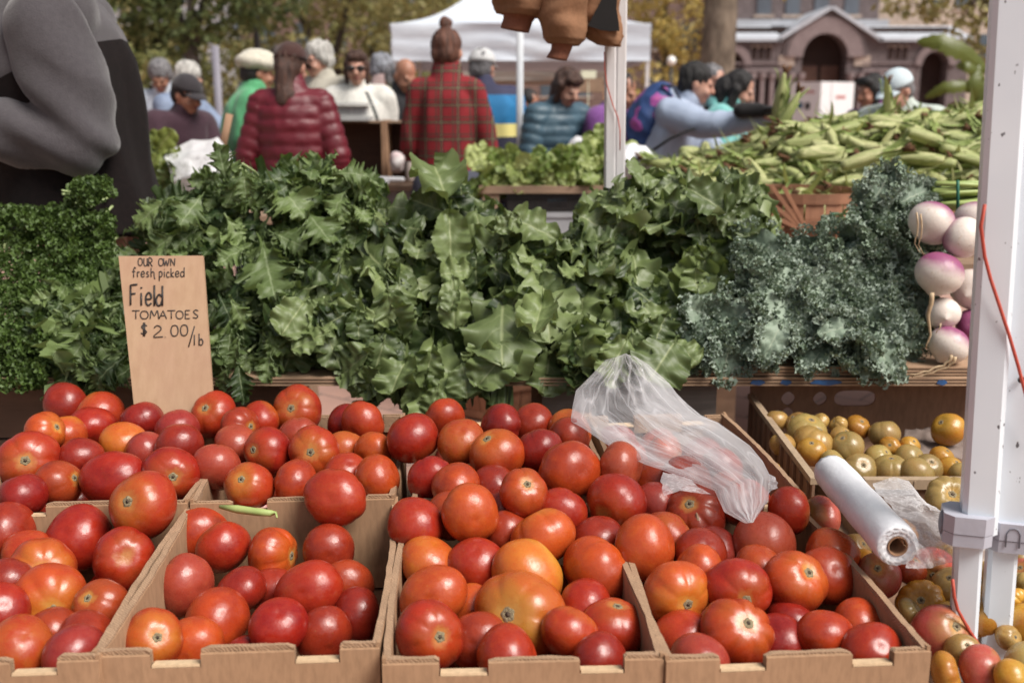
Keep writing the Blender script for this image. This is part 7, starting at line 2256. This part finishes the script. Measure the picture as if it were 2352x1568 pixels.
def person(label, px, py, Y, heading, ztop=None, lean=0, look=(0, 0), arms=None, skin='light', hair=('short', 'grey'), cap=None, top=None, kind='plain', trousers=(.05, .055, .08), bulk=1.0, sleeve='long',
           hood=None, group='people at the market', split=None, vox=.0095, fem=False, lens=None, short_scale=None, wr=None, roundback=0.0, hands=True):
    lean_r = R(lean)
    def T(p):
        p = Vector(p)
        if p.z <= .95: return p
        h = p.z - .95
        # the back curls progressively
        a = lean_r * (1 + roundback * (h - .25))
        q = Matrix.Rotation(a, 3, 'X') @ Vector((p.x, p.y, h))
        return q + Vector((0, 0, .95))
    Rt = Matrix.Rotation(lean_r, 3, 'X')
    Rh = Matrix.Rotation(R(look[0]), 3, 'Z') @ Matrix.Rotation(lean_r * .45 + R(look[1]), 3, 'X')
    nb = T((0, .005, 1.455)); hc = nb + (Matrix.Rotation(lean_r * .8 + R(look[1]) * .5, 3, 'X') @ Vector((0, -.022, .135)))
    topu = hc.z + .110
    target = at(px, py, Y)
    zt = ztop if ztop else target.z
    s = min(1.13, max(.86, zt / topu))
    if short_scale: s = short_scale
    hd = Matrix.Rotation(R(heading), 3, 'Z')
    off = hd @ Vector((hc.x, hc.y, 0)) * s
    root = thing('person', label, 'person', (target.x - off.x, Y - off.y, 0), R(heading), group)
    root.scale = (s, s, s)
    if abs(zt - topu * s) > .03: root.location.z = 0
    HS = .90
    hsc = lambda q: tuple(x * HS for x in q)
    HP = lambda v: hc + Rh @ (Vector(v) * HS)
    sw = .158 * (0.92 if fem else 1) * (0.5 + .5 * bulk)
    A = {}
    for sd in (-1, 1):
        spec = (arms or {}).get(sd, ((.055, .02, -.285), (-.02, -.06, -.245)))
        sh_ = T((sd * (sw - .012 if split else sw), .06 if split else .01, 1.395))
        el_ = sh_ + Vector((spec[0][0] * sd, spec[0][1], spec[0][2]))
        wr_ = el_ + Vector((spec[1][0] * sd, spec[1][1], spec[1][2]))
        A[sd] = (sh_, el_, wr_)
    # ---- body, one continuous skin surface
    m = MB()
    m.ell(HP((0, .012, .022)), hsc((.074, .094, .092)), Rh, 20, 14)
    m.ell(HP((0, -.022, -.035)), hsc((.062, .072, .080)), Rh, 18, 12)
    m.ell(HP((0, -.045, -.088)), hsc((.040, .042, .034)), Rh, 14, 10)
    m.capsule(HP((0, -.090, .002)), HP((0, -.108, -.034)), .010, .0155, 10)
    for sd in (-1, 1):
        m.ell(HP((sd * .076, .008, -.018)), hsc((.012, .021, .032)), Rh, 10, 8)
        m.ell(HP((sd * .030, -.086, .010)), hsc((.022, .011, .009)), Rh, 10, 8)
        m.ell(HP((sd * .036, -.070, -.045)), hsc((.026, .022, .024)), Rh, 10, 8)
    m.capsule(nb - Vector((0, 0, .04)), HP((0, .018, -.055)), .058, .054, 14)
    m.capsule(T((0, 0, .98)), T((0, .0, 1.30)), .095, .10, 16)
    for sd in (-1, 1):
        sh_, el_, wr_ = A[sd]
        m.capsule(nb + Vector((0, 0, -.06)), sh_, .06, .05, 12)
        m.capsule(sh_, el_, .046, .038, 12); m.capsule(el_, wr_, .037, .026, 12)
        m.capsule((sd * .085, 0, .92), (sd * .095, -.005, .50), .078, .055, 12); m.capsule((sd * .095, -.005, .50), (sd * .10, .012, .09), .052, .036, 12)
        m.capsule((sd * .10, .012, .06), (sd * .11, -.11, .04), .036, .03, 10)
    me = remesh(m, vox, 3)
    if hands:
        mh = MB()
        for sd in (-1, 1):
            sh_, el_, wr_ = A[sd]; hand_mb(mh, wr_ - (wr_ - el_).normalized() * .01, wr_ - el_, sd, .7)
        hm = remesh(mh, .005, 1)
        b1 = bmesh.new(); b1.from_mesh(me); b1.from_mesh(hm); b1.to_mesh(me); b1.free(); bpy.data.meshes.remove(hm)
        me.polygons.foreach_set('use_smooth', [True] * len(me.polygons))
    mesh_obj('body', me, SKIN[skin], root)
    for sd in (-1, 1):
        m = MB(); m.ell(HP((sd * .030, -.0865, -.004)), hsc((.012, .006, .0055)), Rh, 10, 8); m.build('eye', M_eye, root)
    m = MB(); m.ell(HP((0, -.0915, -.066)), hsc((.024, .008, .007)), Rh, 12, 8); m.build('lips', M_lip, root)
    # ---- hair
    style, hcol = hair
    if style != 'none':
        m = MB()
        if style in ('short', 'bun', 'long', 'bob', 'ponytail'):
            m.ell(HP((0, .024, .031)), hsc((.080, .094, .090)), Rh, 22, 14)
            m.ell(HP((0, .050, -.018)), hsc((.074, .062, .072)), Rh, 18, 12)
        if style == 'bald': 
            for sd in (-1, 1): m.ell(HP((sd * .062, .035, -.012)), hsc((.022, .055, .040)), Rh, 14, 10)
            m.ell(HP((0, .070, -.02)), hsc((.062, .036, .042)), Rh, 14, 10)
        if style == 'full': 
            m.ell(HP((0, .020, .044)), hsc((.083, .097, .083)), Rh, 22, 14); m.ell(HP((0, .045, -.01)), hsc((.078, .067, .076)), Rh, 18, 12)
            for sd in (-1, 1): m.ell(HP((sd * .070, .012, .005)), hsc((.022, .04, .046)), Rh, 12, 10)
        if style == 'bun': m.ell(HP((0, .045, .142)), hsc((.036, .036, .030)), Rh, 14, 10)
        if style in ('long', 'ponytail'):
            n0 = HP((0, .085, -.03))
            wdt = .075 if style == 'long' else .05
            m.capsule(n0, n0 + Rt @ Vector((0, .03, -.16)), wdt, wdt * .8, 14)
            m.capsule(n0 + Rt @ Vector((-.02, .03, -.14)), n0 + Rt @ Vector((.01, .02, -.30)), wdt * .75, wdt * .3, 12)
            if style == 'long':
                for sd in (-1, 1): m.capsule(HP((sd * .070, .01, -.01)), HP((sd * .074, -.002, -.14)), .030, .024, 12)
        if style == 'bob':
            for sd in (-1, 1): m.capsule(HP((sd * .066, .0, .02)), HP((sd * .064, -.008, -.100)), .023, .017, 12)
            m.capsule(HP((0, .06, -.02)), HP((0, .055, -.10)), .062, .050, 14); m.ell(HP((0, -.055, .075)), hsc((.066, .035, .034)), Rh, 14, 10)
        hm = remesh(m, .009, 2); wrinkle(hm, .008 if style != 'full' else .011, 24, (1, 1, .35), px * .1)
        mesh_obj('hair', hm, HAIR[hcol], root)
    if cap:
        cm, ck = cap
        m = MB()
        if ck == 'ball':
            rs = []
            for k in range(9):
                a = k / 8 * math.pi / 2
                rs.append([HP((math.cos(q) * .094 * math.cos(a), .014 + math.sin(q) * .110 * math.cos(a), .030 + .100 * math.sin(a))) for q in [2 * math.pi * j / 26 for j in range(26)]])
            m.rings(rs)
            c_ = m.build('cap', cm, root)
            m = MB(); rows_ = []
            for k in range(7):
                s_ = k / 6
                rows_.append([HP((x * .082 * (1 - .35 * s_ * s_), -.088 + .022 * abs(x) ** 2 - .085 * s_ * (1 - .25 * x * x), .034 - .020 * x * x - .020 * s_)) for x in [-1 + 2 * j / 12 for j in range(13)]])
            m.rings(rows_, cap=False, closed=False)
            br_ = m.build('brim', cm, c_); so2 = br_.modifiers.new('t', 'SOLIDIFY'); so2.thickness = .004
        elif ck == 'wide':
            m.ell(HP((0, .014, .062)), hsc((.122, .135, .062)), Rh, 24, 12); m.ell(HP((.0, -.0, .095)), hsc((.10, .11, .05)), Rh, 20, 12)
            m.ell(HP((0, -.105, .035)), hsc((.075, .050, .014)), Rh, 18, 10)
            hm = remesh(m, .011, 2); wrinkle(hm, .007, 13); mesh_obj('cap', hm, cm, root)
        elif ck == 'hood':
            m.ell(HP((0, .045, .02)), hsc((.115, .115, .125)), Rh, 22, 14); hm = remesh(m, .012, 2); wrinkle(hm, .01, 10); mesh_obj('hood', hm, cm, root)
    if lens == 'sun':
        m = MB()
        for sd in (-1, 1): m.ell(HP((sd * .034, -.098, .0)), hsc((.030, .010, .022)), Rh, 14, 10)
        m.capsule(HP((-.01, -.104, .004)), HP((.01, -.104, .004)), .004, .004, 6)
        for sd in (-1, 1): m.capsule(HP((sd * .062, -.09, .004)), HP((sd * .08, .0, .0)), .003, .003, 6)
        m.build('sunglasses', M_eye, root)
    elif lens == 'clear':
        m = MB()
        for sd in (-1, 1): m.tube([HP((sd * .034 + .026 * math.cos(q), -.104, .0 + .02 * math.sin(q))) for q in [2 * math.pi * j / 16 for j in range(17)]], .0028, 6)
        m.capsule(HP((-.01, -.104, .004)), HP((.01, -.104, .004)), .003, .003, 6)
        for sd in (-1, 1): m.capsule(HP((sd * .06, -.10, .004)), HP((sd * .08, .0, .0)), .0025, .0025, 6)
        m.build('glasses', M_eye, root)
    # ---- clothes
    def torso(m, k=1.0):
        rs = []
        for z, rx, ry, oy in ((.80, .185, .140, .0), (.86, .190, .145, .0), (.95, .182, .138, .0), (1.06, .168, .128, .0), (1.18, .178, .134, .0), (1.29, .186, .132, .005), (1.36, .178, .118, .01), (1.42, .130, .096, .01), (1.465, .078, .074, .01), (1.485, .066, .066, .01)):
            if fem and z < 1.0: rx *= 1.03
            if split: z = max(z, .905 + z * .01)
            rs.append([T((math.cos(q) * rx * bulk * k, oy + math.sin(q) * ry * bulk * k, z)) for q in [2 * math.pi * j / 28 for j in range(28)]])
        m.rings(rs)
    def sleeves(m, k=1.0):
        for sd in (-1, 1):
            sh_, el_, wr_ = A[sd]
            m.capsule(T((sd * .07, .01, 1.40)), sh_, .070 * bulk, .072 * bulk, 14)
            if sleeve == 'long':
                m.capsule(sh_, el_, .072 * bulk * k, .060 * bulk * k, 14); m.capsule(el_, wr_, .058 * bulk * k, .043 * bulk * k, 14)
            else:
                q = sh_.lerp(el_, .75); m.capsule(sh_, q, .074 * bulk, .070 * bulk, 14)
    if split:
        # two-tone fleece: dark body with a paler yoke, paler sleeves as their own parts
        body_m, yoke_m = split
        m = MB(); torso(m); 
        for sd in (-1, 1): m.capsule(T((sd * .07, .01, 1.39)), A[sd][0] - Vector((sd * .03, 0, 0)), .070 * bulk, .068 * bulk, 14)
        jm = remesh(m, .009, 4); wrinkle(jm, .014, 5, (1, 1, .35), 3)
        bm2 = bmesh.new(); bm2.from_mesh(jm)
        zc_ = T((0, 0, 1.285))
        nn = (Rt @ Vector((0, -.30, 1))).normalized()
        bmesh.ops.bisect_plane(bm2, geom=bm2.verts[:] + bm2.edges[:] + bm2.faces[:], plane_co=zc_, plane_no=nn)
        up_ = [f for f in bm2.faces if (f.calc_center_median() - zc_).dot(nn) > 0]
        for f in up_: f.material_index = 1
        bm2.to_mesh(jm); bm2.free(); mats = [body_m, yoke_m]
        mi = [p.material_index for p in jm.polygons]
        jo = mesh_obj('fleece_jacket', jm, mats, root)
        jm.polygons.foreach_set('material_index', mi)
        for sd in (-1, 1):
            sh_, el_, wr_ = A[sd]
            m = MB(); k_ = 1 if sd > 0 else .72
            m.capsule(T((sd * (sw - .06), .03, 1.395)), sh_ + Vector((sd * .0, 0, -.03)), .068 * k_, .084 * k_, 18)
            m.capsule(sh_ + Vector((sd * .01, 0, -.03)), el_, .084 * k_, .066 * k_, 18); m.capsule(el_, wr_, .067 * k_, .058 * k_, 18)
            sm_ = remesh(m, .008, 5)
            co_, no_ = get_co(sm_), get_no(sm_)
            # cloth gathers in rings round the bent elbow
            rel = co_ - np.array(el_); dist = np.linalg.norm(rel, axis=1)
            along = rel @ np.array((wr_ - el_).normalized()) - rel @ np.array((sh_ - el_).normalized())
            fold = np.sin(along * 62 + 2.2 * np.sin(co_[:, 2] * 9) + np.array([2.4 * noise.noise(Vector(p) * 5) for p in co_]))
            wgt = np.exp(-((dist - .02) / .16) ** 2)
            inner = np.clip(-(rel @ np.array(((sh_ - el_).normalized() + (wr_ - el_).normalized()).normalized())) * -7, .4, 1)
            big = np.array([1 - 2 * abs(noise.noise(Vector((p[0] * 8, p[1] * 8, p[2] * 4)))) for p in co_])
            set_co(sm_, co_ + no_ * (.016 * fold * wgt * inner + .016 * big)[:, None])
            so3 = mesh_obj('sleeve', sm_, yoke_m, root)
        return root
    m = MB(); torso(m); sleeves(m)
    if hood: m.ell(T((0, .085, 1.45)), (.10, .06, .075), Rt, 16, 12)
    if kind in ('puffer',): pass
    # collar
    m.capsule(T((0, .012, 1.43)), T((0, .0, 1.495)), .072, .070, 14)
    jm = remesh(m, .0115, 3)
    co_, no_ = get_co(jm), get_no(jm)
    if kind == 'puffer':
        ph = co_[:, 2] * 2 * math.pi / .066
        # quilting follows the sleeve on the arms
        for sd in (-1, 1):
            sh_, el_, wr_ = A[sd]
            for (p, q) in ((sh_, el_), (el_, wr_)):
                d = np.array((q - p).normalized()); rel = co_ - np.array(p); t_ = rel @ d; rad = np.linalg.norm(rel - t_[:, None] * d, axis=1)
                on = (t_ > 0) & (t_ < (q - p).length) & (rad < .078 * bulk) & (np.abs(co_[:, 0]) > .16)
                ph = np.where(on, t_ * 2 * math.pi / .062, ph)
        rip = np.abs(np.sin(ph / 2)) ** .5
        set_co(jm, co_ + no_ * ((rip - .65) * .010 * bulk)[:, None]); wrinkle(jm, .004, 13, (1, 1, 1), px)
    else:
        wrinkle(jm, .014, 6, (1, 1, .5), px * .37)
    mesh_obj('jacket' if sleeve == 'long' else 'shirt', jm, top, root)
    m = MB()
    for sd in (-1, 1):
        m.capsule((sd * .085, 0, .93), (sd * .098, -.005, .50), .098, .076, 14); m.capsule((sd * .098, -.005, .50), (sd * .10, .012, .10), .074, .064, 14)
    m.ell((0, 0, .93), (.165, .125, .11), None, 18, 12)
    tm = remesh(m, .014, 2); wrinkle(tm, .006, 7, (1, 1, .6), px); mesh_obj('trousers', tm, nmat('trouser_cloth', trousers, None, 12, .8, .2, 200), root)
    for sd in (-1, 1):
        m = MB(); m.capsule((sd * .10, .025, .052), (sd * .112, -.125, .040), .046, .038, 12); m.box((sd * .106, -.05, .010), (.085, .25, .018)); m.build('shoe', M_shoe, root)
    return root

def stripes(name, zs, cols, rough=.8):
    t = NT(name); sx = t.N('ShaderNodeSeparateXYZ'); t.L(t.coord(), sx.inputs[0])
    z = t.math('MULTIPLY', sx.outputs[2], .5)
    t.color(t.ramp(z, [(0, cols[0])] + [(q * .5, c) for q, c in zip(zs, cols[1:])], 'CONSTANT')); t.rough(rough); t.bump(t.noise(20, 4, t.coord()), .3, .006); return t.m
def plaid():
    t = NT('red_plaid_flannel'); sx = t.N('ShaderNodeSeparateXYZ'); t.L(t.coord(), sx.inputs[0])
    def band(out, per, lo, hi, off=0):
        f = t.math('FRACT', t.math('ADD', t.math('MULTIPLY', out, 1 / per), off))
        return t.math('MULTIPLY', t.math('GREATER_THAN', f, lo), t.math('LESS_THAN', f, hi))
    P = .082
    x, z = sx.outputs[0], sx.outputs[2]
    c = t.mix(t.math('MAXIMUM', band(x, P, .08, .32), band(z, P, .08, .32)), (.21, .010, .015), (.065, .008, .011))
    c = t.mix(t.math('MULTIPLY', band(x, P, .08, .32), band(z, P, .08, .32)), c, (.016, .018, .018))
    c = t.mix(t.math('MAXIMUM', band(x, P, .45, .53), band(z, P, .45, .53)), c, (.035, .03, .02))
    c = t.mix(t.math('MAXIMUM', band(x, P, .18, .215), band(z, P, .18, .215)), c, (.22, .17, .085))
    t.color(c); t.rough(.9); t.bump(t.noise(40, 4, t.coord()), .3, .004); return t.m
cl = lambda n, c, **k: brushy(n, c, **k)
FOLD = ((.04, .05, -.27), (-.10, -.22, -.02))
FWD = ((.04, -.06, -.26), (-.08, -.24, -.04))
REACH = ((.03, -.20, -.18), (-.02, -.26, .0))
# --- the fleece man in front
M_fgrey = nmat('grey_fleece', (.070, .063, .068), (.058, .052, .057), 90, .95, .5, 260, None, .003, .15, .3)
M_fblack = nmat('black_fleece', (.013, .009, .009), (.009, .007, .007), 90, .95, .5, 260, None, .003, .1, .03)
M_jean = nmat('blue_denim', (.06, .115, .22), (.035, .07, .15), 40, .8, .3, 300)
person('man in a grey and black fleece jacket turned away to the left behind the parsley', 40, -150, 2.86, -83, ztop=1.97, lean=6, arms={1: ((.055, .075, -.270), (-.02, -.27, .035)), -1: ((.0, -.12, -.25), (-.05, -.26, .02))}, hair=('short', 'brown'), top=None, split=(M_fblack, M_fgrey), trousers=(.06, .115, .22), bulk=1.30, vox=.009, roundback=.8)
P_ = person
P_('grey haired shopper in a pale shirt looking down beside the fleece jacket', 366, 138, 8.0, 5, lean=14, look=(0, 24), skin='brown', hair=('full', 'grey'), top=cl('pale_blue_shirt', (.55, .60, .68)), arms={1: FWD, -1: FWD})
P_('shopper in a black cap and plum coat bending over the left stall', 428, 172, 5.9, 48, lean=20, look=(12, 8), skin='mid', hair=('short', 'black'), cap=(cl('black_cap', (.035, .03, .034)), 'ball'), top=cl('plum_coat', (.055, .026, .038)), arms={1: FWD, -1: FWD}, bulk=1.05)
P_('white haired shopper in a blue denim jacket behind the black cap', 432, 143, 7.2, 70, lean=16, look=(0, 8), hair=('full', 'white'), top=nmat('washed_denim', (.22, .27, .38), (.15, .19, .28), 10, .8, .3, 80), arms={1: REACH, -1: FWD}, bulk=1.05)
P_('shopper in a bright green shirt and cream cap next to the red puffer jacket', 590, 122, 6.4, 105, lean=10, look=(10, 0), skin='mid', hair=('short', 'black'), cap=(cl('cream_cap', (.62, .58, .48)), 'wide'), top=cl('bright_green_shirt', (.10, .36, .17)), sleeve='short', arms={1: FOLD, -1: FOLD}, bulk=1.12)
P_('seller seen from behind in a dark red puffer jacket and brown cap with ponytail', 668, 99, 5.45, 178, lean=2, look=(-14, 6), hair=('ponytail', 'brown'), cap=(cl('brown_cap', (.055, .022, .018)), 'ball'), top=nmat('dark_red_nylon', (.125, .007, .016), (.09, .005, .012), 9, .5, .15, 40), kind='puffer', bulk=1.04, arms={1: ((.09, .03, -.27), (-.05, -.10, -.22)), -1: ((.09, .03, -.27), (-.05, -.10, -.22))}, fem=True)
P_('white haired man with glasses and a cream sweater behind the brown cap', 728, 94, 7.1, -32, lean=4, look=(-10, 6), hair=('full', 'white'), lens='clear', top=nmat('cream_knit', (.50, .47, .40), (.40, .37, .31), 30, .9, .5, 120, (6, 6, 1)), bulk=1.1)
P_('woman with sunglasses and a white jacket behind the market scale', 818, 114, 6.9, 0, lean=2, look=(4, 4), hair=('bob', 'brown'), lens='sun', top=cl('white_jacket', (.72, .70, .65)), bulk=1.12, fem=True, arms={1: FOLD, -1: FOLD})
P_('grey haired shopper facing away behind the bald man', 880, 124, 8.6, 150, lean=4, look=(-50, 4), skin='mid', hair=('full', 'bluegrey'), top=cl('pink_grey_shirt', (.36, .26, .25)))
P_('shopper in a lime green top between the white jacket and the plaid shirt', 905, 150, 8.0, -160, lean=18, look=(0, 10), hair=('short', 'grey'), top=cl('lime_top', (.52, .60, .22)), bulk=1.05)
P_('bald man in a dark collar looking down beside the plaid shirt', 930, 133, 7.2, 28, lean=8, look=(6, 22), skin='mid', hair=('bald', 'grey'), top=cl('dark_coat', (.03, .03, .034)))
P_('seller seen from behind in a red plaid flannel shirt with her hair in a bun', 1027, 66, 5.55, 176, lean=1, look=(-6, 8), hair=('bun', 'auburn'), top=plaid(), bulk=.82, fem=True, arms={1: ((.07, -.02, -.28), (-.10, -.20, -.10)), -1: ((.07, -.02, -.28), (-.08, -.20, -.08))})
P_('man seen from behind in a blue, yellow and navy striped jacket and white cap', 1108, 112, 6.7, 190, lean=3, look=(-30, 4), hair=('short', 'grey'), cap=(cl('white_cap', (.68, .68, .68)), 'ball'), top=stripes('blue_yellow_navy_jacket', (1.165, 1.245, 1.42), ((.028, .028, .055), (.72, .64, .24), (.012, .15, .34), (.03, .03, .07))), bulk=1.18)
P_('small shopper in orange and black under the tent behind the white tent pole', 1216, 205, 8.6, 60, lean=26, look=(0, 6), skin='mid', hair=('short', 'black'), top=stripes('orange_black_top', (1.26,), ((.02, .02, .024), (.55, .13, .02))))
P_('woman in a teal blue padded coat with brown hair bending over the lettuce', 1304, 156, 6.2, 32, lean=16, look=(8, 22), hair=('bob', 'brown'), top=nmat('teal_nylon', (.055, .105, .14), (.035, .07, .10), 7, .5, .2, 30), kind='puffer', bulk=1.14, fem=True, arms={1: ((.05, .0, -.28), (-.08, -.22, -.06)), -1: ((.07, .0, -.28), (-.06, -.22, -.08))})
P_('person in a purple jacket hidden behind the pale double pole', 1432, 168, 6.3, 60, lean=16, look=(0, 14), skin='mid', hair=('short', 'black'), top=cl('purple_jacket', (.19, .07, .25)), bulk=1.1, arms={1: FWD, -1: FWD})
bpw = P_('woman in a light blue jacket reaching over the corn heap with a gloved hand', 1603, 142, 5.75, 62, lean=24, look=(22, 4), skin='light', hair=('short', 'black'), top=nmat('light_blue_nylon', (.38, .44, .56), (.30, .36, .48), 5, .5, .25, 12), bulk=1.14, fem=True, hood=True, arms={1: ((.05, -.16, -.23), (-.06, -.25, -.02)), -1: ((.06, -.26, -.06), (.02, -.27, .045))})
P_('grey haired person mostly hidden behind the woman in light blue', 1640, 146, 6.6, 30, lean=4, hair=('short', 'grey'), top=cl('charcoal_coat', (.05, .05, .055)))
P_('girl with long dark hair in an aqua hooded coat behind the corn', 1702, 162, 6.3, 62, lean=16, look=(8, 18), hair=('long', 'black'), top=cl('aqua_coat', (.20, .50, .48)), bulk=1.05, fem=True, hood=True, arms={1: FWD, -1: FWD})
P_('dark haired woman in a purple top behind the corn, looking left', 2003, 170, 6.4, -52, lean=10, look=(-14, 4), skin='mid', hair=('bob', 'black'), top=cl('violet_top', (.11, .028, .12)), fem=True)
P_('man in a pale cap and pale green shirt bending over the corn', 2062, 160, 5.7, -42, lean=24, look=(-16, 12), skin='light', hair=('short', 'grey'), cap=(stripes('blue_white_cap', (1.0,), ((.20, .30, .36), (.50, .58, .62))), 'ball'), top=cl('pale_green_shirt', (.52, .58, .53)), bulk=1.16, arms={1: FWD, -1: REACH})
P_('distant small shopper with a red hair clip between the denim and green shirts', 566, 214, 12.0, 60, lean=18, hair=('short', 'auburn'), top=cl('dusty_brown_coat', (.22, .15, .12)))

# glove on the reaching hand, backpack on her back
g = at(1764, 254, 5.3)
m = MB(); hand_mb(m, g - Vector((.05, 0, -.005)), Vector((1, -.05, .05)), 1, .9); m.capsule(g - Vector((.13, -.02, 0)), g - Vector((.04, 0, 0)), .040, .036, 12)
gm_ = remesh(m, .006, 1); tag(mesh_obj('glove', gm_, cl('black_knit_glove', (.016, .014, .015))), 'black glove of the reaching hand that grips a corn ear', 'glove')
def packmat():
    t = NT('magenta_blue_backpack'); nz = t.noise(7, 2, t.coord()); n2 = t.noise(14, 2, t.coord())
    c = t.ramp(nz, [(0, (.02, .05, .16)), (.47, (.02, .05, .16)), (.5, (.30, .06, .26)), (.6, (.36, .08, .24)), (.64, (.03, .03, .06))], 'CONSTANT')
    t.color(c); t.rough(.6); t.bump(n2, .3, .01); return t.m
bk_ = at(1490, 275, 5.82); t = thing('backpack', 'magenta and navy backpack worn by the woman in light blue', 'backpack', bk_)
Rb = Matrix.Rotation(R(30), 3, 'Y')
m = MB(); m.ell((0, 0, 0), (.12, .16, .22), Rb, 22, 14); m.ell((-.04, 0, -.09), (.10, .14, .12), Rb, 20, 12)
bm3 = remesh(m, .012, 3); wrinkle(bm3, .007, 9); mesh_obj('pack', bm3, packmat(), t)
m = MB(); m.tube([Vector((.05, -.10, .18)), Vector((.11, -.13, .17)), Vector((.15, -.14, .10)), Vector((.13, -.14, -.02)), Vector((.05, -.13, -.10))], .014, 8, True, .5); m.build('strap', cl('navy_webbing', (.02, .025, .05)), t)
m = MB(); pts = [at(1500, 345, 5.5), at(1540, 318, 5.47), at(1580, 300, 5.46), at(1612, 292, 5.5)]; m.tube(pts, .008, 8)
tag(m.build('shoulder_strap', cl('black_webbing', (.012, .012, .014))), 'black strap slanting across the light blue jacket', 'strap')
m = MB(); pts = [at(842, 212, 6.72), at(852, 235, 6.66), at(862, 260, 6.64), at(872, 290, 6.66)]; m.tube(pts, .014, 8, True, .5)
tag(m.build('shoulder_strap', cl('grey_webbing', (.08, .085, .08))), 'dark bag strap on the white jacket of the woman in sunglasses', 'strap')
sb_ = at(1325, 345, 5.3); m = MB(); m.ell((0, 0, 0), (.05, .04, .07), Matrix.Rotation(.6, 3, 'Y'), 18, 12); me = remesh(m, .01, 1); wrinkle(me, .01, 16)
tag(mesh_obj('plastic_bag', me, film('thin_white_film', alpha=.8, scale=12), None, sb_), 'thin white bag held in front of the teal coat over the lettuce', 'plastic bag')
